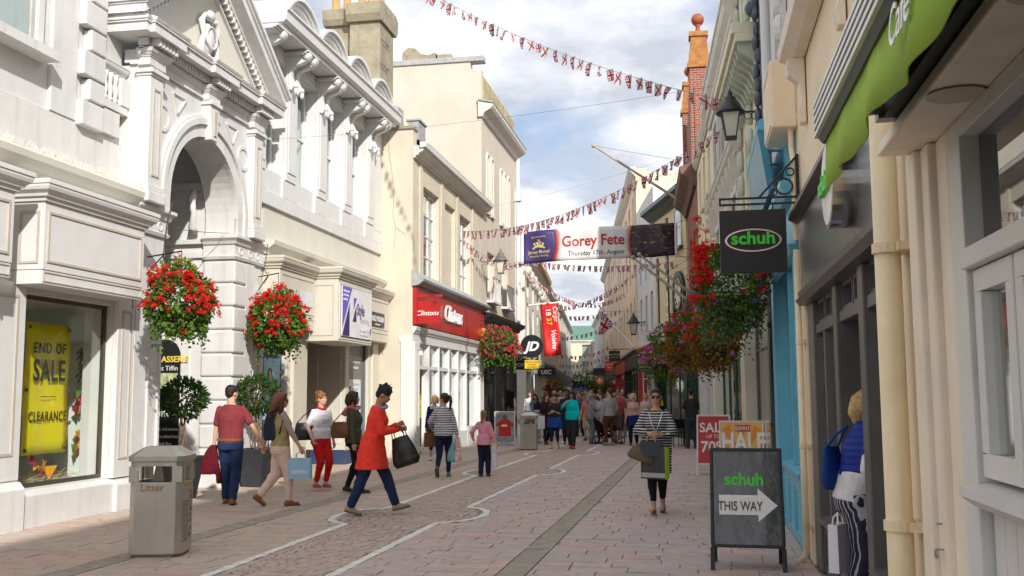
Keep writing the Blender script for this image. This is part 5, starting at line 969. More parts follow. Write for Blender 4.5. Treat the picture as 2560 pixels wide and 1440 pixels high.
JF = shopfront('jeweller_shopfront', 'dark green jeweller shopfront with striped blind below the clock', 0.1, 5.0, 3.6, M_gdk, M_gdk, 3, fr=FC, inter=M_room)
for i in range(14):
    MB(FC).prism([(0.05, 2.85), (0.5, 2.3), (0.5, 2.28), (0.05, 2.8)], 'u', 0.3+0.3*i, 0.45+0.3*i).build('blind_stripe', M_wj, JF)
# --- white house, then the long cream terrace
FD = Fr(-1.55, 41.02, -1.05, 6.5, 'R')
t = T('white_house', 'narrow white house between the clock building and the long cream terrace', 'building', (-2.1, 44, 0))
OPS = [(0.7, 1.5), (2.7, 3.5), (4.8, 5.6)]
b = MB(FD); b.wall(0, 6.55, 3.5, 10.2, -0.4, 0, [(a, c, z0, z0+1.6) for a, c in OPS for z0 in (4.3, 6.6)]); b.box(0, 6.55, -6, -0.4, 0, 10); b.build('wall', M_wh, t, one=True)
for a, c in OPS:
    for z0 in (4.3, 6.6): window(t, FD, a, c, z0, z0+1.6, -0.2, M_wj, 1, 2, 0.07, g=G2, blind=M_cur)
shopfront('red_trim_shopfront', 'white shopfront with red posts beneath the white house', 0.05, 6.5, 3.5, M_wj, mat('red_post', (0.45, 0.03, 0.03), 0.4), 3, fr=FD, inter=M_room)
FE = Fr(-2.6, 47.5, -5.7, 46.5, 'R')
t = T('cream_terrace', 'long pinkish cream terrace with rows of sash windows, far right side', 'building', (-5, 68, 0))
OPS = [(1.5+3.4*i, 2.9+3.4*i) for i in range(13)]
b = MB(FE); b.wall(0, 46.8, 3.6, 12.4, -0.5, 0, [(a, c, z0, z0+h) for a, c in OPS for z0, h in ((4.4, 2.0), (7.3, 2.0), (9.9, 1.5))]); b.box(0, 46.8, -7, -0.5, 0, 12.2); b.build('wall', mat('pinkish_cream', (0.74, 0.56, 0.40), 0.7, 0.06, 1.2, 0.1, 30, streak=0.2), t, one=True)
for i, (a, c) in enumerate(OPS):
    for z0, h in ((4.4, 2.0), (7.3, 2.0), (9.9, 1.5)): window(t, FE, a, c, z0, z0+h, -0.2, M_wj, 1, 2, 0.09, g=G2, blind=M_cur)
b = MB(FE); cornice(b, -0.2, 46.9, 0, 12.0, 1.8, 2.2); b.build('cornice', M_crl, t); b = MB(FE); cornice(b, 0, 46.8, 0, 3.62, 1.0, 1.4); b.build('string_course', M_crl, t)
for u in (0.4, 17.8, 34.8): MB(FE).box(u, u+0.5, 0, 0.08, 3.9, 12).build('pilaster', M_crl, t)
shopfront('dark_glass_shopfront', 'dark glazed clothing shopfront under the long cream terrace', 0.1, 12, 3.6, M_iron, M_iron, 6, fr=FE, inter=mat('warm_shop', (0.5, 0.36, 0.2), 0.7, 0.4))
shopfront('red_shopfront', 'bright red shopfront beyond the dark clothing shop', 12.2, 24, 3.6, mat('bright_red_paint', (0.6, 0.04, 0.02), 0.4), mat('bright_red_paint', (0.6, 0.04, 0.02), 0.4), 4, fr=FE)
shopfront('grey_shopfront', 'grey shopfront at the far end of the cream terrace', 24.2, 46, 3.5, M_char, M_char, 6, fr=FE)
# ------------------------------------------------------------------ the far end of the street
FG = Fr(-7.25, 40.6, -7.4, 79.6, 'L')
def house(name, label, fr, u0, u1, h, m, nw, floors, roof=None, depth=9, g=1.0, corn=M_crl, shop=None, v0=0.0):
    t = T(name, label, 'building', tuple(fr((u0+u1)/2, v0, 0)))
    w_ = (u1-u0)/nw; OPS = [(u0+w_*(i+0.5)-0.5*g, u0+w_*(i+0.5)+0.5*g) for i in range(nw)]
    b = MB(fr); b.wall(u0, u1, 3.6, h, v0-0.5, v0, [(a, c, z, z+1.6) for a, c in OPS for z in floors]); b.build('wall', m, t); MB(fr).box(u0+0.01, u1-0.01, v0-depth, v0-0.5, 0, h-0.05).build('building_core', m, t)
    for a, c in OPS:
        for z in floors: window(t, fr, a, c, z, z+1.6, v0-0.25, M_wj, 1, 2, 0.08, g=G2, blind=M_cur)
    b = MB(fr); cornice(b, u0-0.1, u1+0.1, v0, h-0.3, 1.5, 2.0); b.build('cornice', corn, t)
    if roof: b = MB(fr); b.prism([(v0-0.1, h), (v0-depth/2, h+2.2), (v0-depth, h)], 'u', u0, u1); b.build('roof', roof, t)
    if shop:
        MB(fr).box(u0, u1, v0-0.5, v0+0.05, 2.7, 3.59).build('fascia', shop, t); n = max(2, int((u1-u0)/3)); q = (u1-u0)/n
        for i in range(n+1): u = min(u1-0.25, u0+q*i); MB(fr).box(u, u+0.25, v0-0.5, v0+0.03, 0, 2.7).build('post', M_crl, t)
        for i in range(n): MB(fr).box(u0+q*i+0.25, min(u1-0.25, u0+q*(i+1)), v0-0.3, v0-0.29, 0.4, 2.7).build('pane', G1, t)
        room(t, fr, u0+0.05, u1-0.05, 0, 2.7, v0-0.35, 2, M_dk)
    return t
t = house('ornate_white_building', 'sunlit white building with ornate gable just beyond the black shopfront', FG, 5.0, 20, 8.2, M_crl, 4, (4.4, 6.3), None, shop=M_crl, g=1.2)
b = MB(FG)
for i in range(16): b.ell((5.5+0.9*i, 0.1, 7.4+0.15*sin(i*2.3)), 0.3, 0.16, 0.25, 8, 6)
b.build('plaster_swag', M_crl, t, smooth=True); b = MB(FG); b.prism([(-0.1, 8.2), (0.5, 8.3), (0.55, 8.5), (-0.5, 8.9)], 'u', 4.8, 20.2); b.build('eaves', mat('tan_eaves', (0.55, 0.42, 0.28), 0.8), t)
house('plain_cream_building', 'plain cream building behind the long red banner', FG, 20.2, 40, 8.6, M_cr, 5, (4.4, 6.5), M_slate, shop=mat('dark_blue_fascia', (0.03, 0.05, 0.16), 0.4))
house('left_terrace', 'white terrace at the far left end of the street', FG, 40.3, 78, 9.0, M_crl, 8, (4.3, 6.6), M_slate, shop=M_char)
FI = Fr(-21, 128, 14.5, 5.5, 'L')
FI = Fr(-22, 124, 1, 0.30, 'L')
t = house('end_building', 'cream building with blue shop blinds closing the far end of the street', FI, 0, 15, 8.4, mat('end_cream', (0.66, 0.59, 0.44), 0.7, 0.05), 6, (4.2, 6.3), mat('copper_green_roof', (0.10, 0.20, 0.16), 0.7, 0.1), shop=M_wh)
for i in range(5): MB(FI).prism([(0.05, 2.7), (1.0, 2.25), (1.0, 2.2), (0.05, 2.62)], 'u', 0.5+2.9*i, 3.1+2.9*i).build('blue_blind', mat('royal_blue_cloth', (0.03, 0.06, 0.35), 0.7), t)
FH = Fr(-8.4, 94.5, -9.5, 70, 'R')
house('grey_white_building', 'pale grey building with black balconies beyond the cream terrace', FH, 0, 26, 9.8, mat('pale_grey_render', (0.55, 0.55, 0.55), 0.7), 6, (4.3, 6.8), None, shop=M_char)
house('far_grey_building', 'distant grey house at the end of the right-hand row', FH, 26.3, 60, 8.0, mat('mid_grey_render', (0.42, 0.41, 0.42), 0.7), 8, (4.1, 6.0), M_slate, shop=M_char)
t = T('distant_spire', 'slender distant spire with orange tip above the far roofs', 'tower', tuple(FH(14, -3, 9)))
b = MB(); q = FH(3, -0.6, 0); b.lathe((q[0], q[1], 9.0), [(0.5, 0), (0.45, 2.2), (0.32, 2.4), (0.28, 4.0)], 8); b.build('shaft', M_crl, t); b = MB(); b.lathe((q[0], q[1], 13.0), [(0.34, 0), (0.3, 1.0), (0.12, 1.3), (0.06, 2.2), (0.02, 3.4)], 8); b.build('tip', mat('orange_stone', (0.50, 0.24, 0.07), 0.8), t)
b = MB(); R = []
for i in range(41):
    a = -0.5+1.0*i/40; x = -40+340*sin(a-0.12); y = 330*cos(a); h = 9+6*noise.noise((i*0.31, 2.2, 0))+3*sin(i*0.5); R.append([(x, y, -1), (x, y, max(2, h)), (x*1.15, y*1.15, max(2, h)+4), (x*1.15, y*1.15, -1)])
b.rings(R); o = b.build('hills', mat('wooded_hill', (0.07, 0.09, 0.07), 0.9, 0.4, 0.05)); struct(o)
# ------------------------------------------------------------------ signs, street furniture and window display
def FY(Y): return lambda u, v, z: (u, Y-v, z)      # a plane across the street: u to the right, v towards the camera
M_k = mat('sign_black', (0.014, 0.014, 0.016), 0.4, 0.08, 6); M_sg = mat('sign_green', (0.06, 0.60, 0.04), 0.45, 0.03); M_tw = mat('matt_white', (0.78, 0.78, 0.77), 0.5, 0.03)
# window display: yellow sale banner, straw, paper shapes
t = T('sale_banner', 'yellow END OF SALE CLEARANCE banner hanging in the display window', 'banner', tuple(FL(12.15, -0.62, 0.8)))
M_yel = mat('yellow_vinyl', (0.78, 0.66, 0.0), 0.4, 0.03, 1.5)
b = MB(FL); n = 12; k = b.pts([(11.87+0.97*j/8, -0.62+0.012*sin(i*0.8)+0.008*sin(j*1.3), 0.84+1.77*i/n) for i in range(n+1) for j in range(9)]); b.f += [(k+9*i+j, k+9*i+j+1, k+9*i+j+10, k+9*i+j+9) for i in range(n) for j in range(8)]; o = b.build('cloth', M_yel, t, smooth=True); o.modifiers.new('s', 'SOLIDIFY').thickness = 0.003
b = MB(FL); text(b, 'END OF', (12.355, -0.585, 2.2), (1, 0, 0), (0, 0, 1), 0.20, 0.002, 0.008, wide=0.9, space=1.12); text(b, 'SALE', (12.355, -0.585, 1.83), (1, 0, 0), (0, 0, 1), 0.40, 0.002, 0.02, wide=0.78, space=1.08); text(b, 'CLEARANCE', (12.355, -0.585, 1.28), (1, 0, 0), (0, 0, 1), 0.19, 0.002, 0.008, wide=0.72, space=1.08); b.box(12.19, 12.52, -0.588, -0.584, 1.605, 1.615); b.build('lettering', M_k, t)
b = MB(FL)
for u, z in ((11.93, 0.9), (12.79, 0.9), (11.93, 2.54), (12.79, 2.54), (11.91, 1.7), (12.81, 1.7)): b.arch(u, z, 0.012, 0.026, -0.604, -0.59, 0, 2*pi, 10)
b.build('eyelet', M_bron, t)
t = T('straw_floor', 'loose pale straw covering the floor of the display window', 'straw', tuple(FL(11.8, -0.9, 0.47))); 
b = MB(FL)
for i in range(1500):
    u, v = rnd.uniform(10.4, 13.3), rnd.uniform(-1.5, -0.6); z = 0.47+abs(rnd.gauss(0, 0.05))+(0.35*max(0, 1-((u-10.9)**2+(v+0.9)**2)/0.12) if u < 11.4 else 0); a = rnd.uniform(0, 2*pi); L_ = rnd.uniform(0.06, 0.16)
    p = (u, v, z); q = (u+L_*cos(a), v+L_*sin(a), z+rnd.gauss(0, 0.03)); b.poly([p, q, (q[0]+0.006*sin(a), q[1]-0.006*cos(a), q[2]+0.003), (p[0]+0.006*sin(a), p[1]-0.006*cos(a), p[2]+0.003)], [(0, 1, 2, 3)])
b.build('straw', mat('straw', (0.62, 0.48, 0.26), 0.8, 0.2, 9), t, kind='stuff')
PC = [('paper_orange', (0.75, 0.33, 0.02)), ('paper_maroon', (0.30, 0.01, 0.03)), ('paper_pink', (0.75, 0.18, 0.33)), ('paper_green', (0.25, 0.42, 0.08))]
def paper(label, u, z, v, n, spread, seed):
    r = random.Random(seed); t = T('paper_ornament', label, 'ornament', tuple(FL(u, v, z)), 'folded paper ornaments in the display window')
    for i in range(n):
        cu, cz, a, s_ = u+r.gauss(0, spread), z+r.gauss(0, spread*1.5), r.uniform(0, 6.3), r.uniform(0.07, 0.13); tw = r.uniform(-0.05, 0.05)
        P = [(cu+s_*cos(a+2.1*k_), v+tw*(k_-1), cz+s_*sin(a+2.1*k_)) for k_ in range(3)]; b = MB(FL); b.poly(P+[(p[0], p[1]-0.006, p[2]) for p in P], [(0, 1, 2), (5, 4, 3), (0, 3, 4, 1), (1, 4, 5, 2), (2, 5, 3, 0)]); c = PC[r.choice((0, 0, 1, 1, 2, 3))]; b.build('paper_triangle', mat(c[0], c[1], 0.6, 0.05), t)
paper('folded paper cluster beneath the yellow banner in the display window', 12.35, 0.72, -0.7, 11, 0.12, 1); paper('tall pink and orange paper flower at the right of the display window', 13.40, 1.5, -0.8, 14, 0.05, 2); paper('small maroon paper cluster low at the right of the display window', 13.40, 0.95, -0.8, 8, 0.05, 3); paper('paper shapes high in the left corner of the display window', 11.6, 2.7, -0.7, 5, 0.08, 4)
t = T('display_drum', 'orange cylindrical drum with pink paper at the left of the display window', 'ornament', tuple(FL(11.2, -1.0, 0.47)))
b = MB(FL); b.lathe((11.55, -1.05, 0.6), [(0.28, 0), (0.28, 1.25), (0.25, 1.26)], 18); b.build('drum', mat('drum_orange', (0.52, 0.24, 0.02), 0.5, 0.2, 2, c2=(0.25, 0.13, 0.02)), t); b = MB(FL); b.prism([(11.5, 1.5), (11.65, 1.45), (11.67, 1.75), (11.55, 1.82)], 'v', -0.75, -0.74); b.build('paper_triangle', MATS['paper_pink'], t)
for i, (u, z) in enumerate(((13.4, 2.2), (13.4, 1.95))):
    t = T('paper_creature', ('upper' if i == 0 else 'lower')+' dark spider-like paper cut-out on the display window wall', 'ornament', tuple(FL(u, -0.8, z))); b = MB(FL)
    b.ell((u, -0.8, z), 0.06, 0.03, 0.05, 8, 6)
    for k_ in range(8): a = k_*pi/4+0.3; b.tube([(u, -0.8, z), (u+0.1*cos(a), -0.78, z+0.1*sin(a)+0.03), (u+0.14*cos(a), -0.8, z+0.12*sin(a)-0.03)], 0.012, 5)
    b.build('cut_out', mat('dark_paper', (0.10, 0.11, 0.07), 0.7), t)

# litter bins
M_ss = mat('brushed_steel', (0.50, 0.475, 0.43), 0.36, 0.10, 3, 0.1, 30, metal=0.55, streak=0.25, dirt=(0.32, 0.28, 0.22)); M_sd = mat('dark_steel', (0.20, 0.185, 0.165), 0.4, 0.2, 6, metal=0.5); M_brn = mat('brown_lettering', (0.33, 0.24, 0.13), 0.6, 0.2, 20)
def octa(w_, d_, c, z): return [(-w_+c, -d_, z), (w_-c, -d_, z), (w_, -d_+c, z), (w_, d_-c, z), (w_-c, d_, z), (-w_+c, d_, z), (-w_, d_-c, z), (-w_, -d_+c, z)]
def litter_bin(label, loc, rz):
    t = T('litter_bin', label, 'bin', (0, 0, 0), 'litter bins on the pavement')
    W, D, c = 0.265, 0.24, 0.06
    MB().rings([octa(W-0.02, D-0.02, c, 0.0), octa(W-0.02, D-0.02, c, 0.03)]).build('base', M_sd, t)
    MB().rings([octa(W, D, c, 0.03), octa(W, D, c, 0.74)]).build('body', M_ss, t, bevel=0.006)
    b = MB()
    for x in (-W+0.001, W-0.1): b.box(x, x+0.099, -D, -D+0.02, 0.742, 0.9).box(x, x+0.099, D-0.02, D, 0.742, 0.9)
    for y in (-D+0.061, D-0.121):
        for x in (-W, W-0.02): b.box(x, x+0.02, y, y+0.06, 0.742, 0.9)
    b.build('corner_post', M_ss, t)
    MB().rings([octa(W, D, c, 0.9), octa(W, D, c, 0.945)]).build('head', M_ss, t)
    MB().rings([octa(W-0.05, D-0.05, c, 0.72), octa(W-0.05, D-0.05, c, 0.744)]).build('liner', M_iron, t)
    b = MB(); b.prism([(-0.06, 0.744), (0.06, 0.744), (0.03, 0.9), (-0.03, 0.9)], 'v', -D+0.1, D-0.1); b.build('inner_chute', M_sd, t)
    MB().rings([octa(W+0.018, D+0.018, c+0.01, 0.946), octa(W+0.022, D+0.022, c+0.01, 0.955), octa(W+0.022, D+0.022, c+0.01, 1.0), octa(0.16, 0.13, 0.03, 1.085), octa(0.15, 0.12, 0.03, 1.09)]).build('lid', M_ss, t)
    b = MB(); text(b, 'Litter', (-0.03, -D-0.002, 0.655), (1, 0, 0), (0, 0, 1), 0.105, 0.002, 0.012); b.build('lettering', M_brn, t)
    b = MB(); text(b, 'St Helier', (W+0.002, 0.13, 0.16), (0, 0, 1), (0, -1, 0), 0.14, 0.002, 0.008, align='LEFT'); b.build('town_lettering', M_brn, t)
    MB().box(W, W+0.003, -0.13, 0.16, 0.68, 0.725).build('plate', mat('bin_plate', (0.42, 0.30, 0.08), 0.4), t)
    b = MB()
    for i in range(9): b.box(W, W+0.0022, -0.19, 0.0, 0.14+0.05*i, 0.144+0.05*i)
    for i in range(5): b.box(W, W+0.0024, -0.19+0.045*i, -0.186+0.045*i, 0.14, 0.545)
    b.build('grid_lines', M_sd, t, kind='stuff')
    MB().box(-W+0.07, -W+0.12, -D-0.002, -D, 0.86, 0.885).build('sticker', mat('bin_sticker', (0.55, 0.62, 0.62), 0.5), t)
    t.location = loc; t.rotation_euler = (0, 0, rz); return t
bn = litter_bin('steel litter bin nearest the camera, in front of the yellow sale banner', (-5.42, 9.62, 0.004), radians(13))
dup(bn, (-4.88, 29.2, 0.004), radians(20), 'steel litter bin farther off beside the football shirt boards')

# planters with clipped bay trees
def bay(label, loc, seed, R0=0.37, zc=1.58):
    r = random.Random(seed); t = T('bay_tree', label, 'tree', loc, 'clipped bay trees in pots'); X, Y, _ = loc
    S = lambda h, z: [(X-h, Y-h, z), (X+h, Y-h, z), (X+h, Y+h, z), (X-h, Y+h, z)]
    MB().rings([S(0.17, 0.0), S(0.265, 0.62), S(0.275, 0.63), S(0.275, 0.67), S(0.235, 0.67), S(0.23, 0.60)]).build('pot', mat('dark_planter', (0.035, 0.037, 0.042), 0.5, 0.15, 6), t)
    MB().box(X-0.22, X+0.22, Y-0.22, Y+0.22, 0.55, 0.6).build('soil', mat('soil', (0.05, 0.035, 0.025), 0.95), t)
    b = MB()
    for k_ in range(3): b.tube([(X+0.035*cos(z*9+k_*2.1), Y+0.035*sin(z*9+k_*2.1), z) for z in (0.58+0.06*i for i in range(int((zc-0.6)/0.06)))], 0.016, 6)
    for k_ in range(9):
        a = r.uniform(0, 6.28); e = r.uniform(0.2, 1.2); b.tube([(X, Y, zc-0.28), (X+0.12*cos(a)*cos(e), Y+0.12*sin(a)*cos(e), zc-0.15+0.1*sin(e)), (X+0.3*cos(a)*cos(e), Y+0.3*sin(a)*cos(e), zc-0.05+0.28*sin(e))], [0.014, 0.009, 0.004], 5)
    b.build('trunk', mat('twisted_bark', (0.17, 0.12, 0.07), 0.9, 0.3, 20, 0.5, 50), t, smooth=True, one=True)
    V = []; Fc = []
    for i in range(1500):
        d = Vector((r.gauss(0, 1), r.gauss(0, 1), r.gauss(0, 1))).normalized(); rad = R0*(r.uniform(0.45, 1.0)**0.5)*(1+0.12*noise.noise(d*2.3+Vector((seed, 0, 0)))); c = Vector((X, Y, zc))+Vector((d.x, d.y, d.z*0.86))*rad
        ax = (d+Vector((r.gauss(0, .5), r.gauss(0, .5), r.gauss(0.35, .5)))).normalized(); sd = ax.cross(Vector((r.gauss(0, 1), r.gauss(0, 1), r.gauss(0, 1)))).normalized(); L_ = r.uniform(0.06, 0.105); W_ = L_*0.2; up = ax.cross(sd)
        k = len(V); V += [c, c+ax*L_*0.5+sd*W_-up*0.004, c+ax*L_, c+ax*L_*0.5-sd*W_-up*0.004]; Fc.append((k, k+1, k+2, k+3))
    me = bpy.data.meshes.new('crown'); me.from_pydata([v-Vector(loc) for v in V], [], Fc); me.materials.append(leafmat('bay_leaf', [(0.02, 0.055, 0.012), (0.045, 0.10, 0.02), (0.07, 0.13, 0.03), (0.03, 0.075, 0.015)])); o = bpy.data.objects.new('crown', me); COL.objects.link(o); o.parent = t; o['kind'] = 'stuff'
    return t
def leafmat(name, cols, r=0.5):
    if name in MATS: return MATS[name]
    m = rand_mat(name, cols, max(r, 0.6), True, 0, spec=0.12, var=0.1); t = m.node_tree; b = t.nodes['Principled BSDF']; b.inputs['Transmission Weight'].default_value = 0.0
    tr = t.nodes.new('ShaderNodeBsdfTranslucent'); ms = t.nodes.new('ShaderNodeMixShader'); ms.inputs[0].default_value = 0.3; out = t.nodes['Material Output']
    src = b.inputs['Base Color'].links[0].from_socket; t.links.new(src, tr.inputs[0]); t.links.new(b.outputs[0], ms.inputs[1]); t.links.new(tr.outputs[0], ms.inputs[2]); t.links.new(ms.outputs[0], out.inputs[0]); return m
bay('clipped bay tree in a dark square pot between the walking couple', (-7.78, 17.0, 0.004), 5, 0.40, 1.62)
bay('clipped bay tree in a dark pot in the archway behind the near bin', (-8.0, 14.75, 0.004), 9, 0.36, 1.57)

# lanterns on wall brackets
def lantern(label, c, s_, wall, m_body):
    """c = centre of the glass; wall = end point of the bracket on the facade"""
    t = T('wall_lantern', label, 'lamp', tuple(c), 'wall lanterns'); X, Y, Z = c
    H = lambda r, z: [(X+r*cos(a+pi/4)*s_, Y+r*sin(a+pi/4)*s_, Z+z*s_) for a in (i*pi/2 for i in range(4))]
    b = MB(); b.rings([H(0.16, -0.34), H(0.27, 0.2)]); b.build('glass', mat('frosted_glass', (0.62, 0.58, 0.50), 0.25, 0.08, 4, spec=0.6), t)
    b = MB()
    for i in range(4): b.tube([H(0.168, -0.35)[i], H(0.278, 0.2)[i]], 0.016*s_, 5)
    b.rings([H(0.19, -0.40), H(0.19, -0.345)]); b.build('frame', m_body, t, one=True)
    b = MB(); b.lathe((X, Y, Z), [(0.33*s_, 0.2*s_), (0.34*s_, 0.23*s_), (0.30*s_, 0.28*s_), (0.16*s_, 0.50*s_), (0.13*s_, 0.52*s_), (0.14*s_, 0.56*s_), (0.10*s_, 0.60*s_), (0.05*s_, 0.62*s_), (0.06*s_, 0.68*s_), (0.02*s_, 0.76*s_), (0.004, 0.80*s_)], 16); b.build('cap', m_body, t, smooth=True)
    b = MB(); w_ = Vector(wall); p = Vector((X, Y, Z+0.24*s_)); d = (w_-p); b.tube([tuple(p), tuple(w_)], 0.02*s_, 6)
    for f in (0.55, 0.75, 0.92): q = p+d*f; b.arch(0, 0, 0, 0, 0, 0, 0, 0.1, 1) if False else b.tube([(q.x+0.08*s_*cos(a)*d.normalized().x*(1.1-f*0.3), q.y+0.08*s_*cos(a)*d.normalized().y, q.z-0.10*s_+0.08*s_*sin(a)) for a in (2*pi*i/10 for i in range(11))], 0.012*s_, 5)
    b.tube([tuple(w_+Vector((0, 0, 0.12*s_))), tuple(w_-Vector((0, 0, 0.4*s_)))], 0.022*s_, 6); b.build('bracket', m_body, t, one=True)
M_lb = mat('lantern_iron', (0.03, 0.035, 0.035), 0.45, 0.2, 10)
lantern('black street lantern on a scrolled bracket at the right, above the shop sign', (0.58, 14.3, 5.46), 0.62, (1.02, 14.3, 5.60), M_lb)
lantern('grey street lantern on the cream building at the left, beside the bunting', (-6.52, 33.6, 6.05), 0.74, (-7.2, 33.6, 6.2), mat('grey_iron', (0.14, 0.14, 0.14), 0.5, 0.2, 10))
lantern('small distant street lantern on the white house at the right', (-2.65, 44.5, 4.55), 0.85, (-2.08, 44.5, 4.8), M_lb)

# projecting shop signs
def blade(name, label, x0, x1, z0, z1, Y, m, paint, th=0.05, hang=None):
    t = T(name, label, 'sign', ((x0+x1)/2, Y, z0)); f = FY(Y); MB(f).box(x0, x1, -th, 0, z0, z1).build('panel', m, t, bevel=0.004); paint(t, f); 
    if hang: hang(t, f)
    return t
def p_schuh(t, f):
    b = MB(f); E2 = lambda a, c: [(0.59+a*cos(q), 3.10+c*sin(q)) for q in (2*pi*i/36 for i in range(36))]
    n = 36; k = b.pts([(p[0], 0.004, p[1]) for p in E2(0.275, 0.118)]+[(p[0], 0.004, p[1]) for p in E2(0.25, 0.098)]+[(p[0], 0.012, p[1]) for p in E2(0.272, 0.115)]+[(p[0], 0.012, p[1]) for p in E2(0.253, 0.101)])
    for i in range(n): j = (i+1) % n; b.f += [(k+i, k+j, k+2*n+j, k+2*n+i), (k+2*n+i, k+2*n+j, k+3*n+j, k+3*n+i), (k+n+i, k+n+j, k+3*n+j, k+3*n+i)]
    b.build('oval_rim', mat('pink_steel', (0.62, 0.48, 0.45), 0.22, 0.3, 4, metal=0.8), t); b = MB(f); text(b, 'schuh', (0.59, 0.008, 3.065), (1, 0, 0), (0, 0, 1), 0.175, 0.004, 0.028, wide=1.05); b.build('lettering', M_sg, t)
def h_schuh(t, f):
    b = MB(f)
    b.box(0.27, 1.05, -0.035, -0.015, 3.455, 3.475); b.box(0.27, 1.05, -0.035, -0.015, 3.515, 3.535); b.box(0.27, 0.29, -0.034, -0.016, 3.475, 3.515); b.box(1.02, 1.05, -0.04, -0.01, 3.40, 3.95)
    b.tube([(0.66, -0.025, 3.53), (1.03, -0.025, 3.93)], 0.012, 6); b.arch(0.905, 3.63, 0.07, 0.086, -0.035, -0.015, 0, 2*pi, 20); b.arch(0.965, 3.775, 0.03, 0.043, -0.035, -0.015, 0, 2*pi, 16); b.arch(0.8, 3.575, 0.025, 0.037, -0.035, -0.015, 0, 2*pi, 16)
    b.box(0.40, 0.415, -0.03, -0.02, 3.405, 3.455); b.box(0.78, 0.795, -0.03, -0.02, 3.405, 3.455); b.build('iron_bracket', M_iron, t, one=True)
blade('hanging_shop_sign', 'square black hanging sign with green shoe shop name in an oval', 0.27, 0.91, 2.78, 3.405, 10.0, M_k, p_schuh, hang=h_schuh)
def p_cl(t, f): b = MB(f); text(b, 'Clintons', (-6.85, 0.004, 3.68), (1, 0, 0), (0, 0, 1), 0.18, 0.004, 0.01, 0.3); b.build('lettering', M_tw, t)
def h_cl(t, f): b = MB(f); b.box(-7.2, -6.45, -0.04, 0.0, 4.16, 4.22); b.box(-7.05, -7.03, -0.03, -0.01, 4.05, 4.16); b.box(-6.66, -6.64, -0.03, -0.01, 4.05, 4.16); b.build('arm', M_rd, t, one=True)
blade('hanging_card_shop_sign', 'red hanging sign of the card shop at the near end of its fascia', -7.17, -6.53, 3.47, 4.05, 25.2, M_rd, p_cl, hang=h_cl)
t = T('round_sports_sign', 'round black sign with white letters JD on a black bracket', 'sign', (-5.9, 36.3, 3.0)); f = FY(36.3)
b = MB(f); b.prism([(-5.9+0.42*cos(a), 3.38+0.42*sin(a)) for a in (2*pi*i/36 for i in range(36))], 'v', -0.12, 0); b.build('disc', M_k, t)
b = MB(f); text(b, 'JD', (-5.9, 0.004, 3.22), (1, 0, 0), (0, 0, 1), 0.46, 0.004, 0.04, 0.3); b.build('lettering', M_tw, t); MB(f).box(-7.2, -6.25, -0.1, -0.03, 3.3, 3.42).build('arm', M_iron, t)
t = T('fashion_store_sign', 'black rectangular projecting sign with grey capitals under the round black sign', 'sign', (-6.1, 37.5, 2.5)); f = FY(37.5)
MB(f).box(-6.85, -5.85, -0.1, 0, 2.55, 3.15).build('panel', M_k, t); b = MB(f); text(b, 'TOPSHOP', (-6.35, 0.003, 2.9), (1, 0, 0), (0, 0, 1), 0.2, 0.003); text(b, 'TOPMAN', (-6.35, 0.003, 2.66), (1, 0, 0), (0, 0, 1), 0.2, 0.003, 0.02); b.build('lettering', mat('grey_sign_letter', (0.5, 0.5, 0.5), 0.5), t); MB(f).box(-7.2, -6.85, -0.08, -0.02, 2.8, 2.9).build('arm', M_iron, t)
t = T('warning_sign', 'yellow taxi and bus crossing warning sign on a grey post', 'sign', (-5.36, 33.0, 0)); f = FY(33.0)
b = MB(f); b.tube([(-5.36, -0.05, 0.0), (-5.36, -0.05, 2.75)], 0.045, 10); b.build('post', mat('grey_post', (0.22, 0.23, 0.23), 0.5, metal=0.4), t); MB(f).box(-5.60, -5.12, 0.0, 0.015, 2.47, 2.75).build('panel', mat('warning_yellow', (0.72, 0.5, 0.02), 0.4), t)
b = MB(f)
for i, s_ in enumerate(('WARNING TAXIS', 'AND BUS', 'CROSSING')): text(b, s_, (-5.36, 0.018, 2.665-i*0.085), (1, 0, 0), (0, 0, 1), 0.07, 0.002)
b.build('lettering', M_k, t)
def simple_sign(name, label, x0, x1, z0, z1, Y, m, lines, mL, wall=None, size=None):
    t = T(name, label, 'sign', ((x0+x1)/2, Y, z0)); f = FY(Y); MB(f).box(x0, x1, -0.06, 0, z0, z1).build('panel', m, t)
    b = MB(f)
    for i, (s_, zz_, sz) in enumerate(lines): text(b, s_, ((x0+x1)/2, 0.003, zz_), (1, 0, 0), (0, 0, 1), sz, 0.003, 0.012)
    b.build('lettering', mL, t)
    if wall is not None: MB(f).box(min(x0, wall), max(x1, wall), -0.05, -0.02, z1+0.06, z1+0.1).build('arm', M_iron, t); MB(f).box((x0+x1)/2-0.02, (x0+x1)/2+0.02, -0.05, -0.02, z1, z1+0.06).build('hanger', M_iron, t)
    return t
M_gold = mat('gold_letter', (0.60, 0.45, 0.16), 0.4)
t = simple_sign('jeweller_sign', 'dark green jeweller hanging sign with gold lettering', -2.27, -1.58, 2.47, 3.10, 39.6, M_gdk, [('RIVOLI', 2.82, 0.2), ('Jewellers', 2.64, 0.13), ('41-43 King Street', 2.53, 0.06)], M_gold, wall=-1.1)
f = FY(39.6); b = MB(f); frame(b, -2.2, -1.65, 2.78, 3.0, 0.0, 0.006, 0.018); b.build('gold_border', M_gold, t); b = MB(f); b.box(-2.15, -1.7, -0.05, 0.0, 3.1, 3.16); b.arch(-1.92, 3.27, 0.09, 0.12, -0.05, -0.02, 0, 2*pi, 16); b.build('crest', M_iron, t, one=True)
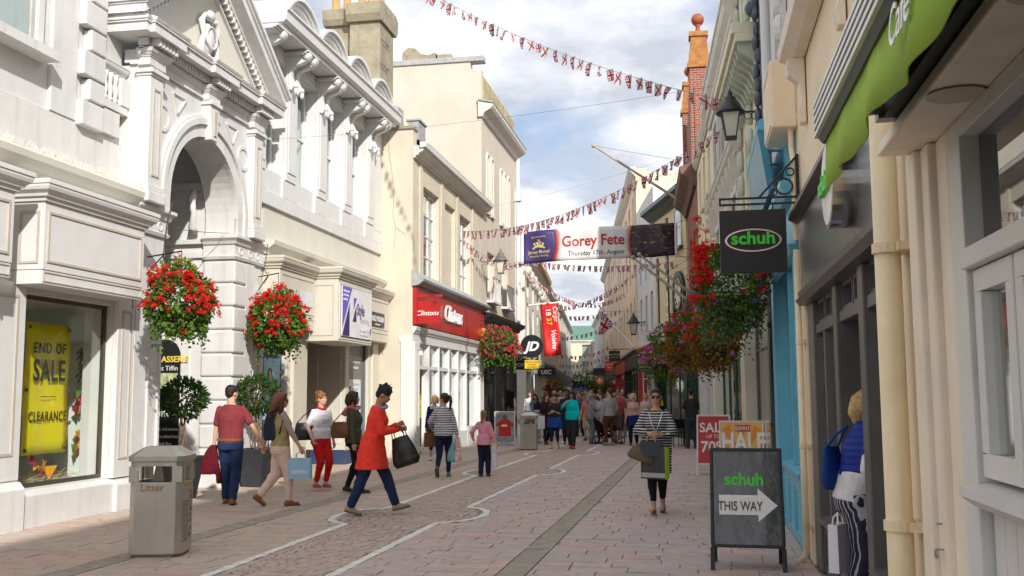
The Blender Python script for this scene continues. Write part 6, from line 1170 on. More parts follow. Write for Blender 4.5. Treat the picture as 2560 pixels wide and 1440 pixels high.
simple_sign('clothing_store_sign', 'small black square hanging sign with gold script above the red sign', -4.40, -3.83, 3.31, 3.85, 52, M_k, [('Jack Wills', 3.62, 0.14), ('OUTFITTERS', 3.48, 0.08), ('· · ·', 3.38, 0.08)], M_gold, wall=-3.1)
simple_sign('red_square_sign', 'plain red square projecting sign on the cream terrace', -5.32, -4.78, 2.98, 3.58, 60, mat('sign_red', (0.62, 0.035, 0.02), 0.4), [('MUCKY', 3.34, 0.13), ('Pup', 3.16, 0.15)], M_tw, wall=-4.1)
t = T('orange_disc_sign', 'round orange sign with white upward arrow among far baskets', 'sign', (-5.75, 61, 2.4)); f = FY(61)
b = MB(f); b.prism([(-5.75+0.24*cos(a), 2.45+0.24*sin(a)) for a in (2*pi*i/24 for i in range(24))], 'v', -0.06, 0); b.build('disc', mat('sign_orange', (0.78, 0.14, 0.01), 0.4), t); b = MB(f); b.prism([(-5.75, 2.6), (-5.6, 2.42), (-5.66, 2.37), (-5.72, 2.46), (-5.72, 2.28), (-5.78, 2.28), (-5.78, 2.46), (-5.84, 2.37), (-5.9, 2.42)], 'v', 0.002, 0.006); b.build('arrow', M_tw, t); MB(f).box(-6.1, -4.4, -0.05, -0.02, 2.72, 2.76).build('arm', M_iron, t); MB(f).box(-6.1, -5.4, -0.06, 0, 2.78, 3.2).build('upper_panel', M_k, t)
simple_sign('sports_chain_sign', 'black projecting sign with white capitals USC at the left', -8.15, -7.2, 2.58, 3.02, 52, M_k, [('USC', 2.68, 0.3)], M_tw, wall=-8.4)

# A-frame boards
def a_board(name, label, loc, rz, w_, h, lean, face_m, frame_m, deco, legs=True):
    t = T(name, label, 'sign board', (0, 0, 0))
    R = lambda u, v, z: (u, -0.02-v-lean*(1-z/h), z)
    b = MB(R); frame(b, -w_/2, w_/2, 0.2 if legs else 0.08, h, -0.03, 0.0, 0.03); b.build('frame', frame_m, t, bevel=0.006)
    MB(R).box(-w_/2+0.028, w_/2-0.028, -0.02, -0.008, (0.2 if legs else 0.08)+0.028, h-0.028).build('panel', face_m, t)
    deco(t, R)
    R2 = lambda u, v, z: (u, 0.03+v+lean*(1-z/h), z)
    if legs:
        b = MB(R2); frame(b, -w_/2, w_/2, 0.2, h-0.03, -0.01, 0.02, 0.03); b.box(-w_/2+0.03, w_/2-0.03, 0.0, 0.01, 0.23, h-0.06); b.build('rear_frame', frame_m, t, one=True)
        for s_ in (-1, 1): MB(R).box(s_*w_/2*0.97-0.02, s_*w_/2*0.97+0.02, -0.03, 0.0, 0.0, 0.2).build('leg', frame_m, t); MB(R2).box(s_*w_/2*0.93-0.02, s_*w_/2*0.93+0.02, -0.01, 0.02, 0.0, 0.2).build('leg', frame_m, t)
    t.location = loc; t.rotation_euler = (0, 0, rz); return t
def d_schuh(t, R):
    b = MB(R); text(b, 'schuh', (-0.02, -0.004, 0.755), (1, 0, 0), (0, 0, 1), 0.155, 0.002, 0.03, wide=1.0); b.build('lettering', M_sg, t)
    b = MB(R); b.prism([(-0.25, 0.49), (0.10, 0.49), (0.10, 0.43), (0.275, 0.575), (0.10, 0.725), (0.10, 0.665), (-0.25, 0.665)], 'v', -0.008, -0.003); b.build('arrow', M_tw, t)
    b = MB(R); text(b, 'THIS WAY', (-0.06, -0.001, 0.53), (1, 0, 0), (0, 0, 1), 0.115, 0.002, 0.012, wide=0.75); b.build('arrow_lettering', mat('charcoal_letter', (0.07, 0.07, 0.075), 0.5), t)
m_pl = mat('crinkled_plastic', (0.07, 0.07, 0.073), 0.2, 0.1, 3, 0.9, 5, coat=0.8)
a_board('shoe_shop_board', 'black A-frame board with green lettering and white THIS WAY arrow', (0.44, 9.72, 0.004), radians(-2), 0.655, 1.09, 0.22, m_pl, M_k, d_schuh)
def burst(t, R, w_, z0, z1, c1, c2):
    b = MB(R); cx, cz = 0.0, z0+(z1-z0)*0.35; n = 26; L_ = 2.0
    def clip(a):
        dx, dz = cos(a), sin(a); k = min((w_/2/abs(dx)) if abs(dx) > 1e-6 else 9, ((z1-cz)/dz) if dz > 1e-6 else 9, ((cz-z0)/-dz) if dz < -1e-6 else 9); return (cx+dx*k, -0.004, cz+dz*k)
    for i in range(0, n, 2): b.poly([(cx, -0.004, cz), clip(2*pi*i/n), clip(2*pi*(i+1)/n)], [(0, 1, 2)])
    b.build('sunburst', c2, t, one=True)
def d_half(t, R):
    burst(t, R, 0.62, 0.30, 1.1, None, mat('burst_orange', (0.75, 0.28, 0.03), 0.45)); MB(R).box(-0.1, 0.14, -0.003, 0.0, 1.0, 1.1).build('brand_patch', mat('patch_red', (0.55, 0.05, 0.04), 0.45), t)
    b = MB(R); text(b, 'HALF', (0.02, -0.001, 0.70), (1, 0, 0), (0, 0, 1), 0.40, 0.003, 0.03, wide=0.72); text(b, 'ESPRIT', (0.02, 0.002, 1.02), (1, 0, 0), (0, 0, 1), 0.08, 0.002, 0.01); text(b, 'PRICE', (0.02, -0.001, 0.38), (1, 0, 0), (0, 0, 1), 0.3, 0.003, 0.03, wide=0.72); b.build('lettering', M_tw, t)
a_board('half_price_board', 'orange sunburst board reading HALF behind the black A-frame board', (0.70, 16.5, 0.004), radians(-3), 0.70, 1.17, 0.18, mat('board_amber', (0.80, 0.46, 0.12), 0.45, 0.05), mat('board_alu', (0.55, 0.53, 0.50), 0.35, metal=0.7), d_half)
def d_sale(t, R):
    b = MB(R); text(b, 'SALE', (0.0, -0.002, 0.84), (1, 0, 0), (0, 0, 1), 0.26, 0.003, 0.02); text(b, 'UP TO', (0.0, -0.002, 0.72), (1, 0, 0), (0, 0, 1), 0.1, 0.003); text(b, '70%', (0.0, -0.002, 0.45), (1, 0, 0), (0, 0, 1), 0.3, 0.003, 0.02); b.build('lettering', M_tw, t)
a_board('sale_board', 'red SALE board with white frame, partly hidden by the orange board', (0.33, 20.6, 0.004), radians(-6), 0.66, 1.18, 0.2, mat('board_red', (0.50, 0.03, 0.04), 0.45, 0.05), mat('board_white_frame', (0.7, 0.7, 0.7), 0.4), d_sale)
def d_shirt(t, R):
    b = MB(R); b.prism([(-0.2, 0.3), (0.2, 0.3), (0.2, 0.62), (0.26, 0.58), (0.29, 0.68), (0.12, 0.82), (-0.12, 0.82), (-0.29, 0.68), (-0.26, 0.58), (-0.2, 0.62)], 'v', -0.007, -0.003); b.build('shirt_print', mat('football_red', (0.50, 0.02, 0.02), 0.5, 0.15, 6), t)
    b = MB(R); b.prism([(0.07*cos(a), 0.89+0.085*sin(a)) for a in (2*pi*i/14 for i in range(14))], 'v', -0.007, -0.003); b.build('head_print', mat('print_skin', (0.16, 0.08, 0.05), 0.5), t)
    b = MB(R); b.box(-0.1, 0.08, -0.002, 0.0, 0.6, 0.66); text(b, '◢', (0.22, -0.002, 0.9), (1, 0, 0), (0, 0, 1), 0.06, 0.002) if False else None; b.build('shirt_badge', M_tw, t)
M_wf = mat('poster_frame_white', (0.72, 0.72, 0.72), 0.4); m_po = mat('poster_grey', (0.30, 0.32, 0.33), 0.5, 0.4, 3)
def base_stand(t):
    b = MB(); b.lathe((0, 0, 0), [(0.3, 0), (0.28, 0.05), (0.1, 0.09), (0.08, 0.14)], 14); b.build('base', mat('grey_base', (0.28, 0.30, 0.32), 0.5), t)
    for s_ in (-1, 1): MB().box(s_*0.12-0.015, s_*0.12+0.015, -0.04, -0.01, 0.05, 0.3).build('spring_post', MATS['grey_base'], t)
for nm, lab, loc, rz in (('football_board', 'poster stand showing a footballer in a red shirt by the black shopfront', (-6.0, 31.5, 0.004), radians(3)), ('football_board', 'second poster stand with red shirt half hidden behind the far litter bin', (-5.45, 33.6, 0.004), radians(0))):
    tt = a_board(nm, lab, (0, 0, 0), 0, 0.66, 1.08, 0.02, m_po, M_wf, d_shirt, legs=False); base_stand(tt); tt.location = loc; tt.rotation_euler = (0, 0, rz)

# street banner
t = T('fete_banner', 'long purple and white Gorey Fete banner stretched across the street', 'banner', (-3.4, 36, 6.4))
SB = lambda u, v, z: (u, 36.0-v-0.10*sin((u+6.12)/5.52*pi)+0.04*sin(u*3.1+z*2)+0.025*sin(u*7.3), z+(u+6.12)*0.029+0.02*sin((u+6.1)*1.1))
def sheet(name, u0, u1, m, n=14, curve=None, z0=6.39, z1=7.58):
    b = MB(SB); k = b.pts([((u0(z) if callable(u0) else u0)+((u1(z) if callable(u1) else u1)-(u0(z) if callable(u0) else u0))*j/n, 0, z) for i in range(9) for z in (z0+(z1-z0)*i/8,) for j in range(n+1)]); b.f += [(k+(n+1)*i+j, k+(n+1)*i+j+1, k+(n+1)*(i+1)+j+1, k+(n+1)*(i+1)+j) for i in range(8) for j in range(n)]
    o = b.build(name, m, t, smooth=True); o.modifiers.new('s', 'SOLIDIFY').thickness = 0.004; return o
cl_ = lambda z: -4.93-0.10*((z-6.98)/0.6)**2*1.0+0.06*(z-6.98); cr_ = lambda z: -2.12-0.09*sin((z-6.39)/1.19*pi)+0.0
sheet('purple_panel', -6.12, cl_, mat('banner_purple', (0.045, 0.03, 0.13), 0.4, 0.15, 1)); sheet('red_band', cl_, lambda z: cl_(z)+0.11, mat('banner_red', (0.42, 0.04, 0.03), 0.4), 3); sheet('white_panel', lambda z: cl_(z)+0.11, lambda z: cr_(z)-0.07, mat('banner_white', (0.66, 0.65, 0.64), 0.45, 0.04, 1)); sheet('red_band', lambda z: cr_(z)-0.07, cr_, MATS['banner_red'], 3)
def nightphoto():
    m = mat('night_harbour_print', (0.05, 0.035, 0.04), 0.4); tt = m.node_tree; b = tt.nodes['Principled BSDF']; co = tt.nodes.new('ShaderNodeTexCoord'); mp = tt.nodes.new('ShaderNodeMapping'); mp.inputs['Scale'].default_value = (2.4, 0.1, 4.2); tt.links.new(co.outputs['Object'], mp.inputs[0]); v = tt.nodes.new('ShaderNodeTexNoise'); v.inputs['Scale'].default_value = 2.0; v.inputs['Detail'].default_value = 6; tt.links.new(mp.outputs[0], v.inputs['Vector']); cr = tt.nodes.new('ShaderNodeValToRGB'); e = cr.color_ramp.elements; e[0].position = 0.46; e[0].color = (0.018, 0.014, 0.03, 1); e[1].position = 0.74; e[1].color = (0.5, 0.33, 0.09, 1); q = e.new(0.58); q.color = (0.06, 0.03, 0.028, 1); tt.links.new(v.outputs['Fac'], cr.inputs[0]); tt.links.new(cr.outputs[0], b.inputs['Base Color']); return m
sheet('photo_panel', cr_, -0.62, nightphoto()); sheet('end_hem', -0.62, -0.52, MATS['banner_white'], 2); sheet('end_hem', -6.25, -6.12, MATS['banner_white'], 2)
b = MB(SB); text(b, 'Gorey Fete', (-3.55, 0.01, 6.92), (1, 0, 0), (0, 0, 1), 0.56, 0.004, 0.02, wide=0.88); b.build('lettering', mat('banner_red_letter', (0.38, 0.035, 0.03), 0.45), t)
b = MB(SB); text(b, 'Thursday 17th. August', (-3.45, 0.01, 6.57), (1, 0, 0), (0, 0, 1), 0.235, 0.004, 0.004, wide=0.95); b.build('date_lettering', mat('banner_dark_letter', (0.06, 0.07, 0.08), 0.45), t)
b = MB(SB); text(b, 'Jersey Mutual', (-5.55, 0.01, 6.74), (1, 0, 0), (0, 0, 1), 0.175, 0.004, 0.01, wide=0.85); text(b, 'Insurance Society', (-5.55, 0.01, 6.61), (1, 0, 0), (0, 0, 1), 0.12, 0.004, 0.0, wide=0.85); text(b, 'Sponsored by:', (-5.55, 0.01, 7.32), (1, 0, 0), (0, 0, 1), 0.1, 0.004); b.build('sponsor_lettering', mat('banner_gold_letter', (0.55, 0.45, 0.18), 0.45), t)
b = MB(SB)
for i, (dx, dz, s_) in enumerate(((0, 0, .09), (-.12, -.02, .07), (.11, -.03, .08), (-.06, .1, .06), (.05, .12, .05), (.16, .06, .05), (-.17, .08, .05), (0, .2, .04), (-.2, -.08, .05), (.2, -.09, .04))): b.prism([(-5.55+dx+s_*cos(a), 7.02+dz+s_*0.8*sin(a)) for a in (2*pi*k_/7+i for k_ in range(7))], 'v', 0.008, 0.012)
b.build('emblem', MATS['banner_gold_letter'], t, one=True)
b = MB(); b.tube([(-7.2, 36, 7.72), (-6.22, 36, 7.58)], 0.008, 4); b.tube([(-7.2, 36, 6.2), (-6.22, 36, 6.4)], 0.008, 4); b.tube([(-0.52, 36, 7.74), (-0.1, 36, 7.85)], 0.008, 4); b.tube([(-0.52, 36, 6.55), (-0.1, 36, 6.4)], 0.008, 4); b.build('rope', M_iron, t)
# hanging red shop banner far left
t = T('red_street_banner', 'long red vertical banner with white script hanging on the left', 'banner', (-7, 48, 3.5)); SR = lambda u, v, z: (u+(5.98-z)*0.085, 48-v+0.06*sin(z*2.2+u*3), z+0.06*(u+7.4))
b = MB(SR); k = b.pts([(-7.38+0.83*j/6, 0, 3.45+2.5*i/10) for i in range(11) for j in range(7)]); b.f += [(k+7*i+j, k+7*i+j+1, k+7*i+j+8, k+7*i+j+7) for i in range(10) for j in range(6)]; o = b.build('cloth', mat('banner_bright_red', (0.62, 0.02, 0.02), 0.5), t, smooth=True); o.modifiers.new('s', 'SOLIDIFY').thickness = 0.004
b = MB(SR); text(b, 'Cargo', (-6.75, 0.012, 5.85), (0, 0, -1), (1, 0, 0), 0.3, 0.003, 0, 0.3, align='LEFT'); text(b, 'Voisins', (-6.95, 0.012, 4.75), (0, 0, -1), (1, 0, 0), 0.34, 0.003, 0.01, 0.3, align='LEFT'); text(b, '18', (-7.12, 0.012, 5.75), (0, 0, -1), (1, 0, 0), 0.36, 0.003, 0.02, align='LEFT'); b.build('lettering', M_tw, t)
b = MB(SR); text(b, '37', (-7.12, 0.012, 5.3), (0, 0, -1), (1, 0, 0), 0.36, 0.003, 0.02, align='LEFT'); b.build('year_lettering', mat('banner_yellow', (0.75, 0.55, 0.05), 0.45), t)
b = MB(); b.tube([(-8.3, 48, 5.92), (-6.45, 48, 6.06)], 0.04, 8); b.build('pole', M_tw, t)
# flag poles on the right
def pole(label, a, c, r, m, ball=False):
    t = T('flag_pole', label, 'flag pole', tuple(a), 'angled flag poles'); b = MB(); b.tube([a, c], [r, r*0.7], 8); b.build('pole', m, t); b = MB(); b.ell(c, r*1.5, r*1.5, r*1.5, 8, 6); b.build('truck', m, t)
    b = MB(); m_ = tuple((p+q)/2 for p, q in zip(a, c)); b.tube([m_, (a[0]+0.3, a[1], a[2]+1.4)], 0.006, 4); b.tube([c, (a[0]+0.3, a[1], a[2]+1.6)], 0.006, 4); b.build('stay', M_iron, t); return t
M_pole = mat('weathered_pole', (0.42, 0.37, 0.28), 0.6, 0.2, 5)
pole('long bare pole slanting up to the left from the red brick building', (0.12, 34.6, 7.9), (-3.35, 34.6, 10.35), 0.055, M_pole)
pole('upper of two bare poles slanting up behind the banner', (-0.1, 35.2, 5.1), (-1.85, 35.2, 6.5), 0.055, M_pole); pole('lower of two bare poles slanting up behind the banner', (-0.1, 34.8, 4.72), (-2.05, 34.8, 6.35), 0.055, M_pole)
tp = pole('white pole carrying the union flag on the right', (-2.75, 46, 3.75), (-4.2, 46, 5.42), 0.05, M_tw)
# ------------------------------------------------------------------ hanging baskets
def petals(c, r, rs, n, V, Fc, s_):
    """one umbel: a loose ball of small five-petalled florets"""
    for i in range(n):
        d = Vector((r.gauss(0, 1), r.gauss(0, 1), r.gauss(0, 1))).normalized(); p = c+d*rs*r.uniform(0.5, 1.0); a = d.cross(Vector((r.gauss(0, 1), r.gauss(0, 1), r.gauss(0, 1)))).normalized(); q = d.cross(a)
        for k_ in range(3):
            t0 = k_*2.1+r.random(); e = a*cos(t0)+q*sin(t0); f = a*cos(t0+1.57)+q*sin(t0+1.57); k = len(V); V += [p, p+e*s_*0.6+f*s_*0.45+d*s_*0.2, p+e*s_*1.1+d*s_*0.15, p+e*s_*0.6-f*s_*0.45+d*s_*0.2]; Fc.append((k, k+1, k+2, k+3))
def leaf(c, ax, L_, W_, r, V, Fc):
    sd = ax.cross(Vector((r.gauss(0, 1), r.gauss(0, 1), r.gauss(0, 1)))).normalized(); up = ax.cross(sd); k = len(V)
    V += [c, c+ax*L_*0.45+sd*W_-up*W_*0.25, c+ax*L_, c+ax*L_*0.45-sd*W_-up*W_*0.25]; Fc.append((k, k+1, k+2, k+3))
def pm(name, V, Fc, m, t):
    me = bpy.data.meshes.new(name); me.from_pydata([v-BASE[t.name] for v in V], [], Fc); me.materials.append(m); o = bpy.data.objects.new(name, me); COL.objects.link(o); o.parent = t; o['kind'] = 'stuff'; return o
def pmat(name, cols): return leafmat(name, cols, 0.6)
RED = pmat('scarlet_petals', [(0.62, 0.012, 0.012), (0.78, 0.035, 0.02), (0.70, 0.02, 0.03), (0.5, 0.01, 0.01)]); PINK = pmat('rose_petals', [(0.68, 0.05, 0.11), (0.8, 0.12, 0.18), (0.62, 0.04, 0.07)]); BLUE = pmat('lobelia_petals', [(0.20, 0.22, 0.62), (0.36, 0.36, 0.75), (0.28, 0.24, 0.6)]); WHITE = pmat('white_petals', [(0.8, 0.8, 0.78), (0.7, 0.68, 0.72), (0.6, 0.55, 0.7)]); PURP = pmat('purple_petals', [(0.45, 0.06, 0.42), (0.6, 0.14, 0.55), (0.7, 0.1, 0.3)])
LF = leafmat('basket_leaf', [(0.05, 0.11, 0.02), (0.10, 0.19, 0.03), (0.15, 0.25, 0.045), (0.075, 0.15, 0.028)]); LFY = leafmat('yellow_green_leaf', [(0.22, 0.22, 0.02), (0.30, 0.26, 0.03), (0.14, 0.18, 0.02)]); LFB = leafmat('bronze_leaf', [(0.16, 0.06, 0.02), (0.28, 0.14, 0.03), (0.20, 0.18, 0.03), (0.10, 0.04, 0.02)])
def basket(label, c, rx, rz, wall, spec, seed, nl=1100, lm=LF, ls=0.06, arm=0.5, lmlow=None, group='hanging flower baskets'):
    """c centre; spec: list of (material, name, count of umbels, size, floret, sector function on the unit direction)"""
    r = random.Random(seed); t = T('hanging_basket', label, 'flower basket', tuple(c), group); C = Vector(c)
    rad = lambda d: (1+0.30*noise.noise(d*1.7+Vector((seed*3.1, 0, 0)))+0.14*noise.noise(d*5+Vector((seed, 4, 0))))
    V = []; Fc = []; V2 = []; F2 = []
    for i in range(nl):
        d = Vector((r.gauss(0, 1), r.gauss(0, 1), r.gauss(0, 1))).normalized(); f = r.uniform(0.55, 1.03)**0.6*rad(d); p = C+Vector((d.x*rx, d.y*rx, d.z*rz))*f
        ax = (d*0.7+Vector((r.gauss(0, .5), r.gauss(0, .5), r.gauss(-0.25, .5)))).normalized(); A = (V2, F2) if (lmlow and d.z < 0.0+0.25*r.gauss(0, 1)) else (V, Fc); s_ = ls*r.uniform(0.6, 1.25); leaf(p, ax, s_*1.3, s_*0.45, r, *A)
    for i in range(46):
        a = r.uniform(0, 6.28); p = C+Vector((cos(a)*rx*0.8, sin(a)*rx*0.8, -rz*r.uniform(0.35, 0.6))); L_ = r.uniform(0.2, 0.75)*rz
        for k_ in range(7): leaf(p+Vector((r.gauss(0, .012), r.gauss(0, .012), -L_*k_/6-rz*0.1)), Vector((r.gauss(0, 1), r.gauss(0, 1), -0.6)).normalized(), ls, ls*0.4, r, *((V2, F2) if lmlow else (V, Fc)))
    pm('foliage', V, Fc, lm, t)
    if V2: pm('lower_foliage', V2, F2, lmlow, t)
    for m, nm, n, us, fs, sector in spec:
        V = []; Fc = []; k_ = 0
        while k_ < n:
            d = Vector((r.gauss(0, 1), r.gauss(0, 1), r.gauss(0, 1))).normalized()
            if not sector(d): 
                if r.random() < 0.97: continue
            if noise.noise(d*2.6+Vector((0, seed, 0))) < -0.12 and r.random() < 0.75: continue
            p = C+Vector((d.x*rx, d.y*rx, d.z*rz))*rad(d)*r.uniform(0.98, 1.14); petals(p, r, us*r.uniform(0.7, 1.2), 9 if us > 0.03 else 3, V, Fc, fs); k_ += 1
        pm(nm, V, Fc, m, t)
    b = MB(); b.lathe((c[0], c[1], c[2]-rz*0.45), [(rx*0.25, -rz*0.2), (rx*0.5, 0), (rx*0.62, rz*0.3), (rx*0.6, rz*0.32)], 14); b.build('basket_bowl', mat('basket_liner', (0.06, 0.045, 0.03), 0.9), t)
    w_ = Vector(wall); tip = Vector((c[0], c[1], c[2]+rz*1.0)); b = MB(); b.tube([tuple(w_), (tip.x, tip.y, w_.z)], 0.012, 6); b.tube([(tip.x, tip.y, w_.z), (c[0], c[1], c[2])], 0.006, 5); b.tube([tuple(w_-Vector((0, 0, 0.25))), ((w_.x+tip.x)/2, (w_.y+tip.y)/2, w_.z)], 0.01, 6); b.build('iron_bracket', M_iron, t, one=True); return t
up = lambda d: d.z > -0.25; allr = lambda d: d.z > -0.55
basket('round basket of scarlet geraniums with yellow crown, left of the archway', (-7.22, 13.15, 2.95), 0.45, 0.50, (-8.02, 13.6, 3.68), [(RED, 'geranium_flowers', 210, 0.048, 0.025, lambda d: -0.35 < d.z < 0.85)], 11, 2600, ls=0.06)
r_ = random.Random(3); tb_ = bpy.data.objects['hanging_basket']; V = []; Fc = []
for i in range(420):
    d = Vector((r_.gauss(0, 1), r_.gauss(0, 1), r_.gauss(0, 1))).normalized(); p = Vector((-7.18, 13.13, 3.41))+Vector((d.x*0.16, d.y*0.16, d.z*0.17))*r_.uniform(0.6, 1); leaf(p, (d+Vector((0, 0, 0.3))).normalized(), 0.035, 0.014, r_, V, Fc)
pm('yellow_crown', V, Fc, LFY, tb_)
basket('round basket of scarlet geraniums right of the archway pier', (-7.5, 17.2, 2.98), 0.48, 0.55, (-8.1, 17.65, 3.85), [(RED, 'geranium_flowers', 300, 0.050, 0.026, lambda d: d.z > -0.2 or d.z > -0.45 and d.x > 0)], 23, 2600, ls=0.065)
basket('basket of pink geraniums beside the black shopfront on the left', (-6.45, 32.9, 3.22), 0.66, 0.62, (-7.2, 32.9, 4.1), [(PINK, 'geranium_flowers', 190, 0.055, 0.03, allr)], 31, 1500, ls=0.08)
basket('large near basket trailing blue lobelia under the black hanging sign', (0.44, 12.7, 2.88), 0.46, 0.60, (1.0, 12.7, 3.6), [(RED, 'geranium_flowers', 95, 0.044, 0.024, lambda d: d.x < -0.35 and d.z > -0.25), (RED, 'geranium_flowers', 22, 0.036, 0.022, lambda d: d.x > 0.2 and d.z > -0.1), (BLUE, 'lobelia_flowers', 300, 0.012, 0.010, lambda d: d.z < 0.25 and d.y < 0.3)], 41, 5200, ls=0.042)
V = []; Fc = []; V2 = []; F2 = []; r_ = random.Random(8)
for i in range(44):
    x, z = 0.13+r_.gauss(0, 0.07), 3.25+r_.uniform(-0.3, 0.55); petals(Vector((x-0.1*max(0, z-3.5), 12.55+r_.gauss(0, 0.1), z)), r_, 0.038, 9, V, Fc, 0.021)
pm('tall_geraniums', V, Fc, RED, [o for o in bpy.data.objects if o.name.startswith('hanging_basket') and o.parent is None][-1])
basket('bronze-leaved basket with red blooms behind the lobelia basket', (0.28, 16.2, 2.42), 0.40, 0.42, (0.9, 16.2, 3.2), [(RED, 'geranium_flowers', 40, 0.045, 0.024, lambda d: d.z > 0.0), (PURP, 'petunia_flowers', 8, 0.04, 0.026, allr)], 51, 2200, lm=LFB, ls=0.05, lmlow=LFB)
basket('mixed basket with coral and purple blooms, third along on the right', (-0.12, 20.0, 2.62), 0.48, 0.58, (0.7, 20.0, 3.6), [(RED, 'geranium_flowers', 70, 0.05, 0.028, lambda d: d.z > -0.3), (PURP, 'petunia_flowers', 18, 0.04, 0.028, lambda d: d.x < 0)], 61, 2200, ls=0.06, lmlow=LFB)
basket('white flowered basket beside the jeweller sign', (-0.62, 26.5, 3.05), 0.52, 0.36, (0.35, 26.5, 3.7), [(WHITE, 'white_flowers', 130, 0.035, 0.024, lambda d: d.z > -0.4), (PINK, 'geranium_flowers', 14, 0.05, 0.028, lambda d: d.z > 0.3)], 71, 900, ls=0.07)
basket('purple petunia basket hanging below the white flowers', (-0.95, 29.5, 2.55), 0.5, 0.55, (0.2, 29.5, 3.4), [(PURP, 'petunia_flowers', 60, 0.05, 0.035, allr), (RED, 'geranium_flowers', 20, 0.05, 0.03, up)], 81, 900, ls=0.08)
for i, (x, y, z, s_, m, lab) in enumerate(((-7.8, 56, 1.98, 0.5, RED, 'bright red basket far up the left side near the crowd'), (-5.3, 62, 1.95, 0.42, RED, 'green and red basket far off at the right below the orange disc'), (-6.5, 66, 2.0, 0.4, PINK, 'green basket far off at the right, left of the orange disc'), (-8.9, 88, 2.9, 0.7, WHITE, 'dark green ball basket far off in the middle right'), (-10.6, 92, 2.9, 0.65, WHITE, 'small dark ball basket farthest along the street'))):
    wx = x-1.2 if i == 0 else x+1.2
    basket(lab, (x, y, z), s_, s_*0.9, (wx, y, z+s_*1.2), [(m, 'geranium_flowers', 70 if m is RED else 14, 0.06, 0.04, allr)], 90+i, 450, ls=0.13)
# ------------------------------------------------------------------ bunting
def flagmats():
    out = []
    for kind in ('union_flag_cloth', 'saltire_flag_cloth'):
        m = bpy.data.materials.new(kind); m.use_nodes = True; t = m.node_tree; L = t.links; b = t.nodes['Principled BSDF']; b.inputs['Roughness'].default_value = 0.8
        uv = t.nodes.new('ShaderNodeUVMap'); uv.uv_map = 'UVMap'; se = t.nodes.new('ShaderNodeSeparateXYZ'); L.new(uv.outputs[0], se.inputs[0])
        def mt(op, a, c=None):
            n = t.nodes.new('ShaderNodeMath'); n.operation = op
            for i, q in enumerate((a, c)):
                if q is None: continue
                if isinstance(q, (int, float)): n.inputs[i].default_value = q
                else: L.new(q, n.inputs[i])
            return n.outputs[0]
        x = mt('SUBTRACT', se.outputs[0], 0.5); y = mt('SUBTRACT', se.outputs[1], 0.5); ax, ay = mt('ABSOLUTE', x), mt('ABSOLUTE', y)
        dg = mt('ABSOLUTE', mt('SUBTRACT', ax, ay)); cr = mt('MINIMUM', ax, ay)
        def mix(f, a, c):
            n = t.nodes.new('ShaderNodeMix'); n.data_type = 'RGBA'; L.new(f, n.inputs['Factor'])
            for i, q in ((6, a), (7, c)):
                if isinstance(q, tuple): n.inputs[i].default_value = (*q, 1)
                else: L.new(q, n.inputs[i])
            return n.outputs[2]
        Wc, Rc, Bc = (0.66, 0.60, 0.60), (0.34, 0.012, 0.025), (0.03, 0.04, 0.2)
        if kind.startswith('union'):
            c = mix(mt('LESS_THAN', dg, 0.14), Bc, Wc); c = mix(mt('LESS_THAN', dg, 0.055), c, Rc); c = mix(mt('LESS_THAN', cr, 0.16), c, Wc); c = mix(mt('LESS_THAN', cr, 0.095), c, Rc)
        else: c = mix(mt('LESS_THAN', dg, 0.10), Wc, Rc)
        L.new(c, b.inputs['Base Color']); tr = t.nodes.new('ShaderNodeBsdfTranslucent'); L.new(c, tr.inputs[0]); ms = t.nodes.new('ShaderNodeMixShader'); ms.inputs[0].default_value = 0.35; L.new(b.outputs[0], ms.inputs[1]); L.new(tr.outputs[0], ms.inputs[2]); L.new(ms.outputs[0], t.nodes['Material Output'].inputs[0]); out.append(m)
    return out
FM = flagmats()
def flagmesh(w_, h, seed, m):
    r = random.Random(seed); V = []; Fc = []; UV = []; nx, ny = 5, 6; a, p, tw, fold = r.uniform(0.02, 0.06), r.uniform(0, 6), r.uniform(-0.3, 0.3), r.uniform(0.6, 1.0)
    for j in range(ny+1):
        for i in range(nx+1):
            u, v = i/nx, j/ny; f = 1-(1-fold)*v; x = (u-0.5)*w_*f+tw*0.12*v*h; y = a*1.6*sin(u*5+p+v*2)*v+tw*0.1*v*v; V.append((x, y, -v*h*(0.96+0.04*fold))); UV.append((1-v, u))
    for j in range(ny):
        for i in range(nx): k = j*(nx+1)+i; Fc.append((k, k+1, k+nx+2, k+nx+1))
    me = bpy.data.meshes.new('flag'); me.from_pydata(V, [], Fc); l = me.uv_layers.new(name='UVMap')
    for pl in me.polygons:
        for li, vi in zip(pl.loop_indices, pl.vertices): l.data[li].uv = UV[vi]
    me.polygons.foreach_set('use_smooth', [True]*len(me.polygons)); me.materials.append(m); return me
FLG = [[flagmesh(0.19, 0.30, s_+10*k, FM[k]) for s_ in range(7)] for k in range(2)]
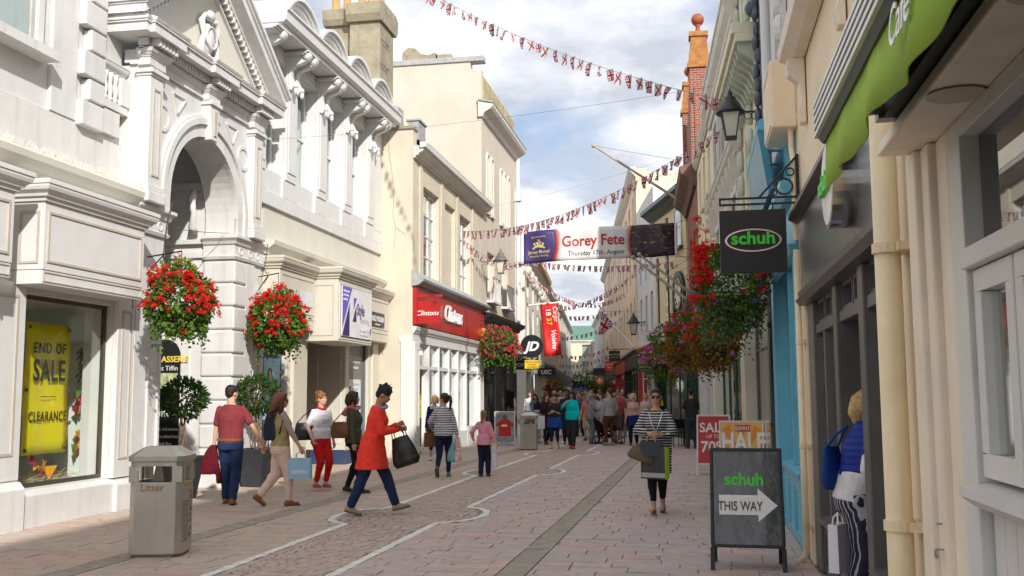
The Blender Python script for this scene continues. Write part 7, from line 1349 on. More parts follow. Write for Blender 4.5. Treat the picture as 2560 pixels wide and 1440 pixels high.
def bunting(label, a, c, sag, step, sc=1.0, skip=0.0, seed=1, cord=0.006):
    r = random.Random(seed); A, B = Vector(a), Vector(c); t = T('bunting_string', label, 'bunting', a, 'strings of flag bunting'); n = 40
    P = [A.lerp(B, i/n)-Vector((0, 0, 4*sag*(i/n)*(1-i/n))) for i in range(n+1)]; b = MB(); b.tube([tuple(p) for p in P], cord, 4); b.build('cord', mat('bunting_cord', (0.35, 0.3, 0.28), 0.8), t)
    L_ = (B-A).length; d = L_*skip+0.3; i = 0; ang = atan2(B.y-A.y, B.x-A.x)
    while d < L_-0.2:
        f = d/L_; p = A.lerp(B, f)-Vector((0, 0, 4*sag*f*(1-f))); o = bpy.data.objects.new('flag', FLG[i % 2][r.randrange(7)]); COL.objects.link(o); o.parent = t; o.location = p-A; o.rotation_euler = (r.gauss(-0.05, 0.2), r.gauss(0, 0.18), ang+r.gauss(0, 0.3)); k_ = sc*r.uniform(0.85, 1.15); o.scale = (k_, k_, k_); d += step*r.uniform(0.9, 1.1); i += 1
    return t
bunting('nearest bunting string sweeping across the sky from top left to the right lantern', (-8.1, 22.9, 12.75), (0.95, 16.3, 6.25), 0.48, 0.27, 0.72, 0.0, 2)
bunting('second bunting string rising from the cream wall to the right-hand facades', (-7.15, 30.2, 6.72), (0.72, 20.5, 7.05), 0.62, 0.26, 0.78, 0, 3)
bunting('bunting string dipping from the cream wall to the left lantern', (-7.15, 30.3, 6.55), (-5.9, 40.8, 8.0), 0.9, 0.3, 0.75, 0, 4)
bunting('nearly level bunting string just below the big banner', (-7.0, 41.0, 7.25), (-0.3, 37.5, 6.55), 0.25, 0.26, 0.8, 0, 5)
bunting('bunting string sagging from upper left to the middle of the street', (-7.6, 44, 7.3), (-3.9, 58, 7.5), 1.1, 0.3, 0.8, 0, 6)
bunting('bunting string climbing to the right in front of the cream terrace', (-8.2, 55, 6.6), (-1.9, 42.5, 7.2), 0.7, 0.3, 0.8, 0, 7)
bunting('level bunting string beside the red hanging banner', (-8.8, 56, 6.3), (-4.0, 59, 6.6), 0.35, 0.3, 0.8, 0, 8)
bunting('low bunting string crossing behind the red hanging banner', (-9.6, 62, 5.3), (-4.6, 64, 6.4), 0.5, 0.32, 0.85, 0, 9)
bunting('distant bunting string crossing below the union flag', (-10.4, 72, 4.7), (-5.6, 72, 5.3), 0.6, 0.34, 0.9, 0, 10)
bunting('distant bunting string low over the far crowd', (-11.5, 82, 4.2), (-6.6, 80, 4.9), 0.5, 0.34, 0.95, 0, 11)
bunting('farthest bunting string at the end of the street', (-12.5, 95, 3.9), (-8.3, 94, 4.5), 0.4, 0.36, 1.0, 0, 12)
for (a, c, lab) in (((-8.0, 18.2, 6.65), (0.9, 17.0, 6.9), 'thin wire spanning the street from the gateway to the right'), ((-7.2, 36, 8.6), (0.0, 33, 9.6), 'thin wire above the banner')):
    t = T('span_wire', lab, 'wire', a); b = MB(); A, B = Vector(a), Vector(c); b.tube([tuple(A.lerp(B, i/16)-Vector((0, 0, 0.5*(i/16)*(1-i/16)))) for i in range(17)], 0.0025, 4); b.build('cable', M_iron, t)
# union flag on the white pole
t = T('union_flag', 'union flag hanging folded from the white pole on the right', 'flag', (-4.2, 45.95, 5.4)); V = []; Fc = []; UV = []
for j in range(13):
    for i in range(9):
        u, v = i/8, j/12; V.append((0.05+u*0.5*(1-0.5*v)-0.22*v, -0.02+0.12*sin(u*6+v*4)*v, -0.58*u*(1-v)-1.05*v)); UV.append((v, u))
for j in range(12):
    for i in range(8): k = j*9+i; Fc.append((k, k+1, k+10, k+9))
me = bpy.data.meshes.new('cloth'); me.from_pydata(V, [], Fc); l = me.uv_layers.new(name='UVMap')
for pl in me.polygons:
    for li, vi in zip(pl.loop_indices, pl.vertices): l.data[li].uv = UV[vi]
me.materials.append(FM[0]); o = bpy.data.objects.new('cloth', me); COL.objects.link(o); o.parent = t
# ------------------------------------------------------------------ people
FOLD = bpy.data.textures.new('cloth_folds', 'CLOUDS'); FOLD.noise_scale = 0.11; FOLD.noise_depth = 2
STRD = bpy.data.textures.new('hair_strands', 'CLOUDS'); STRD.noise_scale = 0.035; STRD.noise_depth = 2
def skin(i): return mat('skin_%d' % i, [(0.52, 0.29, 0.20), (0.60, 0.36, 0.26), (0.42, 0.22, 0.14), (0.20, 0.10, 0.065), (0.56, 0.30, 0.22)][i], 0.5, 0.07, 9, 0.05, 60, spec=0.3)
HC = {'dark': (0.02, 0.014, 0.012), 'brown': (0.06, 0.03, 0.016), 'auburn': (0.12, 0.04, 0.018), 'ginger': (0.24, 0.10, 0.04), 'blonde': (0.55, 0.38, 0.16), 'fair': (0.32, 0.19, 0.08), 'grey': (0.42, 0.40, 0.38), 'white': (0.62, 0.60, 0.56)}
def hairm(n): return mat('hair_'+n, HC[n], 0.45, 0.3, 40, 0.5, 140, spec=0.35)
def cloth(n, c, r=0.85, **k): return mat('cloth_'+n, c, r, 0.08, 14, 0.25, 220, spec=0.2, **k)
def ik(a, c, l1, l2, pole):
    a, c, pole = Vector(a), Vector(c), Vector(pole); d = c-a; L_ = min(d.length, (l1+l2)*0.999); d = d.normalized(); x = (l1*l1-l2*l2+L_*L_)/(2*L_); h = sqrt(max(0, l1*l1-x*x)); p = pole-d*pole.dot(d)
    p = p.normalized() if p.length > 1e-6 else Vector((0, -1, 0)); return a+d*x+p*h, a+d*L_
class Vol(MB):
    """closed overlapping volumes that a voxel remesh joins into one continuous surface"""
    def limb(s, P, R, n=10):
        P = [Vector(p) for p in P]
        for i in range(len(P)-1):
            a, c = P[i], P[i+1]; m = 4; s.tube([tuple(a.lerp(c, k/m)) for k in range(m+1)], [R[i]+(R[i+1]-R[i])*k/m for k in range(m+1)], n)
        for p, r in zip(P, R): s.ell(tuple(p), r, r, r, n, 8)
        return s
    def loft(s, Rg, tf, n=20):
        return s.rings([[tf((x+rx*cos(a), y+ry*sin(a), z)) for a in (2*pi*j/n for j in range(n))] for (x, y, z, rx, ry) in Rg])
    def vox(s, name, m, parent, vx, smooth=3, folds=0.0, tex=None, kind=None):
        me = bpy.data.meshes.new(name); me.from_pydata([tuple(p) for p in s.v], [], s.f); bm = bmesh.new(); bm.from_mesh(me); bmesh.ops.recalc_face_normals(bm, faces=bm.faces); bm.to_mesh(me); bm.free()
        me.materials.append(m); o = bpy.data.objects.new(name, me); COL.objects.link(o); o.parent = parent
        r = o.modifiers.new('join', 'REMESH'); r.mode = 'VOXEL'; r.voxel_size = vx; r.use_smooth_shade = True
        q = o.modifiers.new('smooth', 'SMOOTH'); q.factor = 0.5; q.iterations = smooth
        if folds: d = o.modifiers.new('folds', 'DISPLACE'); d.texture = tex or FOLD; d.strength = folds; d.mid_level = 0.5; d.texture_coords = 'GLOBAL'
        return o
def person(label, loc, rz, H, female=True, b=1.0, sk=0, lean=0.0, head=(0, 0), Lh=None, Rh=None, Lf=None, Rf=None, Lp=0.0, Rp=0.0, top=None, over=None, bottom=None, hair=('short', 'brown'), shoe=(0.05, 0.04, 0.04), det=1.0, glasses=False, belt=None, curl=0.9, group=None, knee=0.0, bare=False, twist=0.0, vis=True, ep=(0.5, -1, -0.2)):
    k = H/1.75; t = T('person', label, 'person', (0, 0, 0), group); vx = 0.0075*det; cx = 0.0105*det
    S = lambda p: (p[0]*k, p[1]*k, p[2]*k); cl_, sl = cos(lean), sin(lean); ct, st = cos(twist), sin(twist)
    def TB(p):
        x, y, z = p; x, y = x*ct-y*st, x*st+y*ct; z -= 0.95; return S((x, y*cl_+z*sl, 0.95+z*cl_-y*sl))
    sw = 0.145 if female else 0.17
    if female: TR = [(0.78, .150, .110, 0), (0.86, .172*b, .122*b, -.008), (0.94, .170*b, .118*b, -.008), (1.06, .132*b, .098*b, 0), (1.16, .138*b, .105*b, .005), (1.27, .155*b, .125*b, .014), (1.36, .152, .105, .004), (1.42, .118, .080, -.008), (1.475, .060, .06, -.012)]
    else: TR = [(0.78, .145, .110, 0), (0.86, .160*b, .118*b, -.006), (0.94, .158*b, .115*b, 0), (1.06, .150*b, .110*b, .006), (1.18, .165*b, .118*b, .006), (1.29, .180*b, .125*b, .005), (1.37, .172, .110, 0), (1.43, .128, .085, -.008), (1.48, .066, .064, -.012)]
    sh = [TB((s_*sw, -0.005, 1.395)) for s_ in (-1, 1)]; hp = [S((s_*0.085, 0, 0.90)) for s_ in (-1, 1)]
    Lh = Lh or (-0.27, 0.05, 0.80); Rh = Rh or (0.27, 0.05, 0.80); Lf = Lf or (-0.10, 0.03, 0.085); Rf = Rf or (0.10, -0.03, 0.085)
    el = []; wr = []; kn = []; an = []
    for i, h in ((0, Lh), (1, Rh)): e, w_ = ik(sh[i], S(h), 0.285*k, 0.255*k, ((-ep[0], ep[1], ep[2]), ep)[i]); el.append(e); wr.append(w_)
    for i, f in ((0, Lf), (1, Rf)): q, a = ik(hp[i], S(f), 0.42*k, 0.41*k, (0, 1, 0.05)); kn.append(q); an.append(a)
    hy, hpitch = head; nk = Vector(TB((0, -0.012, 1.49))); hc, hs = cos(hy), sin(hy); pc, ps = cos(hpitch), sin(hpitch)
    def HD(p):
        x, y, z = p[0], p[1], p[2]-1.51; y, z = y*pc+z*ps, z*pc-y*ps; x, y = x*hc-y*hs, x*hs+y*hc; q = Vector(TB((0, -0.005, 1.51))); return (q.x+x*k, q.y+y*k, q.z+z*k)
    class HV(Vol): pass
    # body ------------------------------------------------------------
    V = Vol(); V.loft([(0, y, z, rx*0.9, ry*0.9) for z, rx, ry, y in TR[1:]], TB); V.limb([nk-Vector((0, 0, 0.03*k)), HD((0, -0.012, 1.56))], [0.056*k*(1 if female else 1.12), 0.052*k*(1 if female else 1.12)])
    def hell(c, rx, ry, rz): 
        R = []
        for i in range(1, 10):
            a = -pi/2+pi*i/10; R.append([HD((c[0]+rx*cos(a)*cos(q), c[1]+ry*cos(a)*sin(q), c[2]+rz*sin(a))) for q in (2*pi*j/14 for j in range(14))])
        return R
    V.rings(hell((0, -0.008, 1.648), .074, .094, .100)); V.rings(hell((0, 0.026, 1.585), .056, .066, .070)); V.rings(hell((0, 0.062, 1.545), .026, .026, .022)); V.rings(hell((0, 0.092, 1.612), .013, .020, .026)); V.rings(hell((0, 0.072, 1.665), .05, .018, .012)); V.rings(hell((0, 0.085, 1.572), .024, .010, .009))
    for s_ in (-1, 1): V.rings(hell((s_*0.076, -0.012, 1.622), .010, .020, .030)); V.rings(hell((s_*0.036, 0.066, 1.608), .022, .018, .018))
    for i in (0, 1):
        V.limb([sh[i], el[i], wr[i]], [0.050*k, 0.038*k, 0.026*k]); d = (wr[i]-el[i]).normalized(); s_ = (-1, 1)[i]; nrm = Vector((-s_, 0.15, 0)); nrm = (nrm-d*nrm.dot(d)).normalized(); sd = d.cross(nrm).normalized()
        fwd = Vector((0, 1, 0)); sd = sd if sd.dot(fwd) > 0 else -sd
        pb = wr[i]+d*0.045*k; V.limb([wr[i], pb-sd*0.018*k, pb+d*0.035*k-sd*0.024*k], [0.022*k, 0.020*k, 0.013*k]); V.limb([wr[i], pb+sd*0.014*k, pb+d*0.035*k+sd*0.022*k], [0.022*k, 0.021*k, 0.013*k]); V.limb([pb, pb+d*0.03*k], [0.019*k, 0.016*k])
        for j, (o_, L_) in enumerate(((-.030, .058), (-.0105, .074), (.0095, .08), (.029, .07))):
            p = pb+d*0.038*k+sd*o_*k; P = [p]; a = 0
            for q in (0.42, 0.33, 0.25): a += curl*0.55; p = p+(d*cos(a)+nrm*sin(a))*L_*q*k; P.append(p)
            V.limb(P, [0.0095*k, 0.009*k, 0.0085*k, 0.0075*k], 6)
        p = pb-d*0.015*k+sd*0.026*k; V.limb([p, p+(sd*0.7+d*0.6+nrm*0.35).normalized()*0.035*k, p+(sd*0.45+d*0.8+nrm*0.5).normalized()*0.062*k], [0.012*k, 0.0105*k, 0.009*k], 6)
        V.limb([hp[i], kn[i], an[i]], [0.078*k*b, 0.050*k, 0.034*k]); cf = kn[i].lerp(an[i], 0.3); V.ell(tuple(cf+Vector((0, -0.014*k, 0))), 0.048*k, 0.05*k, 0.11*k)
        pt = (Lp, Rp)[i]; fd = Vector((0, cos(pt), -sin(pt))); V.limb([an[i], an[i]-Vector((0, 0, 0.04*k))+fd*0.03*k, an[i]-Vector((0, 0, 0.05*k))+fd*0.12*k], [0.034*k, 0.035*k, 0.025*k])
    V.vox('body', skin(sk), t, vx, 2)
    # face ------------------------------------------------------------
    if vis:
        for s_ in (-1, 1):
            e = Vol(); e.rings(hell((s_*0.031, 0.0835, 1.634), .0125, .006, .007)); o = e.build('eye', mat('eye_white', (0.6, 0.57, 0.53), 0.3), t, base=(0, 0, 0), one=True, smooth=True); e = Vol(); e.rings(hell((s_*0.031, 0.0885, 1.634), .006, .003, .006)); e.build('iris', mat('iris_dark', (0.03, 0.02, 0.015), 0.2), o, base=(0, 0, 0), one=True, smooth=True)
            e = Vol(); e.rings(hell((s_*0.033, 0.087, 1.656), .018, .005, .004)); e.build('eyebrow', hairm(hair[1] if hair[0] != 'hood' else 'brown'), t, base=(0, 0, 0), one=True, smooth=True)
        e = Vol(); e.rings(hell((0, 0.0945, 1.571), .022, .005, .0065)); e.build('lips', mat('lips', (0.40, 0.13, 0.11), 0.4), t, base=(0, 0, 0), one=True, smooth=True)
    if glasses:
        e = Vol()
        for s_ in (-1, 1): e.rings(hell((s_*0.034, 0.092, 1.63), .028, .010, .021)); e.limb([HD((s_*0.06, 0.088, 1.638)), HD((s_*0.078, 0.0, 1.636))], [0.004*k, 0.004*k], 6)
        e.limb([HD((-0.01, 0.1, 1.636)), HD((0.01, 0.1, 1.636))], [0.004*k, 0.004*k], 6); e.build('sunglasses', mat('dark_lens', (0.015, 0.012, 0.012), 0.1), t, base=(0, 0, 0), one=True, smooth=True)
    # hair ------------------------------------------------------------
    st_, hcol = hair; V = Vol(); low = 0.0
    if st_ in ('short', 'crop'): V.rings(hell((0, -0.020, 1.672), .084, .100, .092)); V.rings(hell((0, -0.055, 1.625), .068, .058, .07)); V.rings(hell((0, 0.03, 1.725), .06, .05, .03))
    elif st_ == 'spiky':
        V.rings(hell((0, -0.016, 1.682), .088, .104, .098)); V.rings(hell((0, -0.06, 1.63), .07, .055, .075)); r = random.Random(4)
        for i in range(26): a = r.uniform(0, 6.28); e = r.uniform(0.2, 1.4); p = (0.075*cos(a)*cos(e), -0.02+0.09*sin(a)*cos(e), 1.69+0.085*sin(e)); V.limb([HD(p), HD((p[0]*1.35, (p[1]+0.02)*1.3-0.02, 1.69+(p[2]-1.69)*1.35))], [0.022*k, 0.008*k], 6)
    else:
        V.rings(hell((0, -0.020, 1.675), .090, .106, .098)); V.rings(hell((0, -0.058, 1.62), .080, .062, .085)); V.rings(hell((0, 0.035, 1.728), .062, .05, .028))
        if st_ == 'bob':
            for s_ in (-1, 1): V.limb([HD((s_*0.078, 0.0, 1.67)), HD((s_*0.088, 0.005, 1.60)), HD((s_*0.082, 0.0, 1.53))], [0.032*k, 0.036*k, 0.026*k])
            V.limb([HD((0, -0.08, 1.66)), HD((0, -0.095, 1.58)), HD((0, -0.08, 1.52))], [0.07*k, 0.068*k, 0.05*k])
        if st_ == 'long':
            for s_ in (-1, 1): V.limb([HD((s_*0.08, 0.0, 1.67)), HD((s_*0.095, -0.01, 1.58)), HD((s_*0.10, -0.015, 1.48)), HD((s_*0.085, -0.03, 1.38))], [0.03*k, 0.038*k, 0.038*k, 0.02*k])
            V.limb([HD((0, -0.08, 1.66)), HD((0, -0.10, 1.56)), HD((0, -0.115, 1.45)), HD((0, -0.12, 1.34))], [0.075*k, 0.08*k, 0.08*k, 0.05*k])
        if st_ == 'pony': V.limb([HD((0, -0.11, 1.70)), HD((0, -0.165, 1.68)), HD((0.0, -0.185, 1.58)), HD((0, -0.165, 1.46)), HD((0, -0.15, 1.38))], [0.025*k, 0.034*k, 0.036*k, 0.028*k, 0.008*k])
        if st_ == 'bun': V.rings(hell((0, -0.09, 1.745), .05, .05, .042)); V.rings(hell((0.02, -0.02, 1.765), .05, .05, .03))
        if st_ == 'hood':
            V.rings(hell((0, -0.03, 1.66), .105, .115, .125)); V.limb([HD((0, -0.09, 1.58)), HD((0, -0.10, 1.48))], [0.09*k, 0.10*k])
    V.vox('hair' if st_ != 'hood' else 'hood', hairm(hcol) if st_ != 'hood' else hcol, t, 0.009*det, 2, 0.006*k if st_ != 'hood' else 0.006, STRD if st_ != 'hood' else FOLD)
    # upper clothing ---------------------------------------------------
    def garment(name, g):
        V = Vol(); th = g.get('th', 0.010); z0 = g.get('hem', 0.88); fl = g.get('flare', 0.0); sl_ = g.get('sleeve', 0.4); neck = g.get('neck', 1.465)
        Rg = []; zs = [z0+(neck-z0)*i/14 for i in range(15)]
        def at(z):
            if z <= TR[0][0]: return TR[0][1:]
            for (za, *A), (zb, *B) in zip(TR, TR[1:]):
                if za <= z <= zb: f = (z-za)/(zb-za); return [p+(q-p)*f for p, q in zip(A, B)]
            return TR[-1][1:]
        hipx, hipy = at(0.90)[0], at(0.90)[1]
        for z in zs:
            rx, ry, y = at(max(z, 0.88)) if z < 0.88 else at(z); 
            if z < 1.1 and g.get('loose'): rx, ry = max(rx, hipx*g['loose']), max(ry, hipy*g['loose'])
            e = fl*max(0, 1.05-z); Rg.append((0, y, z, rx+th+e, ry+th+e*0.9))
        V.loft(Rg, TB if z0 > 0.7 else (lambda p: TB(p) if p[2] > 0.95 else S((p[0], p[1]+0.0, p[2]))))
        for i in (0, 1):
            if sl_ > 0:
                A, E_, W_ = Vector(sh[i]), el[i], wr[i]; tot = 2.0; q = g.get('arm', 0.0)
                if sl_ <= 0.5: V.limb([A, A.lerp(E_, sl_*2)], [0.054*k+q*0.6, (0.052+0.01*(1-sl_))*k+q])
                else: V.limb([A, E_, E_.lerp(W_, (sl_-0.5)*2)], [0.055*k+q*0.6, 0.048*k+q, (0.044-0.008*sl_)*k+q*0.6])
        if neck > 1.38: V.ell(TB((0, -0.02, 1.405)), 0.125*k, 0.065*k, 0.045*k)
        return V.vox(name, g['m'], t, cx, 2, g.get('folds', 0.016)*k)
    if top: garment(top.get('n', 'shirt'), top)
    if over: garment(over.get('n', 'jacket'), over)
    # lower clothing ---------------------------------------------------
    if bottom:
        V = Vol(); g = bottom; th = g.get('th', 0.010); ze = g.get('end', 1.0); wd = g.get('wide', 0.0)
        Rg = [(0, y, z, rx+th, ry+th) for z, rx, ry, y in TR if z < g.get('rise', 1.0)]
        V.loft([(0, -0.005, 0.80, .15*b+th, .115*b+th)]+Rg[1:], S)
        if g.get('skirt'):
            V.loft([(0, 0, z, 0.165*b+th+g['skirt']*(0.95-z), 0.12*b+th+g['skirt']*(0.95-z)) for z in (g['zend'], 0.7, 0.8, 0.9, 1.0)], S)
        else:
            for i in (0, 1):
                q = an[i]; K = kn[i]
                if ze > 0.5: f = (ze-0.5)*2; V.limb([hp[i], K, K.lerp(q, f)], [0.092*k*b+th, 0.060*k*b+th+wd*0.5, 0.044*k+th*0.5+wd])
                else: V.limb([hp[i], Vector(hp[i]).lerp(K, ze*2)], [0.092*k*b+th, 0.072*k*b+th+wd])
                if ze > 0.5 and f > 0.6: V.ell(tuple(K.lerp(q, 0.28)+Vector((0, -0.012*k, 0))), 0.052*k+th, 0.055*k+th, 0.12*k)
        V.vox(g.get('n', 'trousers'), g['m'], t, cx, 2, g.get('folds', 0.014)*k)
    if belt: e = Vol(); e.loft([(0, 0, z, TR[2][1]+0.027, TR[2][2]+0.027) for z in (0.93, 0.965)], S); e.build('belt', belt, t, base=(0, 0, 0), one=True)
    # shoes ------------------------------------------------------------
    ms = mat('shoe_%d_%d_%d' % tuple(int(c*99) for c in shoe), shoe, 0.45, 0.1, 12)
    for i in (0, 1):
        V = Vol(); pt = (Lp, Rp)[i]; fd = Vector((0, cos(pt), -sin(pt))); upv = Vector((0, sin(pt), cos(pt))); a = an[i]; V.limb([a-upv*0.045*k-fd*0.035*k, a-upv*0.048*k+fd*0.05*k, a-upv*0.054*k+fd*0.145*k], [0.040*k, 0.040*k, 0.030*k]); 
        if not bare: V.limb([a-upv*0.02*k-fd*0.01*k, a-upv*0.03*k+fd*0.04*k], [0.043*k, 0.04*k])
        so_ = V.vox('shoe', ms, t, 0.009*det, 2)
        e = Vol(); P = [(-0.036, -0.06), (0.036, -0.06), (0.04, 0.02), (0.044, 0.11), (0.03, 0.175), (0, 0.19), (-0.03, 0.175), (-0.044, 0.11), (-0.04, 0.02)]; sx_ = a
        e.rings([[tuple(sx_+Vector((x*k, 0, 0))+fd*y*k-upv*h*k) for x, y in P] for h in (0.085, 0.066)]); e.build('sole', mat('shoe_sole', (0.10, 0.085, 0.07), 0.7) if not bare else mat('cork_sole', (0.42, 0.28, 0.12), 0.7), so_, base=(0, 0, 0), one=True)
    t.location = (loc[0], loc[1], loc[2] if len(loc) > 2 else 0.006); t.rotation_euler = (0, 0, rz)
    t['_h'] = 1; del t['_h']
    return t
def wpt(P, rz, loc, k): return (loc[0]+(P[0]*cos(rz)-P[1]*sin(rz))*k, loc[1]+(P[0]*sin(rz)+P[1]*cos(rz))*k, P[2]*k)
def tote(name, label, c, w_, h, d, m, rz=0.0, handle=0.16, hm=None, taper=0.0, soft=False):
    """a bag hanging by its handles from point c"""
    t = T(name, label, 'bag', (0, 0, 0)); zt = -handle
    Q = lambda hw, hd, z: [(-hw, -hd, z), (hw, -hd, z), (hw, hd, z), (-hw, hd, z)]
    if soft: V = Vol(); V.loft([(0, 0, zt-h, w_/2*0.8, d*0.45), (0, 0, zt-h*0.85, w_/2, d/2), (0, 0, zt-h*0.4, w_/2*(0.95-taper*0.5), d*0.45), (0, 0, zt, w_/2*(0.85-taper), d*0.22)], lambda p: p); V.vox('bag_body', m, t, 0.012, 3, 0.012)
    else: MB().rings([Q(w_/2, d/2, zt-h), Q(w_/2*(1-taper), d/2*0.9, zt), Q(w_/2*(1-taper)-0.006, d/2*0.9-0.006, zt), Q(w_/2-0.006, d/2-0.006, zt-h+0.01)]).build('bag_body', m, t, base=(0, 0, 0), bevel=0.004)
    for s_ in (-1, 1): b = MB(); b.tube([(-w_*0.22, s_*d*0.3, zt-0.02), (-w_*0.2, s_*d*0.2, zt+handle*0.6), (0, 0, -0.005), (w_*0.2, s_*d*0.2, zt+handle*0.6), (w_*0.22, s_*d*0.3, zt-0.02)], 0.007, 6); b.build('handle', hm or m, t, base=(0, 0, 0))
    t.location = c; t.rotation_euler = (0, 0, rz); return t
def sling(name, label, c, w_, h, d, m, rz, strap_to, tilt=0.0):
    """a shoulder bag: soft body with a strap up to the shoulder"""
    t = T(name, label, 'bag', tuple(c)); C = Vector(c); V = Vol(); V.loft([(0, 0, -h/2, w_*0.38, d*0.4), (0, 0, -h*0.32, w_/2, d/2), (0, 0, h*0.1, w_*0.48, d*0.46), (0, 0, h/2, w_*0.4, d*0.28)], lambda p: (p[0]*cos(rz)-p[1]*sin(rz), p[0]*sin(rz)+p[1]*cos(rz), p[2])); V.vox('bag_body', m, t, 0.012, 3, 0.01)
    for s_ in (-1, 1): b = MB(); e = C+Vector((s_*w_*0.38*cos(rz), s_*w_*0.38*sin(rz), h*0.45)); b.tube([tuple(e), tuple(e.lerp(Vector(strap_to), 0.5)+Vector((0, 0, 0.02))), tuple(strap_to)], 0.009, 6); b.build('strap', m, t)
    return t
R_ = radians
M_den = cloth('denim', (0.018, 0.035, 0.10)); M_dden = cloth('dark_denim', (0.012, 0.02, 0.06)); M_bkc = cloth('black', (0.012, 0.012, 0.014)); M_gy = cloth('grey_marl', (0.28, 0.28, 0.30)); M_nav = cloth('navy', (0.015, 0.02, 0.055)); M_lea = mat('tan_leather', (0.22, 0.09, 0.03), 0.4, 0.2, 12); M_blea = mat('black_leather', (0.012, 0.012, 0.012), 0.3, 0.2, 12); M_tn = mat('brown_leather', (0.15, 0.065, 0.022), 0.4, 0.2, 12)
GP = 'shoppers in the foreground'; GM = 'shoppers in the middle distance'
# --- couple walking hand in hand
person('man in maroon short-sleeved shirt and blue trousers seen from behind', (-6.86, 14.1), R_(10), 1.76, False, 1.08, 1, head=(R_(-25), 0.05), Lh=(-0.27, 0.08, 0.84), Rh=(0.46, 0.06, 0.88), Lf=(-0.09, 0.14, 0.085), Rf=(0.08, -0.10, 0.095), Rp=0.2, top=dict(m=cloth('maroon_check', (0.20, 0.035, 0.04)), hem=0.90, sleeve=0.36, th=0.014, loose=1.0, arm=0.004, folds=0.016), bottom=dict(m=M_den, end=0.98, th=0.012, wide=0.012, folds=0.022), hair=('short', 'dark'), shoe=(0.25, 0.10, 0.03), belt=M_lea, group=GP, curl=1.1)
t = T('folded_jumper', 'maroon jumper carried over the arm of the man in the maroon shirt', 'jumper', (-7.12, 14.12, 0.6)); V = Vol(); V.loft([(-0.02, 0, 0.28, 0.05, 0.05), (-0.05, 0, 0.18, 0.10, 0.06), (-0.07, 0, 0.02, 0.14, 0.07), (-0.08, 0, -0.14, 0.15, 0.06), (-0.07, 0, -0.16, 0.13, 0.05)], lambda p: p); V.limb([(0.03, 0, 0.0), (0.07, 0, -0.18), (0.08, 0.0, -0.26)], [0.05, 0.045, 0.04]); V.vox('knitwear', cloth('maroon_knit', (0.10, 0.006, 0.012)), t, 0.012, 2, 0.03)
person('woman in pale pink trousers and mauve top carrying a navy backpack', (-6.02, 14.0), R_(-52), 1.64, True, 1.16, 0, head=(R_(-8), 0.05), Lh=(-0.26, -0.20, 0.93), Rh=(0.26, 0.24, 0.90), Lf=(-0.09, -0.30, 0.16), Rf=(0.08, 0.12, 0.085), Lp=0.65, top=dict(m=cloth('mauve', (0.40, 0.29, 0.27)), hem=0.96, sleeve=0.78, th=0.010), over=dict(n='waistcoat', m=cloth('gold_print', (0.42, 0.34, 0.14), c2=(0.25, 0.2, 0.1)), hem=0.92, sleeve=0, th=0.014, neck=1.40), bottom=dict(m=cloth('pale_pink', (0.74, 0.56, 0.48)), end=0.95, th=0.012, wide=0.006, folds=0.022), hair=('long', 'auburn'), shoe=(0.24, 0.085, 0.025), glasses=True, group=GP)
t = T('backpack', 'small navy drawstring backpack on the woman in pink trousers', 'bag', (-6.17, 13.92, 1.15)); V = Vol(); V.loft([(0, 0, -0.2, 0.11, 0.07), (0, 0, -0.15, 0.16, 0.10), (0, 0, 0.0, 0.15, 0.10), (0, 0, 0.15, 0.10, 0.07), (0.02, 0, 0.24, 0.05, 0.04)], lambda p: (p[0]*0.62-p[1]*0.78, p[0]*-0.78*0.3+p[1]*0.62, p[2])); V.vox('bag_body', cloth('navy_nylon', (0.016, 0.022, 0.045), 0.6), t, 0.012, 3, 0.012); b = MB(); b.tube([(-6.15, 13.86, 1.35), (-6.02, 13.86, 1.42), (-5.92, 13.86, 1.3), (-5.98, 13.85, 1.05)], 0.012, 6); b.build('strap', MATS['cloth_navy_nylon'], t)
tt = tote('paper_carrier', 'pale blue paper carrier bag held by the woman in pink trousers', (-5.70, 13.98, 0.80), 0.32, 0.30, 0.12, mat('blue_paper', (0.28, 0.50, 0.72), 0.5, 0.06, 3), R_(8), 0.10, M_tw)
b = MB(); b.box(-0.11, 0.12, -0.0635, -0.0615, -0.33, -0.27); b.build('printed_band', mat('pale_print', (0.55, 0.66, 0.76), 0.5, 0.2, 30), tt, base=(0, 0, 0))
# --- woman in white blouse and red trousers
person('woman in white blouse and bright red trousers standing by the shop', (-6.34, 16.44), R_(-128), 1.65, True, 1.08, 1, head=(R_(28), 0), Rh=(0.24, 0.10, 0.93), Lh=(-0.22, 0.08, 0.86), Lf=(-0.08, 0.05, 0.13), Rf=(0.08, -0.02, 0.13), top=dict(m=cloth('white_blouse', (0.78, 0.78, 0.83)), hem=0.92, sleeve=0.36, th=0.014, loose=1.0, arm=0.010, folds=0.03), bottom=dict(m=cloth('bright_red', (0.58, 0.015, 0.015)), end=0.92, th=0.008), hair=('bun', 'ginger'), shoe=(0.5, 0.10, 0.08), bare=True, group=GP)
t = T('neck_scarf', 'red neckerchief worn with the white blouse', 'scarf', (-6.34, 16.44, 1.36)); b = MB(); b.tube([(-6.34+0.075*cos(a), 16.44+0.07*sin(a), 1.385+0.012*sin(a*2)) for a in (2*pi*i/16 for i in range(17))], 0.022, 7); b.build('fabric', MATS['cloth_bright_red'], t, smooth=True)
sling('shoulder_bag', 'large black shoulder bag carried by the woman in red trousers', (-6.60, 16.33, 1.0), 0.34, 0.30, 0.14, M_blea, R_(20), (-6.49, 16.33, 1.36))
for s_ in (-1, 1):
    pass
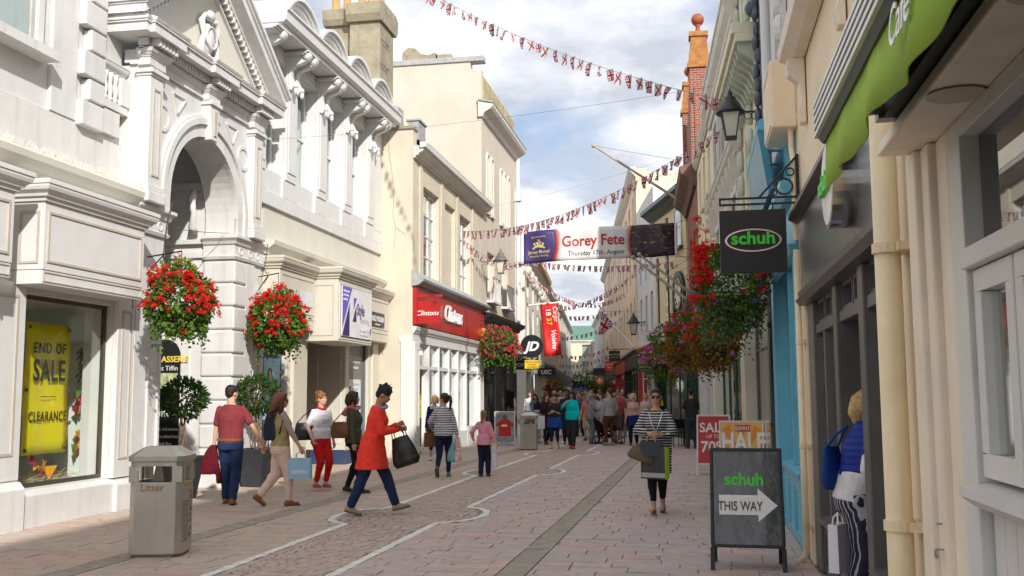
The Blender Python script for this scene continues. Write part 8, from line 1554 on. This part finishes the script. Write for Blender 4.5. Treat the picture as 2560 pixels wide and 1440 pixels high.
# --- woman in olive jacket behind the orange coat
person('woman in olive jacket with brown bob, half hidden by the orange coat', (-5.62, 16.05), R_(-80), 1.66, True, 1.05, 0, head=(R_(25), 0), top=dict(n='jacket', m=cloth('olive', (0.07, 0.075, 0.045)), hem=0.86, sleeve=1.0, th=0.016, loose=1.02, arm=0.008, folds=0.025), bottom=dict(m=M_bkc, end=0.96, th=0.006), hair=('bob', 'brown'), shoe=(0.02, 0.02, 0.025), Rf=(0.09, 0.14, 0.085), Lf=(-0.09, -0.12, 0.10), Lp=0.2, group=GP, glasses=False)
sling('handbag', 'tan leather shoulder bag on the woman in the olive jacket', (-5.78, 15.88, 1.04), 0.36, 0.27, 0.15, M_tn, R_(0), (-5.66, 15.92, 1.4))
t = T('patterned_scarf', 'red patterned scarf over the olive jacket', 'scarf', (-5.68, 16.0, 1.38)); b = MB(); b.tube([(-5.62+0.09*cos(a), 16.05+0.085*sin(a), 1.40+0.015*sin(a*2)) for a in (2*pi*i/16 for i in range(17))], 0.03, 7); b.tube([(-5.72, 16.0, 1.40), (-5.76, 15.95, 1.28)], [0.035, 0.05], 7); b.build('fabric', cloth('red_print', (0.5, 0.05, 0.07), c2=(0.75, 0.45, 0.45)), t, smooth=True, one=True)
# --- woman in the orange coat striding to the right
person('woman in bright orange-red coat striding to the right, looking down', (-4.33, 13.15), R_(-76), 1.74, True, 1.06, 2, lean=0.16, head=(R_(6), 0.50), Lh=(-0.06, 0.33, 1.20), Rh=(0.10, 0.36, 1.15), Lf=(-0.07, 0.33, 0.10), Rf=(0.07, -0.29, 0.115), Lp=-0.22, Rp=0.25, top=dict(n='coat', m=cloth('orange_red_wool', (0.90, 0.062, 0.040)), hem=0.62, sleeve=0.96, th=0.022, flare=0.20, arm=0.012, loose=1.03, folds=0.03), bottom=dict(m=M_den, end=0.96, th=0.008, wide=0.016, folds=0.02), hair=('spiky', 'dark'), shoe=(0.36, 0.28, 0.20), glasses=False, group=GP)
t = T('neck_scarf', 'blue and white patterned scarf at the collar of the orange coat', 'scarf', (-4.2, 13.15, 1.43)); b = MB(); b.tube([(-4.235+0.085*cos(a), 13.17+0.08*sin(a), 1.445+0.02*sin(a)) for a in (2*pi*i/16 for i in range(17))], 0.026, 7); b.build('fabric', cloth('blue_white_print', (0.35, 0.4, 0.5), c2=(0.06, 0.08, 0.2)), t, smooth=True)
t = tote('leather_bag', 'big black leather handbag swinging from the arm of the orange coat', (-3.98, 13.08, 1.20), 0.40, 0.40, 0.18, M_blea, R_(-10), 0.16, M_blea, 0.25, soft=True); t.rotation_euler = (0, R_(-18), R_(-5))
# --- blonde woman and striped jumper
person('blonde woman with navy cardigan looking down outside the card shop', (-6.38, 24.2), R_(-160), 1.60, True, 1.12, 1, head=(R_(0), 0.32), Rh=(0.25, 0.16, 0.86), Lh=(-0.12, 0.26, 1.0), top=dict(m=cloth('lilac_grey', (0.45, 0.45, 0.52)), hem=0.82, sleeve=0, th=0.012, loose=1.0), over=dict(n='cardigan', m=M_nav, hem=0.66, sleeve=1.0, th=0.018, flare=0.08, neck=1.38), bottom=dict(m=M_dden, end=0.72, th=0.01, n='cropped_trousers'), hair=('bob', 'blonde'), shoe=(0.62, 0.58, 0.52), group=GP)
tote('paper_carrier', 'white and orange carrier bag held between the blonde woman and the striped jumper', (-5.93, 23.2, 1.02), 0.36, 0.42, 0.14, mat('orange_paper', (0.72, 0.20, 0.01), 0.5, 0.1, 2, c2=(0.8, 0.32, 0.05)), R_(10), 0.08, M_tw); 
person('woman in navy and white striped jumper with dark ponytail walking away', (-4.94, 19.46), R_(6), 1.63, True, 1.14, 1, head=(R_(62), 0.0), Lh=(-0.30, 0.20, 1.02), Rh=(0.29, 0.06, 0.82), Lf=(-0.085, -0.34, 0.20), Rf=(0.09, 0.08, 0.085), Lp=0.95, top=dict(n='jumper', m=stripes('cloth_breton', (0.66, 0.65, 0.68), (0.03, 0.03, 0.08), 0.045, 0.62), hem=0.86, sleeve=0.97, th=0.014, loose=1.02, arm=0.010, folds=0.022), bottom=dict(m=M_dden, end=0.97, th=0.005), hair=('pony', 'brown'), shoe=(0.16, 0.16, 0.17), group=GP)
tote('brown_tote', 'brown tote bag held by the woman in the striped jumper', (-5.22, 19.55, 1.02), 0.30, 0.28, 0.12, M_tn, R_(20), 0.16, M_tn, 0.06)
tote('plastic_carrier', 'white plastic carrier bag with red print in the right hand of the striped jumper', (-4.66, 19.5, 0.79), 0.15, 0.42, 0.10, mat('white_red_plastic', (0.72, 0.70, 0.68), 0.4, 0.2, 18, c2=(0.65, 0.12, 0.05)), R_(0), 0.08, M_tw, 0.3, soft=True); tote('plastic_carrier', 'teal plastic carrier bag in the right hand of the striped jumper', (-4.79, 19.52, 0.77), 0.2, 0.38, 0.12, mat('teal_plastic', (0.35, 0.55, 0.52), 0.4, 0.1, 5, c2=(0.02, 0.36, 0.36)), R_(0), 0.1, M_tw, 0.3, soft=True)
person('girl in pink sweatshirt with fair ponytail walking away', (-4.15, 19.55), R_(-6), 1.29, True, 0.98, 1, head=(0, 0.05), Lh=(-0.36, 0.14, 1.02), Rh=(0.34, 0.05, 0.86), Lf=(-0.08, -0.03, 0.085), Rf=(0.09, 0.10, 0.085), top=dict(n='sweatshirt', m=cloth('rose_pink', (0.80, 0.33, 0.43)), hem=0.84, sleeve=0.98, th=0.018, loose=1.05, arm=0.012, folds=0.03), bottom=dict(m=M_nav, end=0.97, th=0.012, wide=0.014), hair=('pony', 'fair'), shoe=(0.10, 0.02, 0.04), group=GP)
tote('plastic_carrier', 'white plastic carrier bag with blue stripes held by the girl in pink', (-3.92, 19.5, 0.66), 0.13, 0.40, 0.08, mat('white_blue_plastic', (0.72, 0.74, 0.80), 0.4, 0.2, 14, c2=(0.45, 0.5, 0.7)), 0.0, 0.07, M_tw, 0.4, soft=True)
# --- woman in the black and white striped dress walking towards the camera
person('woman in sunglasses and black-and-white striped tunic walking towards the camera', (-0.54, 13.81), R_(179), 1.67, True, 1.18, 0, ep=(1.3, -0.35, -0.5), head=(R_(2), 0.02), Lh=(-0.04, 0.27, 1.10), Rh=(0.06, 0.25, 1.12), Lf=(-0.06, -0.16, 0.12), Rf=(0.05, 0.14, 0.085), Lp=0.35, top=dict(n='tunic', m=stripes('cloth_striped_tunic', (0.022, 0.022, 0.028), (0.60, 0.58, 0.58), 0.036, 0.66), hem=0.56, sleeve=0.82, th=0.016, flare=-0.045, loose=1.0, arm=0.016, folds=0.022, neck=1.44), bottom=dict(m=M_bkc, end=0.85, th=0.004), hair=('short', 'brown'), shoe=(0.10, 0.045, 0.03), bare=True, glasses=True, group=GP, curl=1.2)
b = MB(); t = T('necklace', 'long pale necklace on the woman in the striped tunic', 'necklace', (-0.54, 13.64, 1.3)); b.tube([(-0.63, 13.70, 1.36), (-0.60, 13.62, 1.22), (-0.545, 13.595, 1.08), (-0.49, 13.62, 1.22), (-0.45, 13.70, 1.36)], 0.006, 5); b.build('chain', mat('silver_chain', (0.7, 0.68, 0.62), 0.3, metal=0.7), t)
t = T('wrist_watch', 'watch on the wrist of the woman in the striped tunic', 'watch', (-0.40, 13.66, 1.1)); b = MB(); b.lathe((-0.38, 13.60, 1.075), [(0.03, -0.012), (0.032, 0), (0.03, 0.012)], 12); b.build('dial', mat('watch_face', (0.7, 0.68, 0.6), 0.3, metal=0.5), t)
tote('gift_bag', 'small black paper bag hanging in front of the striped tunic', (-0.60, 13.48, 1.08), 0.27, 0.20, 0.10, mat('charcoal_paper', (0.035, 0.042, 0.055), 0.5), R_(-6), 0.10, mat('straw_handle', (0.45, 0.42, 0.16), 0.7))
t = tote('monogram_bag', 'brown monogram handbag between the black and the lime bags', (-0.66, 13.5, 0.96), 0.40, 0.20, 0.13, mat('monogram_canvas', (0.075, 0.05, 0.03), 0.5, 0.5, 60, c2=(0.13, 0.09, 0.04)), 0.0, 0.06, M_tn, 0.15, soft=True); t.rotation_euler = (0, R_(20), 0)
tt = tote('lime_bag', 'black and lime green carrier bag low in front of the striped tunic', (-0.56, 13.52, 0.96), 0.36, 0.42, 0.11, mat('charcoal_gloss', (0.06, 0.06, 0.055), 0.25, 0.3, 3), R_(-26), 0.05, M_k)
MB().box(0.181, 0.186, -0.052, 0.052, -0.47, -0.05).build('lime_side', mat('lime_paper', (0.42, 0.66, 0.0), 0.4), tt); MB().box(-0.17, 0.18, -0.058, -0.056, -0.45, -0.39).build('silver_band', mat('silver_print', (0.4, 0.4, 0.38), 0.4), tt)
# --- shopper entering the shoe shop
person('shopper with royal blue scarf and patterned trousers entering the shoe shop', (1.13, 7.80), R_(-84), 1.62, True, 1.10, 1, lean=0.24, head=(R_(-10), 0.1), Lh=(-0.24, 0.05, 0.62+0.2), Rh=(0.20, 0.22, 0.95), Lf=(-0.09, 0.05, 0.085), Rf=(0.09, -0.08, 0.09), top=dict(m=cloth('white_tee', (0.66, 0.66, 0.68)), hem=0.86, sleeve=0.9, th=0.014, loose=1.0), over=dict(n='scarf', m=stripes('cloth_royal_blue', (0.012, 0.035, 0.30), (0.008, 0.02, 0.18), 0.05, 0.6), hem=1.04, sleeve=0.25, th=0.035, neck=1.50, folds=0.03), bottom=dict(m=stripes('cloth_ikat', (0.02, 0.02, 0.045), (0.42, 0.42, 0.48), 0.03, 0.72, axis=0, jit=0.01), end=1.0, th=0.02, wide=0.03, folds=0.02), hair=('bob', 'blonde'), shoe=(0.03, 0.03, 0.03), group=GP)
sling('blue_tote', 'royal blue fabric tote on the arm of the shopper entering the shoe shop', (0.99, 7.88, 1.05), 0.30, 0.32, 0.12, cloth('blue_canvas', (0.01, 0.045, 0.22)), R_(60), (1.10, 7.80, 1.36)); tote('white_bag', 'white paper bag low beside the patterned trousers at the shoe shop door', (0.99, 7.70, 0.74), 0.20, 0.34, 0.08, mat('white_paper', (0.68, 0.68, 0.74), 0.6), R_(60), 0.08, M_tw)
# --- middle distance
D2 = 1.7
person('man in charcoal polo standing with his back turned at the right', (-0.15, 30.18), R_(18), 1.74, False, 1.02, 0, head=(R_(-15), 0.15), top=dict(m=cloth('charcoal', (0.035, 0.038, 0.042)), hem=0.88, sleeve=0.38, th=0.016, loose=1.0), bottom=dict(m=cloth('charcoal_grey', (0.045, 0.047, 0.055)), end=0.98, th=0.014, wide=0.012), hair=('crop', 'dark'), Lh=(-0.2, 0.22, 1.0), Rh=(0.3, 0.0, 0.82), Lf=(-0.12, 0, 0.085), Rf=(0.12, 0, 0.085), det=D2, group=GM)
person('woman in turquoise top and dark trousers walking towards the camera', (-3.66, 29.9), R_(172), 1.72, True, 1.1, 2, head=(R_(8), 0.35), Rh=(0.14, 0.14, 1.36), Lh=(-0.26, 0.10, 0.84), Lf=(-0.08, 0.16, 0.085), Rf=(0.08, -0.14, 0.11), Rp=0.3, top=dict(m=cloth('turquoise', (0.0, 0.56, 0.58)), hem=0.86, sleeve=0.8, th=0.018, loose=1.02, folds=0.03), bottom=dict(m=cloth('dark_grey', (0.03, 0.032, 0.038)), end=0.98, th=0.01, wide=0.012), hair=('long', 'brown'), shoe=(0.62, 0.07, 0.04), det=D2, group=GM)
person('young woman in black tee with blue jacket tied at her waist', (-4.16, 29.8), R_(176), 1.62, True, 1.05, 0, head=(R_(-8), 0.1), Lh=(-0.05, 0.24, 1.18), Rh=(0.07, 0.24, 1.16), Lf=(-0.08, -0.12, 0.10), Rf=(0.09, 0.14, 0.085), Lp=0.25, top=dict(m=cloth('black_tee', (0.03, 0.03, 0.033)), hem=0.92, sleeve=0.4, th=0.016, loose=1.0), over=dict(n='tied_jacket', m=cloth('cobalt_denim', (0.012, 0.07, 0.30)), hem=0.66, sleeve=0, th=0.03, flare=0.14, neck=1.02, folds=0.04), bottom=dict(m=M_nav, end=0.82, th=0.004), hair=('pony', 'brown'), shoe=(0.5, 0.5, 0.5), det=D2, group=GM)
person('bearded man in dark shirt walking behind the turquoise top', (-4.1, 32.2), R_(180), 1.78, False, 1.05, 3, top=dict(m=cloth('ink', (0.02, 0.022, 0.035)), hem=0.86, sleeve=0.4, th=0.016, loose=1.0), bottom=dict(m=M_dden, end=0.98, th=0.01), hair=('short', 'dark'), shoe=(0.2, 0.2, 0.22), Lf=(-0.09, 0.14, 0.085), Rf=(0.09, -0.1, 0.1), det=D2, group=GM)
person('person in grey hoodie with hood up pushing the pram', (-3.39, 32.8), R_(-75), 1.62, True, 1.1, 1, head=(0, 0.2), Lh=(-0.14, 0.42, 1.02), Rh=(0.14, 0.42, 1.02), top=dict(n='hoodie', m=M_gy, hem=0.86, sleeve=0.96, th=0.02, loose=1.05, arm=0.01), bottom=dict(m=cloth('steel_grey', (0.16, 0.18, 0.22)), end=0.98, th=0.012, wide=0.012), hair=('hood', M_gy), shoe=(0.12, 0.12, 0.12), det=D2, group=GM)
person('woman in pale grey jumper and black leggings behind the pram', (-3.15, 33.9), R_(170), 1.64, True, 1.08, 1, head=(R_(-25), -0.1), Rh=(0.08, 0.22, 1.2), top=dict(n='jumper', m=cloth('ash_grey', (0.40, 0.39, 0.42)), hem=0.84, sleeve=0.97, th=0.02, loose=1.05), bottom=dict(m=M_bkc, end=0.98, th=0.004), hair=('long', 'brown'), det=D2, group=GM)
person('man in grey hooded top and brown trousers standing by the pram', (-2.7, 31.85), R_(35), 1.78, False, 1.0, 1, head=(R_(20), 0), Rh=(0.22, 0.12, 0.92), top=dict(n='hooded_top', m=cloth('pale_grey_marl', (0.36, 0.36, 0.37)), hem=0.9, sleeve=0.97, th=0.02, loose=1.02, arm=0.01), bottom=dict(m=cloth('rust_brown', (0.10, 0.035, 0.018)), end=0.98, th=0.008), hair=('short', 'auburn'), shoe=(0.3, 0.28, 0.27), det=D2, group=GM)
person('man in faded red tee and shorts behind the grey hooded top', (-2.5, 32.9), R_(165), 1.80, False, 1.08, 0, head=(0, 0), glasses=True, top=dict(m=cloth('faded_red', (0.34, 0.07, 0.08)), hem=0.88, sleeve=0.42, th=0.016, loose=1.0), bottom=dict(n='shorts', m=cloth('khaki_dark', (0.07, 0.06, 0.05)), end=0.48, th=0.016, wide=0.015), hair=('crop', 'brown'), det=D2, group=GM)
person('older white-haired man in grey and navy shirt', (-2.75, 38.0), R_(178), 1.76, False, 1.15, 0, top=dict(m=stripes('cloth_colour_block', (0.30, 0.31, 0.33), (0.02, 0.025, 0.05), 0.6, 0.5), hem=0.86, sleeve=0.45, th=0.018, loose=1.02), bottom=dict(m=cloth('stone_grey', (0.22, 0.23, 0.22)), end=0.98, th=0.016, wide=0.014), hair=('crop', 'white'), shoe=(0.12, 0.12, 0.13), det=D2, group=GM)
person('older woman in peach top with navy jacket tied round her waist', (-1.97, 32.15), R_(176), 1.62, True, 1.15, 1, top=dict(m=cloth('peach', (0.56, 0.34, 0.27)), hem=0.9, sleeve=0.6, th=0.014, loose=1.02), over=dict(n='tied_jacket', m=cloth('deep_blue', (0.012, 0.02, 0.11)), hem=0.66, sleeve=0, th=0.032, flare=0.12, neck=1.04, folds=0.04), bottom=dict(m=M_bkc, end=0.98, th=0.01, wide=0.008), hair=('bob', 'white'), shoe=(0.08, 0.035, 0.02), Lf=(-0.09, -0.1, 0.09), Rf=(0.09, 0.12, 0.085), det=D2, group=GM)
person('blonde older woman in pale pink top to the right of the peach top', (-1.72, 35.0), R_(178), 1.62, True, 1.1, 1, top=dict(m=cloth('blush', (0.60, 0.42, 0.36)), hem=0.84, sleeve=0.6, th=0.016, loose=1.03), bottom=dict(m=M_nav, end=0.95, th=0.01), hair=('bob', 'blonde'), det=D2, group=GM)
person('man in black jacket and yellow top behind the striped tunic', (-1.45, 38.5), R_(150), 1.76, False, 1.05, 1, head=(R_(30), 0.2), top=dict(m=cloth('yellow', (0.70, 0.48, 0.02)), hem=0.88, sleeve=0.4, th=0.012), over=dict(n='jacket', m=M_bkc, hem=0.84, sleeve=1.0, th=0.02, neck=1.40), bottom=dict(m=M_dden, end=0.98, th=0.01), hair=('short', 'brown'), det=D2, group=GM)
person('dark-haired young woman with hand to her mouth behind the far bin', (-5.45, 34.2), R_(186), 1.62, True, 1.05, 1, head=(0, 0.1), Rh=(0.03, 0.16, 1.50), Lh=(-0.02, 0.2, 1.12), top=dict(n='jumper', m=cloth('midnight', (0.012, 0.02, 0.05)), hem=0.86, sleeve=1.0, th=0.018, loose=1.04), bottom=dict(m=M_dden, end=0.98, th=0.008), hair=('long', 'brown'), det=D2, group=GM)
person('woman in dark coat with a flat white bag near the far bin', (-4.78, 32.3), R_(200), 1.64, True, 1.08, 1, head=(R_(20), 0.1), top=dict(n='coat', m=cloth('aubergine', (0.035, 0.012, 0.018)), hem=0.62, sleeve=1.0, th=0.022, flare=0.1), bottom=dict(m=M_bkc, end=0.97, th=0.006), hair=('long', 'auburn'), Lf=(-0.08, -0.2, 0.14), Rf=(0.08, 0.18, 0.085), Lp=0.5, det=D2, group=GM)
tote('flat_bag', 'flat white carrier carried by the woman in the dark coat', (-4.98, 32.1, 0.98), 0.34, 0.42, 0.05, MATS['white_paper'], R_(15), 0.05, M_tw)
person('boy in grey jacket turning to the right near the left-hand shops', (-5.5, 37.2), R_(-120), 1.70, False, 0.95, 1, top=dict(n='jacket', m=cloth('slate', (0.14, 0.15, 0.17)), hem=0.86, sleeve=1.0, th=0.018), bottom=dict(m=M_den, end=0.98, th=0.01), hair=('short', 'brown'), det=D2, group=GM)
person('man in white tee at the far left beside the black shopfront', (-6.75, 41.0), R_(175), 1.74, False, 1.05, 1, top=dict(m=cloth('bright_white', (0.72, 0.72, 0.74)), hem=0.86, sleeve=0.42, th=0.018), bottom=dict(m=cloth('stone', (0.4, 0.36, 0.3)), end=0.5, th=0.016, wide=0.014, n='shorts'), hair=('crop', 'brown'), det=D2, group=GM)
person('woman in magenta top walking away behind the turquoise top', (-3.9, 36.5), R_(-12), 1.64, True, 1.1, 1, top=dict(m=cloth('magenta', (0.36, 0.02, 0.28)), hem=0.8, sleeve=0.3, th=0.016), bottom=dict(m=cloth('white_shorts', (0.6, 0.6, 0.6)), end=0.45, th=0.012, n='shorts'), hair=('pony', 'blonde'), shoe=(0.5, 0.3, 0.2), det=D2, group=GM)
person('woman in coral tee with backpack strap behind the hooded person', (-3.75, 35.2), R_(175), 1.66, True, 1.1, 1, top=dict(m=cloth('coral', (0.66, 0.20, 0.16)), hem=0.84, sleeve=0.42, th=0.016), bottom=dict(m=cloth('sand', (0.45, 0.38, 0.28)), end=0.5, th=0.014, n='shorts'), hair=('bob', 'fair'), det=D2, group=GM)
# --- pram
t = T('pram', 'black three-wheeled pram with silver frame among the shoppers', 'pram', (0, 0, 0))
M_fr = mat('pram_frame', (0.45, 0.45, 0.46), 0.3, metal=0.8)
for x, y, r in ((-0.26, -0.02, 0.15), (0.26, -0.02, 0.15), (-0.2, 0.62, 0.12), (0.2, 0.62, 0.12)):
    b = MB(lambda p, q, z, x=x, y=y, r=r: (x+q, y+p, z)); b.arch(0, r, r*0.8, r, -0.025, 0.025, 0, 2*pi, 20); k_ = b.build('wheel', M_bkc, t, base=(0, 0, 0)); b = MB(lambda p, q, z, x=x, y=y: (x+q, y+p, z))
    for i in range(5): a = 2*pi*i/5; b.tube([(0, 0, r), (r*0.82*cos(a), 0, r+r*0.82*sin(a))], 0.01, 5)
    b.build('spokes', M_fr, k_, base=(0, 0, 0), one=True)
b = MB()
for s_ in (-0.24, 0.24): b.tube([(s_, -0.35, 1.02), (s_, 0.1, 0.55), (s_, 0.6, 0.2)], 0.016, 6); b.tube([(s_, -0.02, 0.15), (s_, 0.2, 0.52)], 0.014, 6)
b.tube([(-0.24, -0.35, 1.02), (0.24, -0.35, 1.02)], 0.018, 6); b.build('frame', M_fr, t, base=(0, 0, 0), one=True)
V = Vol(); V.loft([(0, 0.2, 0.38, 0.18, 0.2), (0, 0.18, 0.5, 0.22, 0.3), (0, 0.2, 0.62, 0.21, 0.28)], lambda p: p); V.limb([(0, 0.02, 0.5), (0, -0.12, 0.82)], [0.16, 0.13]); V.vox('seat', M_bkc, t, 0.016, 2, 0.01); V = Vol(); V.ell((0, 0.0, 0.86), 0.22, 0.24, 0.2); V.vox('hood', cloth('pram_grey', (0.2, 0.2, 0.21)), t, 0.016, 2, 0.01)
V = Vol(); V.loft([(0, 0.2, 0.2, 0.16, 0.2), (0, 0.2, 0.32, 0.2, 0.24)], lambda p: p); V.vox('basket', M_bkc, t, 0.016, 2)
t.location = (-3.05, 32.7, 0.006); t.rotation_euler = (0, 0, R_(-70))
# --- cafe chairs at the right
def cafe_chair(label, loc, rz):
    t = T('cafe_chair', label, 'chair', (0, 0, 0), 'cafe chairs outside the white shopfront')
    MB().box(-0.2, 0.2, -0.2, 0.2, 0.43, 0.46).build('seat', M_k, t, bevel=0.01); MB().box(-0.2, 0.2, -0.22, -0.195, 0.56, 0.84).build('backrest', M_k, t, bevel=0.01)
    for x, y in ((-0.19, -0.2), (0.19, -0.2), (-0.19, 0.19), (0.19, 0.19)): b = MB(); b.tube([(x, y, 0), (x*0.95, y*0.95, 0.44 if y > 0 else 0.85)], 0.012, 6); b.build('leg', M_k, t)
    t.location = loc; t.rotation_euler = (0, 0, rz); return t
ch = cafe_chair('black cafe chair left of the man in the charcoal polo', (-0.62, 30.9, 0.004), R_(30)); dup(ch, (-0.75, 32.3, 0.004), R_(-140), 'black cafe chair farther back beside the round table')
t = T('cafe_table', 'small round black cafe table beside the white shopfront', 'table', (-0.4, 31.7, 0.004)); b = MB(); b.lathe((-0.4, 31.7, 0.72), [(0.3, 0), (0.3, 0.025)], 20); b.build('table_top', M_k, t); b = MB(); b.lathe((-0.4, 31.7, 0.0), [(0.2, 0.004), (0.03, 0.03), (0.025, 0.71)], 12); b.build('pedestal', M_k, t)
# --- the distant crowd, one mass
r = random.Random(17); CV = []; CF = []; CM = []
def crowd_one(x, y, h, rz):
    k = h/1.72; ca, sa = cos(rz), sin(rz); P = lambda p: (x+(p[0]*ca-p[1]*sa)*k, y+(p[0]*sa+p[1]*ca)*k, p[2]*k)
    b = MB(); st_ = r.uniform(-0.14, 0.14)
    for s_ in (-1, 1): b.tube([P((s_*0.09, 0, 0.9)), P((s_*0.09, st_*s_*0.5+0.03, 0.48)), P((s_*0.09, st_*s_, 0.02))], [0.085*k, 0.06*k, 0.05*k], 6)
    n1_ = len(b.f); b.rings([[P((rx*cos(a), ry*sin(a), z)) for a in (2*pi*j/8 for j in range(8))] for z, rx, ry in ((0.8, .17, .12), (1.0, .16, .11), (1.25, .19, .13), (1.4, .2, .11), (1.46, .08, .07))])
    for s_ in (-1, 1): b.tube([P((s_*0.21, 0, 1.38)), P((s_*0.26, -0.03, 1.1)), P((s_*0.24, 0.1, 0.88))], [0.055*k, 0.045*k, 0.035*k], 6)
    n2_ = len(b.f); b.ell(P((0, 0.02, 1.58)), 0.08*k, 0.09*k, 0.12*k, 8, 6); n3_ = len(b.f); b.ell(P((0, -0.02, 1.63)), 0.09*k, 0.1*k, 0.1*k, 8, 6)
    o = len(CV); CV.extend(b.v)
    for i, f in enumerate(b.f): CF.append(tuple(o+q for q in f)); CM.append(0 if i < n1_ else 1 if i < n2_ else 2 if i < n3_ else 3)
for i in range(150):
    y = 37.5+85*(i/150)**1.1+r.uniform(-1, 1); f = r.random(); x0, x1 = -6.9-0.095*(y-40), -2.4-0.125*(y-46)*(1 if y > 46 else 0.3); crowd_one(x0+0.4+(x1-x0-0.8)*f, y, r.choice((1.2, 1.5, 1.6, 1.65, 1.7, 1.75, 1.8, 1.86))*r.uniform(0.97, 1.03), r.choice((0, pi))+r.gauss(0, 0.3))
me = bpy.data.meshes.new('crowd'); me.from_pydata(CV, [], CF)
for m in (rand_mat('crowd_legs', [(0.02, 0.025, 0.05), (0.03, 0.05, 0.12), (0.02, 0.02, 0.02), (0.25, 0.2, 0.15), (0.1, 0.1, 0.11), (0.5, 0.36, 0.28)], island=True, bump=0), rand_mat('crowd_tops', [(0.5, 0.03, 0.03), (0.6, 0.6, 0.62), (0.03, 0.06, 0.25), (0.1, 0.12, 0.2), (0.65, 0.3, 0.3), (0.2, 0.45, 0.65), (0.3, 0.3, 0.32), (0.7, 0.65, 0.6), (0.5, 0.08, 0.25), (0.75, 0.72, 0.7)], island=True, bump=0), rand_mat('crowd_skin', [(0.5, 0.28, 0.19), (0.58, 0.34, 0.25), (0.3, 0.16, 0.1)], island=True, bump=0), rand_mat('crowd_hair', [(0.03, 0.02, 0.015), (0.1, 0.05, 0.03), (0.35, 0.24, 0.12), (0.4, 0.38, 0.36), (0.02, 0.015, 0.012)], island=True, bump=0)): me.materials.append(m)
me.polygons.foreach_set('material_index', CM); me.polygons.foreach_set('use_smooth', [True]*len(CF)); o = bpy.data.objects.new('crowd', me); COL.objects.link(o); o['kind'] = 'stuff'; o['label'] = 'dense crowd of distant shoppers filling the far street'; o['category'] = 'crowd'
